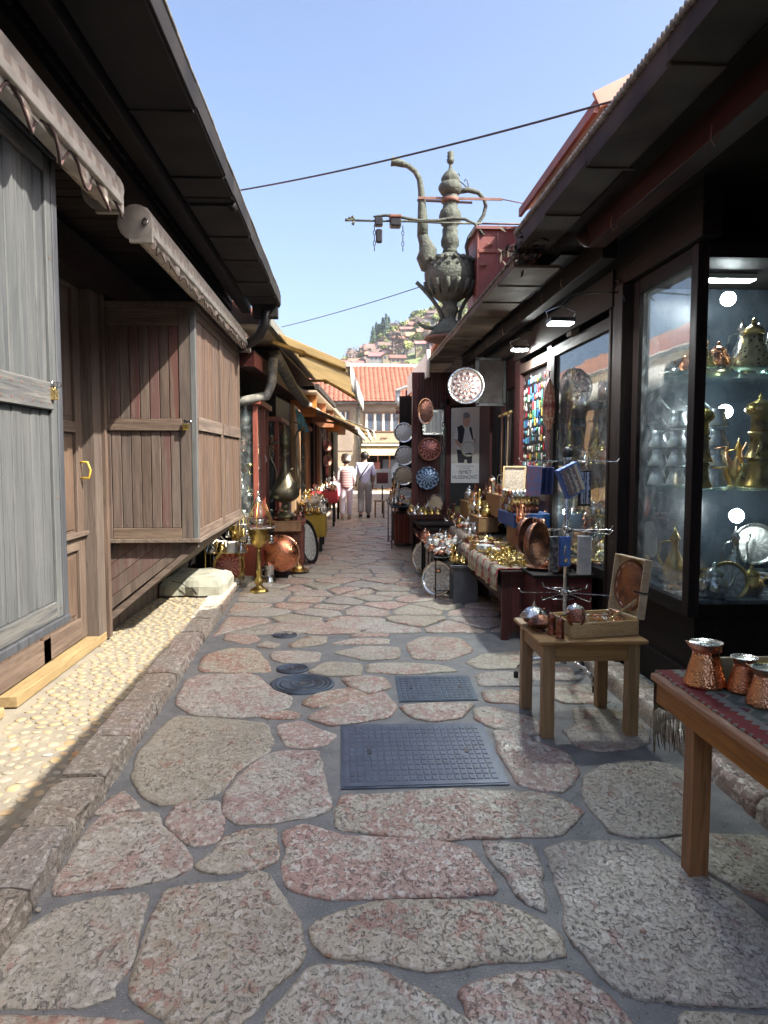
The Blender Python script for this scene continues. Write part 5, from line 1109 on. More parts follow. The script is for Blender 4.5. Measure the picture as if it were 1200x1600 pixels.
def table(name,label,x0,x1,y0,y1,h,mat,top=.03,leg=.05,apron=.07,cat='table',matx=None,over=.03):
    t=thing(name,label,cat,((x0+x1)/2,(y0+y1)/2,0)); q=lambda n,*a:pb(n,MAT[mat],t,*a)
    pb('table_top',MAT[matx or mat],t,x0,x1,y0,y1,h-top,h,ch=.006)
    a,b,c,d=x0+over,x1-over,y0+over,y1-over
    for (x,y) in((a,c),(b-leg,c),(a,d-leg),(b-leg,d-leg)): q('leg',x,x+leg,y,y+leg,0,h-top-.001)
    if apron:
        for y in(c+.008,d-.03): pb('apron',MAT[matx or mat],t,a+leg,b-leg,y,y+.02,h-top-apron,h-top-.001)
        for x in(a+.008,b-.03): q('apron',x,x+.02,c+leg,d-leg,h-top-apron,h-top-.001)
    return t
# ---- square wooden table in the middle right
tb=table('wooden_table','small pale wooden table with square legs holding the open pine box',1.045,1.655,3.88,4.50,.555,'tablewood',.022,.066,.10,matx='tablewoodx',over=.035)
# open pine box with engraved plate in its lid
bxo=thing('wooden_box','open shallow pine box full of bracelets, engraved plate fixed in the lid','box',(1.425,4.13,.555),(0,0,R(11)))
q=lambda n,mt,*a:M().bx(*a).build(n,MAT[mt],bxo)
q('box_side','boxwood',-.20,.20,-.155,-.145,0,.085);q('box_side','boxwood',-.20,.20,.145,.155,0,.085);q('box_side','boxwood',-.20,-.19,-.145,.145,0,.085);q('box_side','boxwood',.19,.20,-.145,.145,0,.085);q('box_bottom','boxwood',-.19,.19,-.145,.145,0.001,.012)
ld=M(); Lr=R(10)
T=Matrix.Translation((.205,0,.085))@Matrix.Rotation(R(7),4,'Y')
ld.T=T; ld.bx(.022,.03,-.155,.155,0,.34); ld.bx(-.02,.022,-.155,-.147,0,.34); ld.bx(-.02,.022,.147,.155,0,.34); ld.bx(-.02,.022,-.147,.147,.332,.34); ld.bx(-.02,.022,-.147,.147,0,.008); lid=ld.build('lid',MAT['boxwood'],bxo)
m=M(); m.T=Matrix.Translation((.205,0,.085))@Matrix.Rotation(R(7),4,'Y')@Matrix.Translation((.014,0,.172))@Matrix.Rotation(R(-90),4,'Y')
pl_=M(); pl_.lathe([(.001,.006),(.11,.006),(.125,.002),(.128,.012),(.145,.012),(.147,.006),(.13,-.002),(.001,-.002)],36); T2=(Matrix.Translation((.205,0,.085))@Matrix.Rotation(R(7),4,'Y')@Matrix.Translation((.012,0,.172))@Matrix.Rotation(R(-90),4,'Y'))
po=pl_.build('engraved_plate',MAT['tray_multi'],lid); po.matrix_local=T2
rm=M().lathe([(.128,.010),(.135,.016),(.145,.016),(.149,.008),(.149,.0)],36).build('plate_rim',MAT['darkcopper'],lid); rm.matrix_local=T2
m=M(); m.beam((.16,-.15,.25),(.26,-.16,.225),.003,.012); m.build('ribbon',MAT['tin'],bxo); m=M(); m.beam((.02,-.14,.09),(.19,-.14,.20),.003,.014); m.build('lid_strap',MAT['boxwood'],bxo)
for i in range(14):
    x,y=grg.uniform(-.02,.16),grg.uniform(-.11,.11); o=M(); r=grg.uniform(.025,.032); o.tube([(r*math.cos(a*PI/7),r*math.sin(a*PI/7),0) for a in range(13)],.0045,6); o=o.build('bracelet',MAT[grg.choice(['copperflat','brightbrass','tin','silver','darkcopper'])],None,Vector((1.425,4.13,.555))+Vector((x,y,.05+grg.uniform(0,.035))),(R(grg.uniform(30,90)),0,grg.uniform(0,3))); tag(o,'engraved open metal bracelet among others in the pine box','bracelet','bracelets in the pine box')
t=thing('sugar_bowl','silver sugar bowl on its side with reddish lining in the pine box','bowl',(1.31,4.10,.62)); M().lathe([(.03,0),(.06,.03),(.062,.05),(.04,.085),(.012,.095),(.001,.105)],18,flute=.03).build('body',MAT['silver'],t)
t=thing('copper_bowl','copper bowl lying on its side, mouth showing, in the pine box','bowl',(1.29,4.00,.655),(R(70),0,R(-30))); M().lathe([(.025,-.03),(.045,0),(.05,.035),(.046,.035),(.04,0),(.001,-.02)],18).build('body',MAT['copperflat'],t); M().lathe([(.049,.025),(.052,.03),(.049,.036)],18).build('rim_band',MAT['darkcopper'],t)
def lokum(loc,s,label,m1='silver',m2='darkcopper',rz=0):
    t=thing('sugar_bowl',label,'bowl',loc,(0,0,rz)); t.scale=(s,)*3
    M().lathe([(.035,0),(.04,.004),(.03,.012),(.055,.03),(.07,.055),(.085,.062),(.07,.060),(.001,.055)],28,flute=.07,fn=8).build('bowl',MAT[m2],t); M().lathe([(.088,.062),(.082,.07),(.066,.09),(.045,.11),(.02,.12),(.006,.123),(.010,.132),(.003,.15),(.001,.155)],28,flute=.06,fn=8).build('lid',MAT[m1],t)
    return t
lokum((1.115,4.27,.555),.95,'silver-lidded scalloped sugar bowl, rear of the two on the wooden table'); lokum((1.12,4.14,.555),.80,'dark copper scalloped sugar bowl without bright lid at the table front','darkcopper','darkcopper',.3)
def mill(loc,label,mt='darkcopper',s=1,rz=0):
    t=thing('coffee_grinder',label,'coffee grinder',loc,(0,0,rz)); t.scale=(s,)*3
    M().lathe([(.026,0),(.027,.006),(.022,.012),(.022,.03),(.024,.034),(.021,.04),(.021,.09),(.025,.095),(.021,.1),(.016,.112),(.005,.118),(.001,.122)],18).build('body',MAT[mt],t); m=M(); m.tube([(0,0,.118),(0,0,.128),(.05,0,.130)],.0035,6); m.build('crank',MAT['blackmetal'],t); M().sph((.05,0,.137),.008,5).build('knob',MAT[mt],t); return t
mill((1.163,4.055,.555),'dark copper coffee grinder, rear of the pair by the pine box',s=1.0,rz=2.5); mill((1.185,3.965,.555),'dark copper coffee grinder, front of the pair by the pine box',s=.98,rz=.4)
# ---- front right table with a kilim and three copper coffee pots
ft=thing('wooden_table','orange-brown wooden table with a kilim runner at the right edge','table',(1.6,2.3,0))
q=lambda n,mt,*a:pb(n,MAT[mt],ft,*a)
fth=.68
pb('table_top',MAT['orangewoody'],ft,1.235,2.0,1.2,2.88,fth-.028,fth,ch=.005)
for (x,y) in((1.262,2.55),(1.9,2.7),(1.262,1.3),(1.9,1.3)): q('leg','orangewood',x,x+.072,y,y+.072,0,fth-.03)
q('apron','orangewoody',1.25,1.27,1.25,2.84,fth-.115,fth-.03); q('apron','orangewoody',1.25,1.97,2.83,2.85,fth-.115,fth-.03)
def kilim():
    m=N('kilim_cloth'); g=m.n('NewGeometry'); sp=m.n('SeparateXYZ'); m.l(g.outputs['Position'],sp.inputs[0]); x,y=sp.outputs[0],sp.outputs[1]
    zz=m.math('MULTIPLY',m.math('PINGPONG',m.math('ADD',y,10),.022),1.0); e=m.math('ADD',x,zz)
    red=m.math('MULTIPLY',m.math('GREATER_THAN',e,1.275),m.math('LESS_THAN',m.math('SUBTRACT',x,zz),1.315))
    dz=m.math('ADD',m.math('ABSOLUTE',m.math('SUBTRACT',m.math('PINGPONG',m.math('ADD',y,10.07),.16),.08)),m.math('ABSOLUTE',m.math('SUBTRACT',x,1.55)))
    col=m.mix(m.math('GREATER_THAN',m.math('FRACT',m.math('MULTIPLY',dz,9)),.5),(.30,.29,.22),(.13,.16,.13)); col=m.mix(m.math('LESS_THAN',m.math('FRACT',m.math('MULTIPLY',dz,4.2)),.22),col,(.17,.04,.05)); col=m.mix(m.math('LESS_THAN',x,1.36),col,(.31,.30,.24)); col=m.mix(red,col,(.30,.035,.03))
    v=m.coord('pos',(1,1,1)); w=m.math('SINE',m.math('MULTIPLY',y,1900)); return m.out(m.mix(m.ramp(m.noise(v,70,3),.3,.7,0,.35),col,(.1,.09,.08)),.9,0,m.bump(m.math('ADD',w,m.noise(v,300,2)),.4,.002))
kl=thing('kilim','woven kilim runner with a red zigzag border lying on the orange table','rug',(1.6,2.2,fth)); m=M()
vs=[];n=40
prof=[(1.262,.001),(1.262,.006),(1.99,.006)]
for i in range(n+1): y=1.2+i*1.69/n; vs+=[(1.262+.003*math.sin(i*1.7),y,fth+.001),(1.264+.003*math.sin(i*1.7),y,fth+.007),(1.99,y,fth+.007)]
kf=[[3*i+k,3*i+k+1,3*i+k+4,3*i+k+3] for i in range(n) for k in(0,1)]; m.add(vs,kf); m.build('cloth',kilim(),kl,world=True)
m=M(); vs=[]
for i in range(25): x=1.262+.03*i; w=.012*math.sin(i*.9); vs+=[(x,2.885+.01,fth+.007),(x,2.905+w,fth-.03),(x+.003,2.91+w,fth-.17+.01*math.sin(i*2))]
m.add(vs,[[3*i+k,3*i+k+3,3*i+k+4,3*i+k+1] for i in range(24) for k in(0,1)],True); o=m.build('hanging_end',simple('kilim_end',(.16,.10,.06),(.25,.17,.1),30,.9),kl,world=True)
m=M()
for i in range(150): x=1.262+.72*i/150; w=.012*math.sin(i*.15); L_=grg.uniform(.12,.19); m.tube([(x,2.91+w,fth-.165),(x+grg.uniform(-.006,.006),2.912+w,fth-.165-L_*.5),(x+grg.uniform(-.012,.012),2.91+w,fth-.165-L_)],.0016,3)
o=m.build('fringe',simple('fringe_threads',(.36,.31,.2),(.22,.17,.1),30,.9),kl,world=True); o['kind']='stuff'
def bigcezve(loc,s,mt,label,rz,band=True):
    t=thing('copper_pot',label,'coffee pot',loc,(0,0,rz)); t.scale=(s,)*3
    M().lathe([(.072,0),(.078,.004),(.079,.012),(.072,.035),(.058,.085),(.049,.12),(.047,.132)],36).build('body',MAT[mt],t)
    m=M(); pr=[(.047,.132),(.052,.15),(.058,.163),(.060,.166),(.057,.166),(.045,.132),(.045,.06),(.001,.05)]; m.lathe(pr,36)
    for i,v in enumerate(m.v):
        a=math.atan2(v[1],v[0]); k=max(0,1-abs(a)/.45)
        if v[2]>.14 and math.hypot(v[0],v[1])>.05: m.v[i]=(v[0]*(1+.30*k),v[1]*(1-.2*k),v[2]+.006*k)
    m.build('rim',MAT['copperflat'],t); M().lathe([(.0575,.1655),(.061,.168),(.0605,.1635)],36).build('tinned_lip',MAT['tin'],t); M().lathe([(.001,.1),(.046,.1)],24).build('inner_base',MAT['tin'],t)
    m=M(); m.box((-.05,0,.143),(.012,.022,.03)); m.build('handle_lug',MAT['copperflat'],t); return t
bigcezve((1.363,2.68,fth+.007),1.0,'copper','largest hammered copper coffee pot, on the corner of the kilim table',R(170))
bigcezve((1.47,2.60,fth+.007),.78,'copper','smaller copper coffee pot, behind between the two others',R(200)); bigcezve((1.462,2.445,fth+.007),.82,'darkcop2' if False else 'copper','copper coffee pot with engraved leaves nearest the camera',R(150)); bigcezve((1.50,2.27,fth+.007),.8,'copper','copper coffee pot at the picture edge, mostly cut off',R(140))
t=thing('tea_box','yellow and gold packet standing on a pale wooden tray at the table edge','packet',(1.66,2.72,fth+.007)); M().bx(-.07,.07,-.03,.03,0,.07).build('packet',simple('yellow_packet',(.55,.38,.04),(.35,.2,.02),60,.4),t); M().bx(-.2,.14,.035,.05,0,.085).build('board',MAT['boxwood'],t)
# ---- rotating display rack
rk_=thing('display_rack','chromed rotating display rack with wire arms beside the wooden table','display rack',(1.52,4.98,0))
M().tube([(0,0,.12),(0,0,1.55)],.0165,12).build('pole',MAT['steel'],rk_); M().lathe([(.001,1.63),(.03,1.62),(.036,1.59),(.034,1.56),(.022,1.55),(.02,1.5)],14).build('knob',MAT['black'],rk_)
for a in(R(170),R(290),R(50)):
    c,s=math.cos(a),math.sin(a); m=M(); m.tube([(0,0,.16),(c*.1,s*.1,.155),(c*.24,s*.24,.14),(c*.31,s*.31,.09),(c*.33,s*.33,.02)],.014,8); m.build('leg',MAT['steel'],rk_); M().tube([(c*.33,s*.33,.05),(c*.33,s*.33,0)],.018,8).build('rubber_foot',MAT['black'],rk_)
for z,L_ in((1.535,.32),(1.06,.33),(.62,.30)):
    M().lathe([(.03,z-.02),(.03,z+.02),(.02,z+.025)],12).build('hub',MAT['steel'],rk_)
    for k in range(6):
        a=k*PI/3+.15+z; c,s=math.cos(a),math.sin(a); m=M(); m.tube([(0,0,z),(c*L_,s*L_,z-.01),(c*(L_+.02),s*(L_+.02),z+.02)],.0035,5); m.build('arm',MAT['steel'],rk_)
def card(name,label,cat,loc,w,h,d,mat,rz=0,ry=0,face=None):
    t=thing(name,label,cat,loc,(0,ry,rz)); M().bx(-w/2,w/2,-d/2,d/2,-h,0).build('body',mat,t)
    if face: M().bx(-w*.43,w*.43,-d/2-.003,-d/2-.0005,-h*.94,-h*.06,.001).build('front_sheet',face,t)
    M().tube([(0,0,0),(0,0,.03),(.01,0,.04)],.002,5).build('loop',MAT['steel'],t); return t
pat=radial('carpet_pattern_print',(.16,.13,.16),(.60,.55,.42),(.30,.16,.14),0,.6,4,90); bl=PM('booklet_blue',(.10,.16,.42)); pc_=simple('floral_print',(.30,.32,.52),(.5,.25,.28),22,.5,0,0)
card('booklet','bundle of blue-edged booklets with carpet pattern hanging tilted on the rack','booklet',(1.415,4.68,1.50),.15,.20,.05,bl,R(15),R(-24),pat); card('booklet','pale floral pouch hanging at the outer end of the rack arm','pouch',(1.24,4.78,1.50),.10,.20,.02,pc_,R(10),R(3))
MAT['navy']=PM('dark_blue_cloth',(.02,.035,.11))
for k in range(3): tag(card('purse','dark blue purse hanging edge-on between the floral pouch and the booklets','purse',(1.30+k*.027,4.83-k*.02,1.49),.014,.18,.05,MAT['navy'],R(20),R(4)),group='dark blue purses on the rack')
bf=radial('beads_print',(.02,.03,.08),(.5,.52,.6),None,0,.4,7,70)
card('bead_packet','clear packet of blue and white beads hanging on the rack pole','packet',(1.60,4.86,1.47),.085,.24,.02,MAT['black'],R(-5),0,bf); card('bag','blue printed card with a golden pendant on the middle ring of the rack','packet',(1.455,4.80,1.03),.08,.20,.012,PM('blue_card',(.04,.10,.42)),R(5),0,simple('blue_card_print',(.04,.11,.45),(.07,.17,.55),18,.4,0,0))
m=M(); m.tube([(1.455,4.79,.97),(1.45,4.788,.93),(1.46,4.788,.90)],.004,5); m.lathe([(.001,-.03),(.014,-.02),(.001,.0)],8,(1.46,4.787,.89)); tag(m.build('pendant',MAT['brightbrass']),'golden pendant on the blue card','pendant')
card('bag','white plastic bag parcel hanging from the middle ring','bag',(1.60,4.84,1.03),.085,.26,.05,simple('white_plastic',(.55,.54,.53),(.4,.4,.4),14,.35,0,.6,14),R(-4),0); card('bag','black cords packet in clear film beside the blue card','packet',(1.385,4.82,1.03),.06,.24,.03,simple('black_film',(.03,.03,.035),(.3,.3,.3),40,.3,0,.5,30),R(8),0)
def pan(label,loc,r,rz):
    t=thing('copper_pan',label,'pan',loc,(0,0,rz)); m=M(); m.T=Matrix.Rotation(R(90),4,'Y')@Matrix.Rotation(R(90),4,'Z'); m.lathe([(.001,-.02),(r*.75,-.02),(r*.9,-.01),(r*.96,.01),(r,.035),(r*.97,.035),(r*.93,.01),(.001,-.012)],30,(0,0,0)); m.build('pan_body',MAT['darkcopper'],t)
    m=M(); m.tube([(0,-.02,r*.98),(0,-.02,r*1.14),(0,.02,r*1.14),(0,.02,r*.98)],.004,5); m.build('loop_handle',MAT['copperflat'],t); return t
pan('hammered copper pan hanging edge-on, front of the pair on the rack',aty(835,850,4.72),.148,R(-42)); pan('hammered copper pan hanging behind the other pan on the rack',aty(822,838,4.88),.13,R(-50))
# ---- long red-brown bench with patterned runner, and the stalls behind it
bn=thing('display_bench','red-brown wooden bench with shaped end boards and drawers','bench',(1.6,7.1,0)); q=lambda n,mt,*a:pb(n,MAT[mt],bn,*a)
q('bench_top','redwoody',1.30,2.0,6.05,8.25,.575,.605); m=M(); m.add([(x,y,z) for y in(6.12,6.15) for x,z in((1.32,0),(1.37,0),(1.45,.14),(1.53,.0),(1.6,.0),(1.6,.575),(1.32,.575))],[[0,1,2,3,4,5,6][::1],[13,12,11,10,9,8,7]]+[[(k+1)%7,k,7+k,7+(k+1)%7] for k in range(7)]); m.build('end_board',MAT['redwood'],bn,world=True)
q('end_board','redwood',1.32,1.6,8.1,8.13,0,.575); q('back_board','redwoody',1.6,1.62,6.15,8.1,.1,.575)
q('side_board','redwoody',1.325,1.345,6.15,8.1,.33,.575)
dw=thing('drawer_cabinet','low dark red drawer cabinet with two metal handles at the bench end','cabinet',(1.7,5.9,0)); pb('body',MAT['redwood'],dw,1.50,1.96,5.72,6.10,.03,.60); pb('cabinet_top',MAT['darkwoodx'],dw,1.48,1.98,5.70,6.12,.60,.625)
for z in(.53,.44): m=M(); m.tube([(1.62,5.72,z),(1.64,5.695,z-.005),(1.84,5.695,z-.005),(1.86,5.72,z)],.006,6); m.build('handle',MAT['steel'],dw,world=True)
def runner(name,base,a,b,w=.07):
    m=N(name); g=m.n('NewGeometry'); sp=m.n('SeparateXYZ'); m.l(g.outputs['Position'],sp.inputs[0]); y,z=sp.outputs[1],sp.outputs[2]
    k=m.math('FRACT',m.math('DIVIDE',y,.30)); v=m.coord('pos',(1,1,1),False); nz=m.noise(v,26,3,.5,.6); s2=m.math('ADD',m.math('SINE',m.math('MULTIPLY',y,75)),m.math('SINE',m.math('MULTIPLY',z,85)))
    f=m.ramp(m.math('ADD',m.math('MULTIPLY',s2,.3),nz),.55,.7); col=m.mix(m.math('MULTIPLY',f,.75),base,b); d=m.math('ADD',m.math('ABSOLUTE',m.math('SUBTRACT',m.math('MULTIPLY',m.math('SUBTRACT',k,.5),3.),m.math('MULTIPLY',m.math('SINE',m.math('MULTIPLY',z,60)),.12))),0)
    col=m.mix(m.math('MULTIPLY',m.math('LESS_THAN',d,.32),m.ramp(nz,.38,.5)),col,a); return m.out(col,.9,0,m.bump(m.noise(v,200,3),.4,.002))
def cloth(label,x0,x1,y0,y1,z,drop,mat,dropn=.0,name='table_runner',fr=True,ondrop=None):
    """cloth lying on a top and hanging over its street side (x0) and near end"""
    t=thing(name,label,'cloth',((x0+x1)/2,(y0+y1)/2,z)); n=int((y1-y0)/.05)+1; vs=[]
    for i in range(n+1):
        y=y0+(y1-y0)*i/n; w=.014*math.sin(i*1.3)+.008*math.sin(i*2.9); d=drop*(1+.05*math.sin(i*.8))
        vs+=[(x1,y,z+.006),(x0+.02,y,z+.006),(x0-.004,y,z-.004),(x0-.014+w*.5,y,z-d*.5),(x0-.012+w,y,z-d)]
    m=M(); m.add(vs,[[5*i+k,5*i+k+1,5*i+k+6,5*i+k+5] for i in range(n) for k in range(4)],True); o=m.build('cloth',mat,t,world=True); s_=o.modifiers.new('s','SOLIDIFY'); s_.thickness=.004
    if dropn:
        vs=[];n=10
        for i in range(n+1): x=x0-.004+(x1-x0)*i/n; w=.012*math.sin(i*1.5); vs+=[(x,y0,z+.006),(x,y0-.012,z-.006),(x,y0-.016+w,z-dropn)]
        o=M().add(vs,[[3*i+k,3*i+k+1,3*i+k+4,3*i+k+3] for i in range(n) for k in(0,1)],True).build('hanging_end',mat,t,world=True); s_=o.modifiers.new('s','SOLIDIFY'); s_.thickness=.004
    return t
cloth('beige patterned runner with red star motifs hanging over the red bench',1.29,1.75,6.12,8.2,.606,.18,runner('star_runner',(.42,.38,.29),(.30,.03,.035),(.25,.20,.15)),.0)
Z1=.612; w1='in the heap on the red bench with the runner'; g1='wares heaped on the red bench'
spread(1.36,1.72,6.2,7.1,Z1,95,['trinket','trinket','trinket','candlestick','goblet','bell','cup'],['brightbrass','brightbrass','brass'],w1,g1,(.7,1.15),.050,lie=.4)
spread(1.62,1.95,5.78,6.6,.628,12,['lidded_dish','bowl','pot'],['darkcopper','brass','silver'],'on the drawer cabinet behind the rack','wares on the drawer cabinet',(1.2,1.7),.10)
t=thing('silver_boat','long silver dish with red velvet lining on the runner','dish',(1.55,7.25,.615),(0,0,.3)); M().lathe([(.04,0),(.14,.02),(.17,.05),(.16,.05),(.001,.02)],24).build('dish',MAT['silver'],t); t.scale=(1.5,.7,1); m=M().lathe([(.001,.045),(.12,.042)],20); m.build('lining',simple('red_velvet',(.3,.01,.03),None,9,.9),t)
for i,(x,y,rz) in enumerate([(1.42,7.05,.2),(1.40,7.3,.5),(1.45,7.6,.1)]): t=thing('parcel','white wrapped parcel, number-less and flat, on the runner edge'.replace(', number-less and flat,',''),'parcel',(x,y,.612),(0,0,rz),'white parcels on the runner'); M().bx(-.06,.06,-.08,.08,0,.07,.01).build('wrapping',simple('white_paper',(.6,.59,.57),(.45,.45,.45),20,.7,0,.6,20) if i==0 else bpy.data.materials['white_paper'],t)
spread(1.36,1.95,7.4,8.2,.612,60,['pot','lidded_dish','trinket','cup','bowl','trinket_box'],['silver','brass','brightbrass','darkcopper','boxwood'],'on the far half of the red bench',g1,(.9,1.6),.08)
# tiered back rows
def crate(label,x0,x1,y0,y1,z0,z1,mat,name='wooden_crate',cat='box'):
    t=thing(name,label,cat,((x0+x1)/2,(y0+y1)/2,z0)); q=lambda n,*a:pb(n,MAT[mat],t,*a); q('side',x0,x1,y0,y0+.015,z0,z1);q('side',x0,x1,y1-.015,y1,z0,z1);q('side',x0,x0+.015,y0+.016,y1-.016,z0,z1);q('side',x1-.015,x1,y0+.016,y1-.016,z0,z1);q('lid',x0-.005,x1+.005,y0-.005,y1+.005,z1,z1+.012); return t
MAT['tawny']=wood('tawny_board',(.36,.20,.09),(.26,.13,.055),'z',.6,.1)
crate('tawny wooden riser box behind the brass wares, nearest of the risers',1.66,1.95,6.9,7.5,.612,.86,'tawny','riser_box'); crate('tawny wooden riser with small gilt pots on top',1.52,1.75,8.35,8.95,.70,.86,'tawny','riser_box'); crate('dark blue cloth-covered shelf box carrying rolls of bracelets',1.62,1.98,7.0,7.75,.875,1.0,'pbl','riser_box')
for i in range(12):
    t=thing('bracelet_roll','roll of dark engraved bracelets stacked on the blue covered shelf','bracelet roll',(1.66+.0*i,7.12+.14*(i%4),1.05+.075*(i//4)),(0,R(90),R(6)),'rolls of bracelets'); 
    m=M(); m.T=Matrix.Rotation(0,4,'X')
    for k in range(7): m.lathe([(.034,k*.04),(.038,k*.04+.006),(.038,k*.04+.03),(.034,k*.04+.036)],12)
    m.build('bangles',MAT[['darkcopper','brass','silver'][i%3]],t); t.location.x=1.62
bk=table('display_table','low table under a faded patterned cloth in the middle of the stall',1.38,1.98,8.4,10.2,.66,'redwood'); cloth('faded flower-patterned cloth draped over the middle stall table',1.37,1.98,8.38,10.2,.661,.24,runner('faded_runner',(.28,.24,.19),(.25,.12,.10),(.16,.12,.09)),.22)
g2='wares on the middle stall table'; spread(1.42,1.95,8.45,10.1,.67,120,['pot','lidded_dish','trinket','goblet','bowl','cezve','cup','bell'],['brightbrass','silver','copper','tin','darkcopper','white','blackmetal'],'crowded on the middle stall table',g2,(.9,1.7),.08)
crate('pale wooden riser box with ewers on it',1.55,1.96,9.2,9.9,.67,.98,'tawny','riser_box'); crate('pale wooden crate top shelf with copper coffee pots',1.66,1.97,7.85,8.6,.9,1.14,'tawny','riser_box')
spread(1.56,1.94,8.4,9.1,.872,14,['ewer','pot','goblet'],['silver','brightbrass','brass'],'on the gilt riser of the middle stall','ewers on the riser',(1.,1.4),.10); spread(1.6,1.92,9.25,9.85,.994,12,['ewer','cezve','pot'],['copper','tin','darkcopper'],'on the pale riser box','pots on the riser',(1.2,1.7),.12)
spread(1.68,1.95,7.9,8.55,1.155,10,['cezve','ewer','spice_mill'],['copper','tin','darkcopper','silver'],'on the top crate under the plaques','pots on the top crate',(1.2,1.6),.11); spread(1.68,1.93,6.95,7.45,.875,8,['cezve','ewer','spice_mill'],['copper','brass'],'on the nearest riser box','pots on the nearest riser',(1.1,1.5),.1)
t=thing('leaning_frame','pale wooden framed tray leaning on the top crate','tray',(1.75,7.6,1.2),(R(-18),0,R(-20))); M().bx(-.1,.1,0,.02,0,.26).build('panel',MAT['tray_gold'],t); M().bx(-.12,-.1,-.01,.03,-.02,.28).build('frame',MAT['boxwood'],t); M().bx(.1,.12,-.01,.03,-.02,.28).build('frame',MAT['boxwood'],t); M().bx(-.1,.1,-.01,.03,.26,.28).build('frame',MAT['boxwood'],t)
for i in range(7): t=thing('walking_stick','dark carved stick leaning in the corner by the red doors','stick',(1.93+.012*i,8.75+.16*i,.08),(R(2),R(1),0),'sticks leaning by the doors'); M().tube([(0,0,0),(0,.03,1.2),(0,.05,2.0)],[.014,.012,.014],6).build('shaft',MAT[['darkwood','goldwood','blackmetal'][i%3]],t); M().sph((0,.05,2.02),.024,5).build('knob',MAT['brass'],t)
# grey stool
st=thing('stool','dark grey painted wooden stool carrying brass pots, at the street edge','stool',(1.27,7.75,0)); MAT['greypaint']=simple('grey_stool_paint',(.125,.13,.145),(.09,.095,.105),5,.6,0,.15,40,.0); q=lambda n,*a:pb(n,MAT['greypaint'],st,*a)
q('seat',1.10,1.44,7.62,8.02,.395,.425); q('end_board',1.135,1.40,7.68,7.70,0,.395); q('end_board',1.135,1.40,7.94,7.96,0,.395); q('rail',1.14,1.16,7.70,7.94,.3,.395)
t=thing('round_tray','black round tray on the grey stool','tray',(1.27,7.82,.425)); M().lathe([(.15,0),(.19,.004),(.195,.015),(.185,.012),(.001,.006)],28).build('tray',MAT['black'],t)
spread(1.14,1.42,7.68,7.98,.437,24,['pot','pot','trinket','candlestick','bell'],['brightbrass','brass','brass'],'on the black tray of the grey stool','brass pots on the grey stool',(.8,1.3),.06)
# black wire stands
ws=thing('wire_stand','thin black wire stand with a flat top holding copper mugs','stand',(1.05,8.1,0))
m=M(); 
def frame(m,x0,x1,y0,y1,z,r=.008):
    for (x,y) in((x0,y0),(x1,y0),(x0,y1),(x1,y1)): m.tube([(x,y,0),(x,y,z)],r,5)
    for zz in(.1,z): m.tube([(x0,y0,zz),(x1,y0,zz),(x1,y1,zz),(x0,y1,zz),(x0,y0,zz)],r*.8,5)
frame(m,.98,1.18,7.95,8.3,.46); m.build('frame',MAT['blackmetal'],ws,world=True); pb('top',MAT['black'],ws,.96,1.20,7.93,8.75,.462,.475)
spread(.98,1.18,7.97,8.7,.477,30,['cezve','pot','cup','bowl'],['copper','copperflat','tin','white','silver'],'on the black wire stand','mugs on the wire stand',(.8,1.3),.06)
ws2=thing('wire_stand','long black stand behind, piled with mixed copper and silver wares','stand',(1.2,8.9,0)); m=M(); frame(m,1.0,1.36,8.85,9.35,.48); m.build('frame',MAT['blackmetal'],ws2,world=True); pb('top',MAT['black'],ws2,.98,1.38,8.83,9.37,.482,.495)
spread(1.0,1.36,8.85,9.35,.497,50,['pot','bowl','cezve','lidded_dish','trinket'],['silver','copper','brass','darkcopper','white'],'on the long black stand','wares on the long stand',(.9,1.4),.07)
p=atz(664,906,0); tray('large round silver tray leaning on the wire stand, price card on it',(p.x+.02,8.15,.20),(-.55,-.8,.22),.20,'tray_silver','tin',name='round_tray')
t=thing('price_card','small dark card stuck on the leaning silver tray','card',(p.x+.02,8.09,.30),(0,0,R(-30))); M().box((0,0,0),(.06,.004,.05),('Y',R(-15)) if False else None).build('card',MAT['black'],t); M().box((0,-.003,0),(.035,.002,.025)).build('print',MAT['copperflat'],t)
tray('grey round tray leaning farther back against the dark tiered table',(atz(645,872,0).x,9.75,.23),(-.75,-.6,.15),.215,'tray_silver','tin',name='round_tray')
# tiered dark trays with papers
tt=table('tiered_table','dark table with sloping trays of boxes and papers before the red wall',.96,1.46,9.5,10.9,.70,'darkwood'); 
for (x0,x1,y0,y1,z) in((.93,1.45,9.45,10.05,.52),(.90,1.40,10.0,10.9,.71)):
    t=thing('display_tray','dark wooden tray with raised rim, %s of two'%('lower' if z<.6 else 'upper'),'tray',((x0+x1)/2,(y0+y1)/2,z)); pb('base',MAT['redwoody'],t,x0,x1,y0,y1,z,z+.012)
    for a in((x0,x1,y0,y0+.02),(x0,x1,y1-.02,y1),(x0,x0+.02,y0+.021,y1-.021),(x1-.02,x1,y0+.021,y1-.021)): pb('rim',MAT['redwoody'],t,a[0],a[1],a[2],a[3],z+.012,z+.07)
magm=[PM('paper_pink',(.5,.05,.14)),PM('paper_white',(.68,.67,.66)),PM('paper_red',(.35,.02,.04)),PM('paper_cream',(.6,.52,.4))]
mw=['magenta','white','dark red','cream']
for i in range(16):
    k=i%4; z=.535 if i<8 else .725; t=thing('book','%s flat box or booklet in the dark display tray'%mw[k],'booklet',(grg.uniform(1.02,1.32),(9.55+.055*i if i<8 else 10.1+.09*(i-8)),z+.012*(i%3)),(0,0,grg.uniform(-.4,.4)),'booklets in the dark trays'); pb_=M().bx(-.08,.08,-.06,.06,0,.025); pb_.build('cover',magm[k],t)
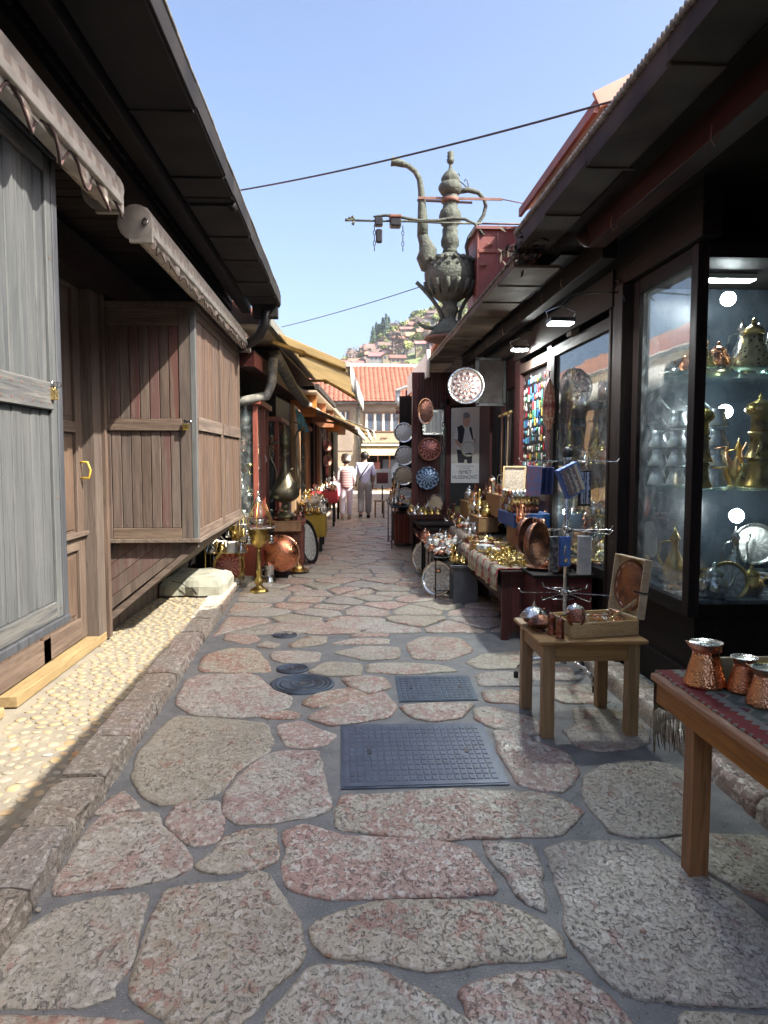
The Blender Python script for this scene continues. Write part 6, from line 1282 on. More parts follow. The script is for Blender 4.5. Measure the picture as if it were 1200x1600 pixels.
spread(.95,1.2,10.1,10.8,.735,22,['pot','cup','cezve'],['silver','tin','brass'],'in the upper dark tray','cups in the upper tray',(.8,1.3),.065)
spread(1.3,1.9,10.3,11.1,.30,22,['lidded_dish','pot','bowl','candlestick'],['brass','silver','black' if False else 'darkcopper','brightbrass'],'piled below the poster','wares piled below the poster',(1.2,1.9),.1,zf=lambda x,y:.62)
table('display_table','dark low table below the poster',1.28,1.98,10.25,11.15,.615,'darkwood')
t=thing('orange_vase','bright orange lacquered tube standing below the poster','vase',(1.80,10.6,.62),(R(8),R(10),0)); M().lathe([(.03,0),(.04,.05),(.04,.28),(.035,.3),(.001,.3)],14).build('body',simple('orange_lacquer',(.6,.10,.02),None,9,.3),t)
# blue table with wares and crate
bt=thing('blue_table','blue-topped metal table with thin black legs before the hanging column of trays','table',(.95,13.0,0)); m=M(); frame(m,.78,1.22,12.4,13.5,.72,.010); m.build('frame',MAT['blackmetal'],bt,world=True); pb('table_top',simple('teal_board',(.06,.14,.17),None,6,.5),bt,.76,1.24,12.38,13.52,.725,.745)
spread(.78,1.22,12.4,13.5,.747,60,['cezve','pot','cup','goblet','ewer','bowl'],['copper','silver','tin','copperflat','white','brass'],'on the blue-topped table','coffee sets on the blue table',(.9,1.5),.075)
ck=thing('wooden_crate','slatted brown crate under the blue-topped table','crate',(1.02,12.9,0)); 
for k in range(7): pb('slat',MAT['redcase'],ck,.84+k*.05,.84+k*.05+.036,12.6,12.62,.08,.6)
pb('box',MAT['darkwood'],ck,.84,1.19,12.63,13.2,.08,.6)
# ---- key-ring board
kb=thing('key_ring_board','tall board crowded with colourful key rings and magnets behind the rack','display board',(2.0,7.8,1.2)); pb('board',MAT['black'],kb,2.03,2.05,7.24,8.33,1.22,2.48)
cols=[(.55,.5,.42),(.5,.03,.04),(.06,.25,.12),(.05,.15,.40),(.6,.42,.08),(.12,.10,.09),(.7,.7,.68),(.10,.35,.40)]; kmats=[simple('key_ring_colour_%s'%n,c,None,30,.35) for n,c in zip(('cream','red','green','blue','yellow','dark','white','teal'),cols)]; krm=[]
for sh in range(3):
    for km in kmats:
        m=M()
        if sh==0: m.T=Matrix.Rotation(R(-90),4,'Y'); m.lathe([(.001,.008),(.024,.006),(.027,0)],12); m.T=Matrix.Diagonal((1,.75,1.5,1))@Matrix(); 
        elif sh==1: m.bx(-.004,.004,-.022,.022,-.034,.034)
        else: m.bx(-.003,.003,-.028,.028,-.018,.018); m.tube([(0,0,.018),(0,0,.05)],.003,4)
        krm.append(m.mesh('key_ring',km))
for i in range(11):
    for j in range(13):
        if grg.random()<.06: continue
        o=put('key_ring',grg.choice(krm),kb,(2.012,7.31+i*.094+grg.uniform(-.01,.01),1.30+j*.090+grg.uniform(-.012,.012)),(0,0,0),True)
        if j>6: o.scale=(1,1,1.25)
t=thing('beaded_ornament','long oval beaded red and gold ornament hanging before the key rings','ornament',aty(858,634,6.9)); m=M(); m.lathe([(.001,-.27),(.05,-.15),(.062,0),(.05,.15),(.001,.27)],14); m.build('body',radial('beaded_print',(.35,.12,.08),(.5,.42,.3),(.2,.05,.05),0,.5,9,60),t); M().tube([(0,0,.27),(0,0,.33)],.006,6).build('hook',MAT['black'],t)
# ================================================================ INSIDE THE GLASS CASES
MAT['satin']=simple('satin_tin',(.72,.73,.76),(.55,.57,.62),14,.35,.45,.05); MN['satin']='satin tin'
def tower(loc,label,s=1,mt='brass'):
    t=thing('pot_tower',label,'brass pot',loc); t.scale=(s,)*3; z=0
    for k in range(2): M().lathe([(.082,z),(.085,z+.008),(.08,z+.016),(.066,z+.05),(.056,z+.10),(.055,z+.145),(.064,z+.152),(.064,z+.165),(.05,z+.17)],24).build('tier',MAT[mt],t); z+=.17
    M().lathe([(.052,z),(.05,z+.09),(.058,z+.095),(.085,z+.12),(.088,z+.135),(.07,z+.165),(.035,z+.185),(.008,z+.195),(.014,z+.21),(.004,z+.225),(.001,z+.235)],24).build('domed_lid',MAT[mt],t); return t
tower((aty(1186,700,4.36).x,4.36,1.372),'tall tiered engraved brass pot with domed lid on the middle shelf of the near case',1.0,'brass'); tower((2.12,4.32,1.372),'tiered engraved brass pot farther back on the middle shelf',.9,'brass')
t=thing('pierced_lantern','pierced brass bell-shaped lantern on the top shelf of the near case','lantern',(aty(1177,550,4.34).x,4.34,2.085)); MAT['pierced']=embossed('pierced_brass',(.26,.23,.14),(.015,.015,.01),.4,.8,38,.9,'vor',None,.25,.32)
M().lathe([(.105,0),(.11,.01),(.10,.05),(.075,.12),(.055,.16),(.052,.20)],28).build('body',MAT['pierced'],t); M().lathe([(.052,.20),(.062,.21),(.055,.235),(.03,.25),(.014,.27),(.018,.285),(.001,.30)],24).build('cap',MAT['brass'],t)
for (x,y,k,m_,s) in((2.13,4.3,'bell','brightbrass',1.5),(2.52,4.55,'ewer','brass',1.2),(2.75,4.7,'pot','silver',1.7),(2.2,4.78,'lidded_dish','silver',1.4),(2.45,4.8,'pot','brass',1.6)): ware(k,m_,(x,y,2.085),'%s %s on the top shelf of the near glass case'%(MN[m_],k.replace('_',' ')),'wares on the top shelf',s)
# stacked bright coffee pots behind the street-side pane
for c in range(4):
    for r in range(4 if c>0 else 3):
        o=ware('cezve','satin',(2.10+.075*c,4.86-.115*c,1.372+.125*r),'shiny tinned coffee pot in the stacked rows behind the narrow pane','stacked shiny coffee pots',1.45,rz=R(100))
for (x,y) in((2.52,4.62),(2.60,4.42),(2.72,4.6)): ware('ewer','brass',(x,y,1.372),'slim brass ewer on the middle shelf beside the bulb','slim ewers on the middle shelf',1.3)
spread(2.08,2.85,4.2,4.9,.72,24,['lidded_dish','bowl','pot','ewer'],['silver','brass','tin'],'low in the near glass case','wares low in the near case',(1.4,2.0),.13)
spread(2.4,2.95,4.45,4.95,1.372,12,['ewer','pot','cezve'],['brass','silver','copper'],'at the back of the middle shelf in the near case','wares at the back of the near case',(1.4,2.),.14)
spread(2.1,2.95,4.3,4.95,2.085,12,['ewer','pot','lidded_dish'],['brass','silver','copper'],'at the back of the top shelf in the near case','wares at the back of the near case',(1.3,1.8),.16)
p=aty(1137,908,4.3); tray('dark engraved plate standing at the bottom of the near case',p,(-.3,-1,.25),.12,'tray_silver','brass'); p=aty(1180,850,4.75); tray('pale engraved plate standing behind, low in the near case',p,(-.3,-1,.2),.14,'tray_silver','silver')
t=thing('added_fill_lamp','added white fill lamp under the top of the near case','lamp',(2.40,4.58,2.66)); M().bx(-.16,.16,-.05,.05,0,.03).build('housing',MAT['white'],t); M().bx(-.15,.15,-.04,.04,-.006,-.001).build('glowing_panel',emis('added_fill_glow',(.92,.97,1),28),t)  # lamp added to brighten the wares in the near case
for z,nm in((.70,'bottom'),(1.055,'second'),(1.505,'third'),(2.005,'top')):
    spread(2.10,2.5,5.55,6.9,z,28,['ewer','pot','lidded_dish','goblet','cezve','spice_mill'],['brass','silver','copper','brightbrass','tin','darkcopper'],'on the %s shelf of the farther glass case'%nm,'wares on the %s shelf of the farther case'%nm,(1.2,1.9),.10)
# ================================================================ EWER SCULPTURE on the eave
s=.00212; sx0=aty(703,400,9.7).x; EB=Vector((sx0,9.7,3.11))
ew=thing('ewer_sculpture','giant grey-green metal ewer with curved spout standing on the right eave','sculpture',EB)
pr=[(80,5),(90,20),(105,17),(110,22),(125,17),(132,24),(150,20),(160,8),(190,12),(210,35),(240,54),(255,56),(265,50),(272,60),(290,70),(310,72),(330,60),(345,46),(385,48),(395,42),(420,48),(435,60),(460,68),(490,67),(515,55),(530,40),(545,48),(575,46),(585,48),(610,56),(640,54),(660,40),(670,44),(690,48),(700,72),(720,108),(750,136),(770,142),(778,150),(798,150),(806,155),(850,153),(890,138),(930,115),(960,85),(980,52),(1000,42),(1015,52),(1035,56),(1060,42),(1085,36),(1100,58),(1150,105),(1190,140)]
def seg(a,b): return px_prof([p for p in pr if a<=p[0]<=b],s,1200)
M().lathe(seg(80,160),20).build('finial',MAT['patina'],ew); M().lathe(seg(160,345),28,flute=.03,fn=10).build('lid',MAT['patina'],ew); M().lathe(seg(345,690),28,flute=.02,fn=9).build('neck',MAT['patina'],ew)
M().lathe(seg(690,778),40,flute=.025,fn=14).build('shoulder',MAT['patina'],ew); M().lathe(seg(778,980),40,flute=.012,fn=16).build('belly',MAT['patina'],ew); M().lathe(seg(980,1190),28).build('foot',MAT['patina'],ew)
M().lathe([(.001,-.03),(.30,-.03),(.335,-.01),(.33,.012),(.001,.02)],32).build('base_disc',MAT['rust'],ew)
cx0=660
def Q(l): return [((x-cx0)*s,0,(1200-y)*s) for x,y in l]
for k in range(18): a=2*PI*k/18; r=.318; m=M(); m.T=Matrix.Rotation(a,4,'Z')@Matrix.Translation((r,0,(1200-778)*s+.002))@Matrix.Rotation(R(90),4,'Y'); m.tube([(.017*math.cos(t*PI/5),.017*math.sin(t*PI/5),0) for t in range(11)],.005,5); m.build('ring_ornament',MAT['patina'],ew)
for k in range(16): a=2*PI*k/16+.1; m=M(); m.T=Matrix.Rotation(a,4,'Z'); m.sph((.285,0,(1200-735)*s),.034,6); m.T=Matrix.Rotation(a+.2,4,'Z'); m.sph((.30,0,(1200-835)*s),.022,5); m.build('boss',MAT['patina'],ew)
for k in range(14): a=2*PI*k/14; m=M(); m.T=Matrix.Rotation(a,4,'Z'); m.tube([(.318,0,(1200-860)*s),(.29,0,(1200-900)*s),(.235,0,(1200-945)*s)],[.03,.035,.012],6); m.build('leaf_ornament',MAT['patina'],ew)
M().tube(Q([(560,790),(525,770),(515,720),(525,670),(505,620),(490,580)]),[.05,.10,.13,.115,.08,.07],14).build('spout_bulb',MAT['patina'],ew); M().tube(Q([(492,590),(492,500),(487,400),(483,320),(472,250),(445,205),(405,175),(375,165)]),[.072,.068,.052,.042,.038,.035,.034,.034],14).build('spout',MAT['patina'],ew)
m=M(); m.tube(Q([(385,168),(360,160),(330,152),(300,148)]),[.036,.046,.052,.062],12,cap=False); m.build('spout_mouth',MAT['patina'],ew); m=M(); m.tube(Q([(306,149),(303,149)]),[.05,.05],12); m.build('mouth_hole',MAT['black'],ew)
M().tube(Q([(712,318),(770,308),(830,322),(868,360),(878,400),(866,455),(815,530),(775,590),(760,640),(768,700),(800,755),(812,800)]),[.034,.036,.03,.026,.025,.024,.022,.022,.022,.022,.02,.014],10).build('handle',MAT['patina'],ew)
M().tube(Q([(770,300),(735,270),(705,250),(698,222),(712,212),(716,226)]),.008,6).build('scroll',MAT['patina'],ew); M().tube(Q([(770,290),(765,255),(752,245),(745,258)]),.007,6).build('scroll',MAT['patina'],ew)
M().tube(Q([(455,862),(500,905),(550,960),(590,1015),(612,1070),(600,1115),(560,1140),(510,1135),(475,1115),(462,1105)]),[.026,.028,.028,.028,.028,.028,.027,.026,.022,.012],10).build('side_scroll',MAT['patina'],ew)
m=M(); m.tube(Q([(830,885),(790,930),(750,985),(725,1040),(722,1085),(738,1120)]),.026,10); m.build('side_scroll',MAT['patina'],ew)
for (y,r_) in((375,.11),): M().lathe([(r_,(1200-y)*s-.025),(r_+.008,(1200-y)*s-.02),(r_+.008,(1200-y)*s+.025),(r_,(1200-y)*s+.03)],24).build('iron_band',MAT['rust'],ew)
m=M(); m.beam(*[Vector(q)+Vector((0,-.06,0)) for q in Q([(460,370),(975,370)])],.012,.035); m.beam(*[Vector(q)+Vector((0,.06,0)) for q in Q([(460,366),(800,374)])],.012,.03); m.build('iron_strap',MAT['rust'],ew)
M().tube([Vector(Q([(975,370)])[0])+Vector((0,-.06,0)),Vector(Q([(1180,430)])[0])+Vector((0,-.2,0))],.007,5).build('stay_wire',MAT['rust'],ew)
tp=thing('tap_bar','long green metal bar with a tap and chains reaching out across the ewer','bracket',EB+Vector((0,-.42,0)))
M().tube(Q([(60,562),(200,563),(400,562),(600,568),(820,568)]),.014,8).build('bar',MAT['patina'],tp); M().tube(Q([(185,540),(260,530),(350,540),(450,557),(560,556),(650,540),(720,545),(780,572),(830,635)]),[.012,.02,.02,.02,.022,.022,.02,.018,.016],8).build('curved_bar',MAT['patina'],tp); M().tube(Q([(820,568),(1080,568)]),.012,8).build('wall_bar',MAT['rust'],tp)
m=M()
for (a,b) in(((60,562),(20,560)),((75,560),(62,538)),((75,564),(64,586)),((75,562),(40,548))): m.tube(Q([a,b]),[.012,.02],6)
m.build('star_finial',MAT['patina'],tp)
m=M(); x,y,z=Q([(312,565)])[0]; m.bx(x-.07,x+.07,-.07,.07,z-.07,z+.03,.015); m.build('black_block',MAT['blackmetal'],tp); m=M(); m.bx(x-.075,x+.075,-.075,.075,z+.03,z+.07,.02); m.build('rusty_cap',MAT['rust'],tp); x,y,z=Q([(215,570)])[0]; m=M(); m.bx(x-.05,x+.05,-.05,.05,z-.05,z+.05,.012); m.build('black_block',MAT['blackmetal'],tp); x,y,z=Q([(217,648)])[0]; m=M(); m.bx(x-.04,x+.04,-.03,.03,z-.085,z+.08,.02); m.build('hanging_weight',MAT['blackmetal'],tp)
for cxp in(190,356):
    for k in range(5): x,y,z=Q([(cxp,600+k*30)])[0]; m=M(); f=(lambda a:(x+.014*math.cos(a),0,z+.030*math.sin(a))) if k%2 else (lambda a:(x,.014*math.cos(a),z+.030*math.sin(a))); m.tube([f(a*PI/5) for a in range(11)],.005,5); m.build('chain_link',MAT['blackmetal'],tp)
# ================================================================ LEFT STREET SIDE WARES
# bronze ewer on carved chest
ch=thing('carved_chest','dark carved wooden chest standing on the street under the bronze ewer','chest',(-.80,10.55,0)); pb('body',MAT['redcase'],ch,-1.0,-.60,10.25,10.95,.03,.62); pb('lid',MAT['redcase'],ch,-1.02,-.58,10.23,10.97,.62,.67)
for z in(.04,.52): pb('rail',MAT['darkcopper'],ch,-.99,-.61,10.235,10.25,z,z+.09)
for k in range(3):
    for j in range(3): pb('carved_panel',MAT['darkcopper'],ch,-.985+k*.125,-.885+k*.125,10.236,10.25,.15+j*.12,.25+j*.12,ch=.006)
for j in range(3): pb('end_panel',MAT['darkcopper'],ch,-.60,-.59,10.3+j*.2,10.45+j*.2,.1,.55)
bs=.00141*.98; BB=Vector((aty(446,800,10.5).x,10.5,.70)); be=thing('bronze_ewer','tall dark bronze ewer with long spout and looped handle on the carved chest','jug',BB); MAT['bronze'].node_tree
pr2=[(480,3),(510,9),(560,26),(605,44),(635,55),(648,50),(660,52),(680,44),(690,50),(712,50),(740,34),(770,20),(785,38),(805,42),(822,38),(840,20),(900,25),(950,35),(1000,54),(1050,76),(1100,105),(1140,128),(1180,144),(1215,147),(1245,134),(1270,104),(1292,60),(1305,36),(1330,38),(1345,46),(1365,40),(1385,25),(1400,60),(1430,88),(1460,105)]
def seg2(a,b): return px_prof([p for p in pr2 if a<=p[0]<=b],bs,1460)
M().lathe(seg2(480,785),24).build('lid',MAT['bronze'],be); M().lathe(seg2(785,1305),32).build('body',MAT['bronze'],be); M().lathe(seg2(1305,1460),28).build('foot',MAT['bronze'],be)
Q2=lambda l:[((x-430)*bs,0,(1460-y)*bs) for x,y in l]
M().tube(Q2([(395,690),(350,682),(305,690),(275,725),(266,780),(285,850),(320,920),(340,980),(342,1060),(350,1110)]),.016,10).build('handle',MAT['bronze'],be)
M().tube(Q2([(545,1230),(562,1150),(558,1000),(550,850),(538,700),(535,640),(560,580),(600,545),(640,545)]),[.03,.026,.021,.018,.016,.015,.015,.02,.03],10).build('spout',MAT['bronze'],be); m=M(); m.tube(Q2([(460,950),(485,965),(515,945)]),[.012,.022,.006],8); m.tube(Q2([(455,945),(445,920)]),.008,5); m.build('bird_ornament',MAT['bronze'],be); M().tube(Q2([(480,490),(500,485),(560,487),(585,500)]),.012,6).build('finial_bar',MAT['bronze'],be)
t=thing('folding_chair','small brown folding wooden stand leaning beside the bronze ewer','stand',(-1.05,10.15,.62),(0,R(-22),0)); 
for x in(-.06,.06): M().bx(x-.015,x+.015,-.02,.02,0,.34).build('side_bar',MAT['tawny'],t)
for z in(.05,.15,.25): M().bx(-.06,.06,-.012,.012,z,z+.04).build('slat',MAT['tawny'],t)
crate('pale cardboard box on the near edge of the carved chest',-.98,-.62,10.1,10.24,.55,.67,'tawny','cardboard_box')
# round tray leaning at the chest end
tray('big round tray leaning on edge against the end of the carved chest',(-.545,10.75,.33),(.93,-.3,.2),.33,'tray_silver','blackmetal',name='round_tray')
# brass brazier stand
s3=.00135; SB=Vector((atz(405,926).x,atz(405,926).y,0)); bz=thing('brass_brazier','tall brass stand with scalloped bowl and domed canopy at the kerb','brazier',SB)
pr3=[(690,88),(705,84),(720,86),(790,80),(820,60),(845,30),(855,16),(900,15),(1030,18),(1050,28),(1075,24),(1100,18),(1130,40),(1150,42),(1170,24),(1190,36),(1205,60),(1215,80),(1240,82)]
M().lathe(px_prof([p for p in pr3 if p[0]>=850],s3,1240),24).build('stem',MAT['brass'],bz); M().lathe(px_prof([p for p in pr3 if p[0]<=855],s3,1240),28).build('bowl',MAT['brass'],bz)
m=M(); m.lathe([(.085,.735),(.16,.745),(.20,.765),(.195,.772),(.15,.757),(.001,.75)],48,flute=.06,fn=10); m.build('scalloped_rim',MAT['tin'],bz)
for k in range(3): a=k*2.09+.5; c,s_=math.cos(a),math.sin(a); m=M(); m.tube([(c*.15,s_*.15,.765),(c*.148,s_*.148,.83),(c*.09,s_*.09,.95),(c*.035,s_*.035,1.03),(c*.025,s_*.025,1.07)],.0085,6); m.build('canopy_rod',MAT['brass'],bz)
M().lathe([(.04,1.04),(.038,1.06),(.028,1.09),(.010,1.11),(.012,1.125),(.004,1.15),(.001,1.18)],18).build('canopy',MAT['tin'],bz)
m=M(); m.lathe([(.001,.78),(.03,.79),(.07,.83),(.06,.86),(.02,.83),(.001,.83)],16,flute=.2,fn=5); m.build('flower_cup',MAT['tin'],bz)
for k in range(3): a=k*2.09-.2; m=M(); m.lathe([(.035,0),(.038,.004),(.03,.05),(.022,.07),(.026,.085),(.001,.09)],14,(math.cos(a)*.15,math.sin(a)*.15,.58)); m.build('hanging_cup',MAT['tin'],bz)
# second brazier behind, top only seen
c=dup(bz,(-1.34,9.05,.10),label='second brass stand with looped canopy, behind under the bay corner'); c.scale=(.85,.85,.85)
# copper pan and mortar
p=aty(437,853,9.1); t=thing('copper_cauldron','large round copper cauldron turned on its side behind the brass stand','cauldron',(p.x,9.25,.35),(R(78),0,R(12))); M().lathe([(.001,-.17),(.10,-.165),(.18,-.12),(.222,-.04),(.228,.02),(.215,.05),(.205,.05),(.21,0),(.001,-.14)],36).build('body',MAT['copper'],t); M().lathe([(.205,.05),(.235,.055),(.235,.065),(.205,.06)],36).build('rim',MAT['copperflat'],t)
t.rotation_euler=(R(-82),0,R(-14))
p=atz(421,911); t=thing('mortar','waisted grey metal mortar on the street in front of the copper cauldron','mortar',(p.x,p.y,0)); M().lathe([(.085,0),(.09,.01),(.085,.03),(.062,.07),(.055,.12),(.06,.2),(.078,.225),(.074,.23),(.055,.2),(.001,.1)],28).build('body',MAT['tin'],t); M().tube([(-.05,0,.18),(-.10,0,.16),(-.10,0,.1),(-.06,0,.08)],.009,6).build('handle',MAT['tin'],t)
t=thing('table_stand','low box under the copper cauldron','box',(-.95,9.45,0)); M().bx(-.18,.2,.02,.3,0,.13).build('box',MAT['darkwood'],t)
# wire rack with bells/cezves
wr=thing('wire_rack','brass wire rack with rows of small pale jugs under the bay corner','rack',(-1.42,8.75,.06)); m=M()
X0,X1,Y0_,Y1_=-.22,.18,-.12,.2
for (x,y) in((X0,Y0_),(X1,Y0_),(X0,Y1_),(X1,Y1_)): M().tube([(x,y,0),(x,y,.78)],.008,6).build('post',MAT['brass'],wr)
for z in(.38,.76): M().tube([(X0,Y0_,z),(X1,Y0_,z),(X1,Y1_,z),(X0,Y1_,z),(X0,Y0_,z)],.006,5).build('shelf_rim',MAT['brass'],wr)
M().bx(X0,X1,Y0_,Y1_,.372,.378).build('shelf',MAT['brass'],wr); M().tube([(X0,Y0_,.76),(-.1,Y0_,.9),(.05,Y0_,.9),(X1,Y0_,.76)],.006,6).build('arch',MAT['brass'],wr)
for i in range(9): ware('cezve',['tin','brightbrass','white'][i%3],(-1.58+.115*(i%4),8.70+.11*(i//4),.44),'small pale coffee pot on the brass wire rack','coffee pots on the wire rack',1.6)
tray('dark oval brass tray leaning inside the wire rack',(-1.42,8.95,.25),(.2,-1,.1),.19,'tray_copper','brass',name='round_tray')
# kerb bits / rubble by rack
for i in range(10): tag(M().sph((0,0,0),grg.uniform(.02,.045),5,.6).build('rubble_stone',MAT['concrete'],None,(grg.uniform(-1.36,-1.22),grg.uniform(8.55,9.3),.08 if i<6 else .03),(i,0,i*2)),'small loose stone lying by the wire rack','stone','loose stones by the rack')
# cloth-covered tables up the left side
def drape(label,x0,x1,y0,y1,z,mat,drop,name='tablecloth'):
    t=thing(name,label,'tablecloth',((x0+x1)/2,(y0+y1)/2,z)); O=resample([(x0,y0),(x1,y0),(x1,y1),(x0,y1)],.07); n=len(O); cx,cy=(x0+x1)/2,(y0+y1)/2; vs=[(x,y,z) for x,y in O]; vs2=[(x+(x-cx)*.05+.014*math.sin(i*2.1),y+(y-cy)*.03+.014*math.sin(i*2.6),z-drop*(1+.05*math.sin(i))) for i,(x,y) in enumerate(O)]
    o=M().add(vs+vs2,[list(range(n))]+[[(k+1)%n,k,n+k,n+(k+1)%n] for k in range(n)],True); o.sm[0]=False; o.build('cloth',mat,t,world=True); return t
MAT['yellow']=simple('mustard_cloth',(.42,.28,.055),(.33,.21,.04),4,.85,0,.2,60); MAT['redcloth']=simple('red_cloth',(.42,.035,.045),(.3,.02,.03),4,.85,0,.2,60)
table('folding_table','low table under the mustard cloth',-.68,-.36,12.1,13.3,.60,'blackmetal'); drape('mustard yellow tablecloth hanging to knee height on the left side',-.69,-.35,12.09,13.31,.607,MAT['yellow'],.36)
spread(-.67,-.37,12.15,13.2,.61,34,['bowl','pot','lidded_dish','ewer','cup'],['silver','brightbrass','copper','white','tin'],'on the mustard-clothed table','silverware on the mustard cloth',(.9,1.6),.085)
table('folding_table','low table carrying white wares beyond the mustard cloth',-.85,-.40,13.9,15.2,.66,'blackmetal'); spread(-.83,-.42,13.95,15.1,.662,40,['bowl','pot','lidded_dish','ewer','cup'],['white','silver','tin','brightbrass'],'on the table beyond the mustard cloth','white wares beyond the mustard cloth',(1.,1.7),.09)
table('folding_table','thin black table under the red cloth',-.82,-.22,16.6,18.0,.80,'blackmetal'); drape('red tablecloth draped over a table farther up the left side',-.84,-.2,16.58,18.02,.807,MAT['redcloth'],.26)
spread(-.8,-.24,16.7,17.9,.81,40,['goblet','pot','cup','cezve'],['brightbrass','white','silver','copper'],'on the red-clothed table','wares on the red cloth',(1.,1.6),.09)
# wares inside the left show cases and piled before them
for ci,(cs,a,b) in enumerate(LC):
    y0=[9.35,11.2,15.6][ci]; y1=[10.7,12.7,16.6][ci]; z0=[.45,.4,.3][ci]; z1=[2.22,2.1,2.15][ci]
    for k in range(6): spread(a+.08,b-.10,y0+.1,y1-.1,z0+(z1-z0)*k/6+.008,12 if ci<2 else 5,['pot','lidded_dish','ewer','goblet','bowl'],['silver','tin','white','brass','copper'],'on a shelf of the %s show case on the left'%['nearest red-brown','second red-brown','orange'][ci],'wares in the %s left show case'%['nearest','second','orange'][ci],(1.1,1.7),.11)
spread(-1.05,-.62,9.75,10.1,.02,6,['pot','lidded_dish','bowl'],['darkcopper','brass','silver'],'on the ground before the carved chest','pots before the chest',(1.4,2.),.15)
spread(-1.0,-.62,10.3,10.9,.672,8,['trinket_box','bowl','pot'],['boxwood','brass','darkcopper'],'round the foot of the bronze ewer','small things round the ewer foot',(.9,1.3),.12)
# hanging plates and bright clutter farther up both sides
for i in range(10): y=19.95+.35*(i%5); tray('dark round plate hanging in the far left shop front',(fx(y)+.03,y,1.9-.42*(i//5)),(.9,-.45,0),.16,'tray_copper','darkcopper',group='plates in the far left shop front')
for (y0,y1,z,lab) in((18.6,21,.62,'third'),(22,25,.7,'fourth')):
    table('folding_table','low dark table, %s on the left side'%lab,fx(y0)+.05,fx(y0)+.5,y0,y1,z,'darkwood'); spread(fx(y0)+.07,fx(y0)+.48,y0+.05,y1-.05,z+.005,26,['pot','ewer','goblet','bowl'],['brass','silver','white','copper'],'on the %s left table'%lab,'wares on the %s left table'%lab,(1.2,2),.12)
for (y0,y1,z,lab) in((15.2,17.5,.66,'second'),(18.5,21,.7,'third'),(22,25,.7,'fourth')):
    a=gx(y0)-.12; table('folding_table','low dark table, %s on the far right side'%lab,a,a+.45,y0,y1,z,'redcase'); spread(a+.03,a+.42,y0+.05,y1-.05,z+.005,30,['pot','ewer','goblet','bowl','trinket_box'],['brass','silver','white','copper','blackmetal'],'on the %s far right table'%lab,'wares on the %s far right table'%lab,(1.2,2.1),.12)
t=thing('postcard_stand','red and white poster board standing beside the walkers','sign',(1.02,20.5,0)); M().tube([(0,0,0),(0,0,.8)],.02,6).build('post',MAT['blackmetal'],t); M().bx(-.26,.26,0,.02,.72,1.25).build('board',MAT['white'],t); M().bx(-.16,.16,-.01,-.001,.85,1.15).build('red_print',MAT['redpaint'],t)
t=thing('wooden_stool','small brown wooden stool beside the walkers','stool',(.88,19.2,0)); M().bx(-.14,.14,-.14,.14,.42,.45).build('seat',MAT['goldwood'],t)
for x in(-.11,.11):
    for y in(-.11,.11): M().bx(x-.015,x+.015,y-.015,y+.015,0,.42).build('leg',MAT['goldwood'],t)
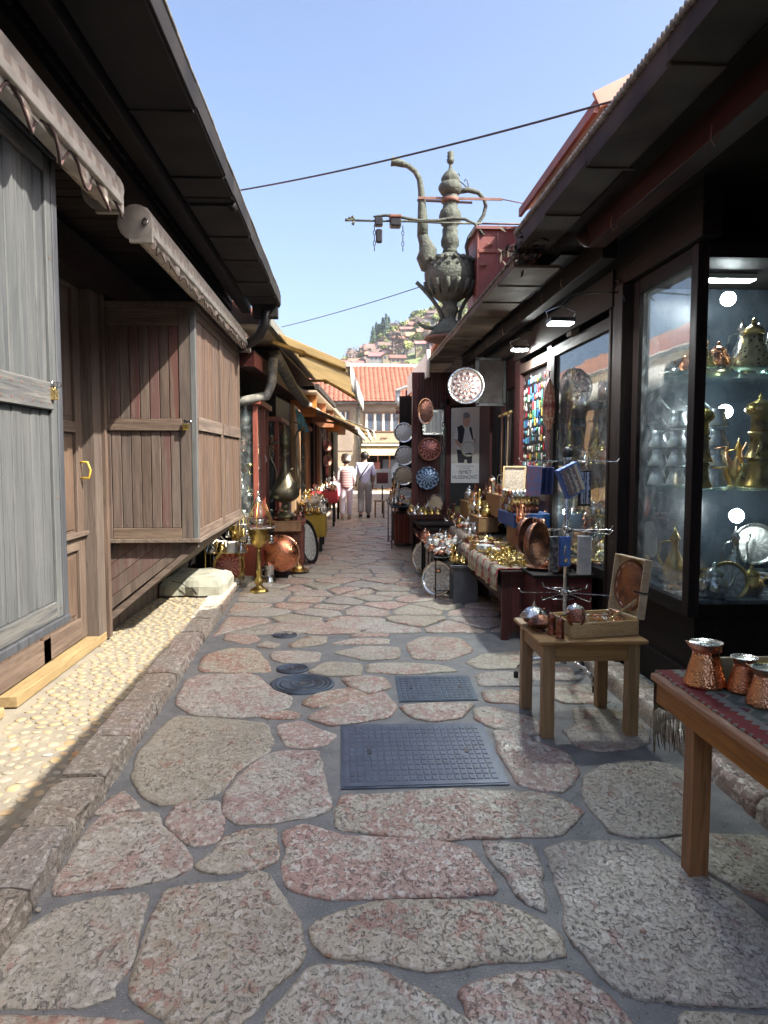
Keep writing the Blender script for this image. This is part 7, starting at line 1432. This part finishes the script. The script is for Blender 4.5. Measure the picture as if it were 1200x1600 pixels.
# ================================================================ PEOPLE walking away
def skinmesh(name,nodes,edges,mat,parent,sub=2,root=0):
    me=bpy.data.meshes.new(name); me.from_pydata([n[0] for n in nodes],edges,[]); o=bpy.data.objects.new(name,me); COL.objects.link(o); o.parent=parent; me.materials.append(mat)
    md=o.modifiers.new('skin','SKIN'); md.use_smooth_shade=True
    for i,n in enumerate(nodes): v=me.skin_vertices[0].data[i]; r=n[1]; v.radius=(r if isinstance(r,tuple) else (r,r)); v.use_root=(i==root)
    s_=o.modifiers.new('sub','SUBSURF'); s_.levels=s_.render_levels=sub; return o
def person(label,loc,H,skinm,top,bottom,shoe,hair,female=False,stepL=.16,vest=None,rz=0):
    t=thing('person',label,'person',loc,(0,0,rz)); k=H/1.7
    V=lambda x,y,z:(x*k,y*k,z*k); sh=.185 if not female else .165; hp=.09
    kL=V(-hp-.005,.05,.49); fL=V(-hp-.02,-.13,.14); kR=V(hp+.005,.06,.47); fR=V(hp,.14,.07)
    nodes=[(V(0,0,.94),.07*k),(V(0,.0,1.12),(.10*k,.07*k)),(V(0,.0,1.32),(.125*k,.08*k)),(V(0,0,1.43),(.07*k,.06*k)),(V(0,.01,1.50),.05*k),(V(0,.02,1.58),(.07*k,.085*k)),(V(0,.02,1.65),(.065*k,.08*k)),
      (V(-sh,0,1.39),.052*k),(V(-sh-.05,-.03,1.13),.042*k),(V(-sh-.045,.06,.90),.03*k),(V(sh,0,1.39),.052*k),(V(sh+.05,-.02,1.13),.042*k),(V(sh+.03,.10,.93),.03*k),
      (V(-hp,0,.84),.05*k),(kL,.05*k),(fL,.042*k),(V(-hp-.02,-.10,.06),.035*k),(V(-hp-.02,.0,.02) if False else V(-hp-.02,-.02,.03),.03*k),
      (V(hp,0,.84),.05*k),(kR,.05*k),(fR,.042*k),(V(hp,.20,.04),.035*k),(V(hp,.27,.03),.03*k)]
    E_=[(0,1),(1,2),(2,3),(3,4),(4,5),(5,6),(2,7),(7,8),(8,9),(2,10),(10,11),(11,12),(0,13),(13,14),(14,15),(15,16),(16,17),(0,18),(18,19),(19,20),(20,21),(21,22)]
    body=skinmesh('body',nodes,E_,skinm,t)
    # hands with fingers
    for s_,(hx,hy,hz_) in((-1,nodes[9][0]),(1,nodes[12][0])):
        m=M(); m.tube([(hx,hy,hz_),(hx,hy+.01,hz_-.05*k),(hx,hy+.015,hz_-.085*k)],[.02*k,.032*k,.028*k],8)
        for f in range(4): m.tube([(hx,hy+(-.022+.015*f)*k,hz_-.08*k),(hx+.003*s_,hy+(-.020+.016*f)*k,hz_-.12*k),(hx-.008*s_,hy+(-.016+.016*f)*k,hz_-(.150+(.01 if f in(1,2) else 0))*k)],[.0085*k,.008*k,.006*k],6)
        m.tube([(hx,hy+.02*k,hz_-.03*k),(hx-.01*s_,hy+.05*k,hz_-.07*k),(hx-.01*s_,hy+.055*k,hz_-.1*k)],[.011*k,.009*k,.007*k],6); m.build('hand',skinm,t)
    # clothes
    tn=[(V(0,0,.82),.168*k),(V(0,0,1.06),(.150*k,.12*k)),(V(0,-.005,1.30),(.165*k,.12*k)),(V(0,-.005,1.42),(.09*k,.075*k)),(V(-sh,0,1.39),.072*k),(V(-sh-.04,-.02,1.22),.063*k),(V(-sh-.05,-.02,1.10),.055*k),(V(sh,0,1.39),.072*k),(V(sh+.04,-.02,1.22),.063*k),(V(sh+.05,-.02,1.10),.055*k)]
    te=[(0,1),(1,2),(2,3),(2,4),(4,5),(5,6),(2,7),(7,8),(8,9)]
    if female: tn+= [(V(-sh-.045,.05,.93),.04*k),(V(sh+.035,.08,.95),.04*k)]; te+=[(6,10),(9,11)]
    skinmesh('shirt',tn,te,top,t)
    if vest: 
        skinmesh('quilted_vest',[(V(0,0,.80),(.20*k,.165*k)),(V(0,0,.98),(.19*k,.16*k)),(V(0,0,1.16),(.195*k,.155*k)),(V(0,-.005,1.33),(.21*k,.15*k)),(V(0,-.005,1.44),(.15*k,.10*k))],[(0,1),(1,2),(2,3),(3,4)],vest,t)
    bn_=[(V(0,0,.93),.150*k),(V(-hp,.0,.84),.115*k),(tuple(kL),.092*k),(tuple(fL),.080*k),(V(hp,.0,.84),.115*k),(tuple(kR),.092*k),(V(hp,.13,.11),.080*k),(V(0,0,1.06),.13*k)]
    skinmesh('trousers',bn_,[(0,1),(1,2),(2,3),(0,4),(4,5),(5,6),(0,7)],bottom,t)
    for (a,b) in(((-hp-.02,-.16,.10),(-hp-.02,-.06,.04)),((hp,.10,.045),(hp,.30,.035))):
        m=M(); A=Vector(V(*a));B_=Vector(V(*b)); m.tube([A,A.lerp(B_,.5),B_],[.045*k,.052*k,.035*k],10); m.build('shoe',shoe[0],t); m=M(); m.tube([A+Vector((0,0,-.022)),A.lerp(B_,.5)+Vector((0,0,-.028)),B_+Vector((0,0,-.02))],[.04*k,.046*k,.03*k],10); m.build('shoe_sole',shoe[1],t)
    return t,k,V
MS=simple('skin',(.50,.30,.21),None,20,.55,0,.05); 
lilac=simple('pale_lilac_shirt',(.62,.62,.80),(.55,.55,.72),5,.8,0,.4,9,0,bd=.01); grt=simple('light_grey_trousers',(.40,.39,.38),(.34,.33,.32),6,.85,0,.4,9,0,bd=.01); blk=simple('black_hair',(.015,.012,.012),(.03,.025,.02),60,.5,0,.6,90); whs=simple('white_sleeve',(.82,.82,.84),None,6,.8,0,.4,9,0); wht=simple('white_trousers',(.78,.76,.84),(.68,.67,.76),6,.85,0,.4,9,0,bd=.01)
p=aty(570,806,18.9); t,k,V=person('person walking away in a pale lilac shirt and grey trousers with black bag strap',(p.x,18.9,0),1.70,MS,lilac,grt,(simple('dark_shoe',(.03,.03,.035),None,9,.6),MAT['white']),blk,rz=R(-2))
m=M().sph((0,-.005,1.62*k),.108*k,10,1.0)
for i in range(0): pass
o=m.build('hair',blk,t); 
for i,v in enumerate(o.data.vertices): v.co+=v.co.normalized()*0+Vector((noise.noise(v.co*22)*.014,noise.noise(v.co*22+Vector((5,0,0)))*.014,noise.noise(v.co*22+Vector((0,7,0)))*.014))
for s_ in(-1,1): M().sph((s_*.095*k,.03,1.58*k),.022*k,5).build('ear',MS,t)
m=M(); m.sph((0,.115*k,1.575*k),.016*k,5); m.build('nose',MS,t)
m=M(); m.tube([V(.12,-.10,1.42),V(.05,-.150,1.30),V(-.06,-.150,1.14),V(-.145,-.125,1.0)],.014,6); m.build('bag_strap',MAT['black'],t)
p=aty(541,808,18.3); t,k,V=person('person in a pink striped quilted vest, white trousers and white cap walking away',(p.x,18.4,0),1.58,MS,whs,wht,(simple('tan_shoe',(.38,.28,.2),None,9,.7),MAT['white']),blk,True,vest=striped('pink_quilted_cloth',(.58,.41,.38),(.30,.17,.21),'z',.062),rz=R(3))
M().sph((0,0,1.60*k),.10*k,8,.95).build('hair',blk,t); m=M(); m.lathe([(.125*k,1.585*k),(.130*k,1.65*k),(.125*k,1.72*k),(.09*k,1.785*k),(.001,1.80*k)],20,(0,.01,0)); m.bx(-.07,.07,.09,.19,1.61*k,1.625*k,.005); m.build('cap',MAT['white'],t)
for s_ in(-1,1): M().sph((s_*.09*k,.02,1.56*k),.02*k,5).build('ear',MS,t)
hb=thing('tote_bag','pale lilac flowered tote bag carried by the person in the striped vest','bag',(p.x-.30,18.35,.62),(0,R(14),R(4))); m=M(); m.bx(-.13,.13,-.05,.05,0,.34,.02); m.build('bag_body',simple('floral_lilac',(.50,.42,.58),(.62,.52,.55),16,.8,0,.3,12,0),hb); m=M(); m.tube([(-.07,0,.33),(-.03,0,.55),(.04,0,.75),(.07,0,.55),(.08,0,.33)],.01,6); m.build('strap',bpy.data.materials['floral_lilac'],hb)
# ================================================================ AIR: thin haze round everything
hz_=bpy.data.materials.new('haze_air'); hz_.use_nodes=True; ht=hz_.node_tree; ht.nodes.remove(ht.nodes['Principled BSDF']); pv=ht.nodes.new('ShaderNodeVolumePrincipled'); pv.inputs['Color'].default_value=(.78,.86,1,1); pv.inputs['Density'].default_value=.0002; pv.inputs['Anisotropy'].default_value=.2; ht.links.new(pv.outputs[0],ht.nodes['Material Output'].inputs['Volume'])
hm=M(); hm.prism([(-300,-30),(300,-30),(300,640),(-300,640)],-6,100); hb_=hm.build('haze',hz_); tag(hb_,kind='stuff'); cy.volume_bounces=0; cy.volume_step_rate=4
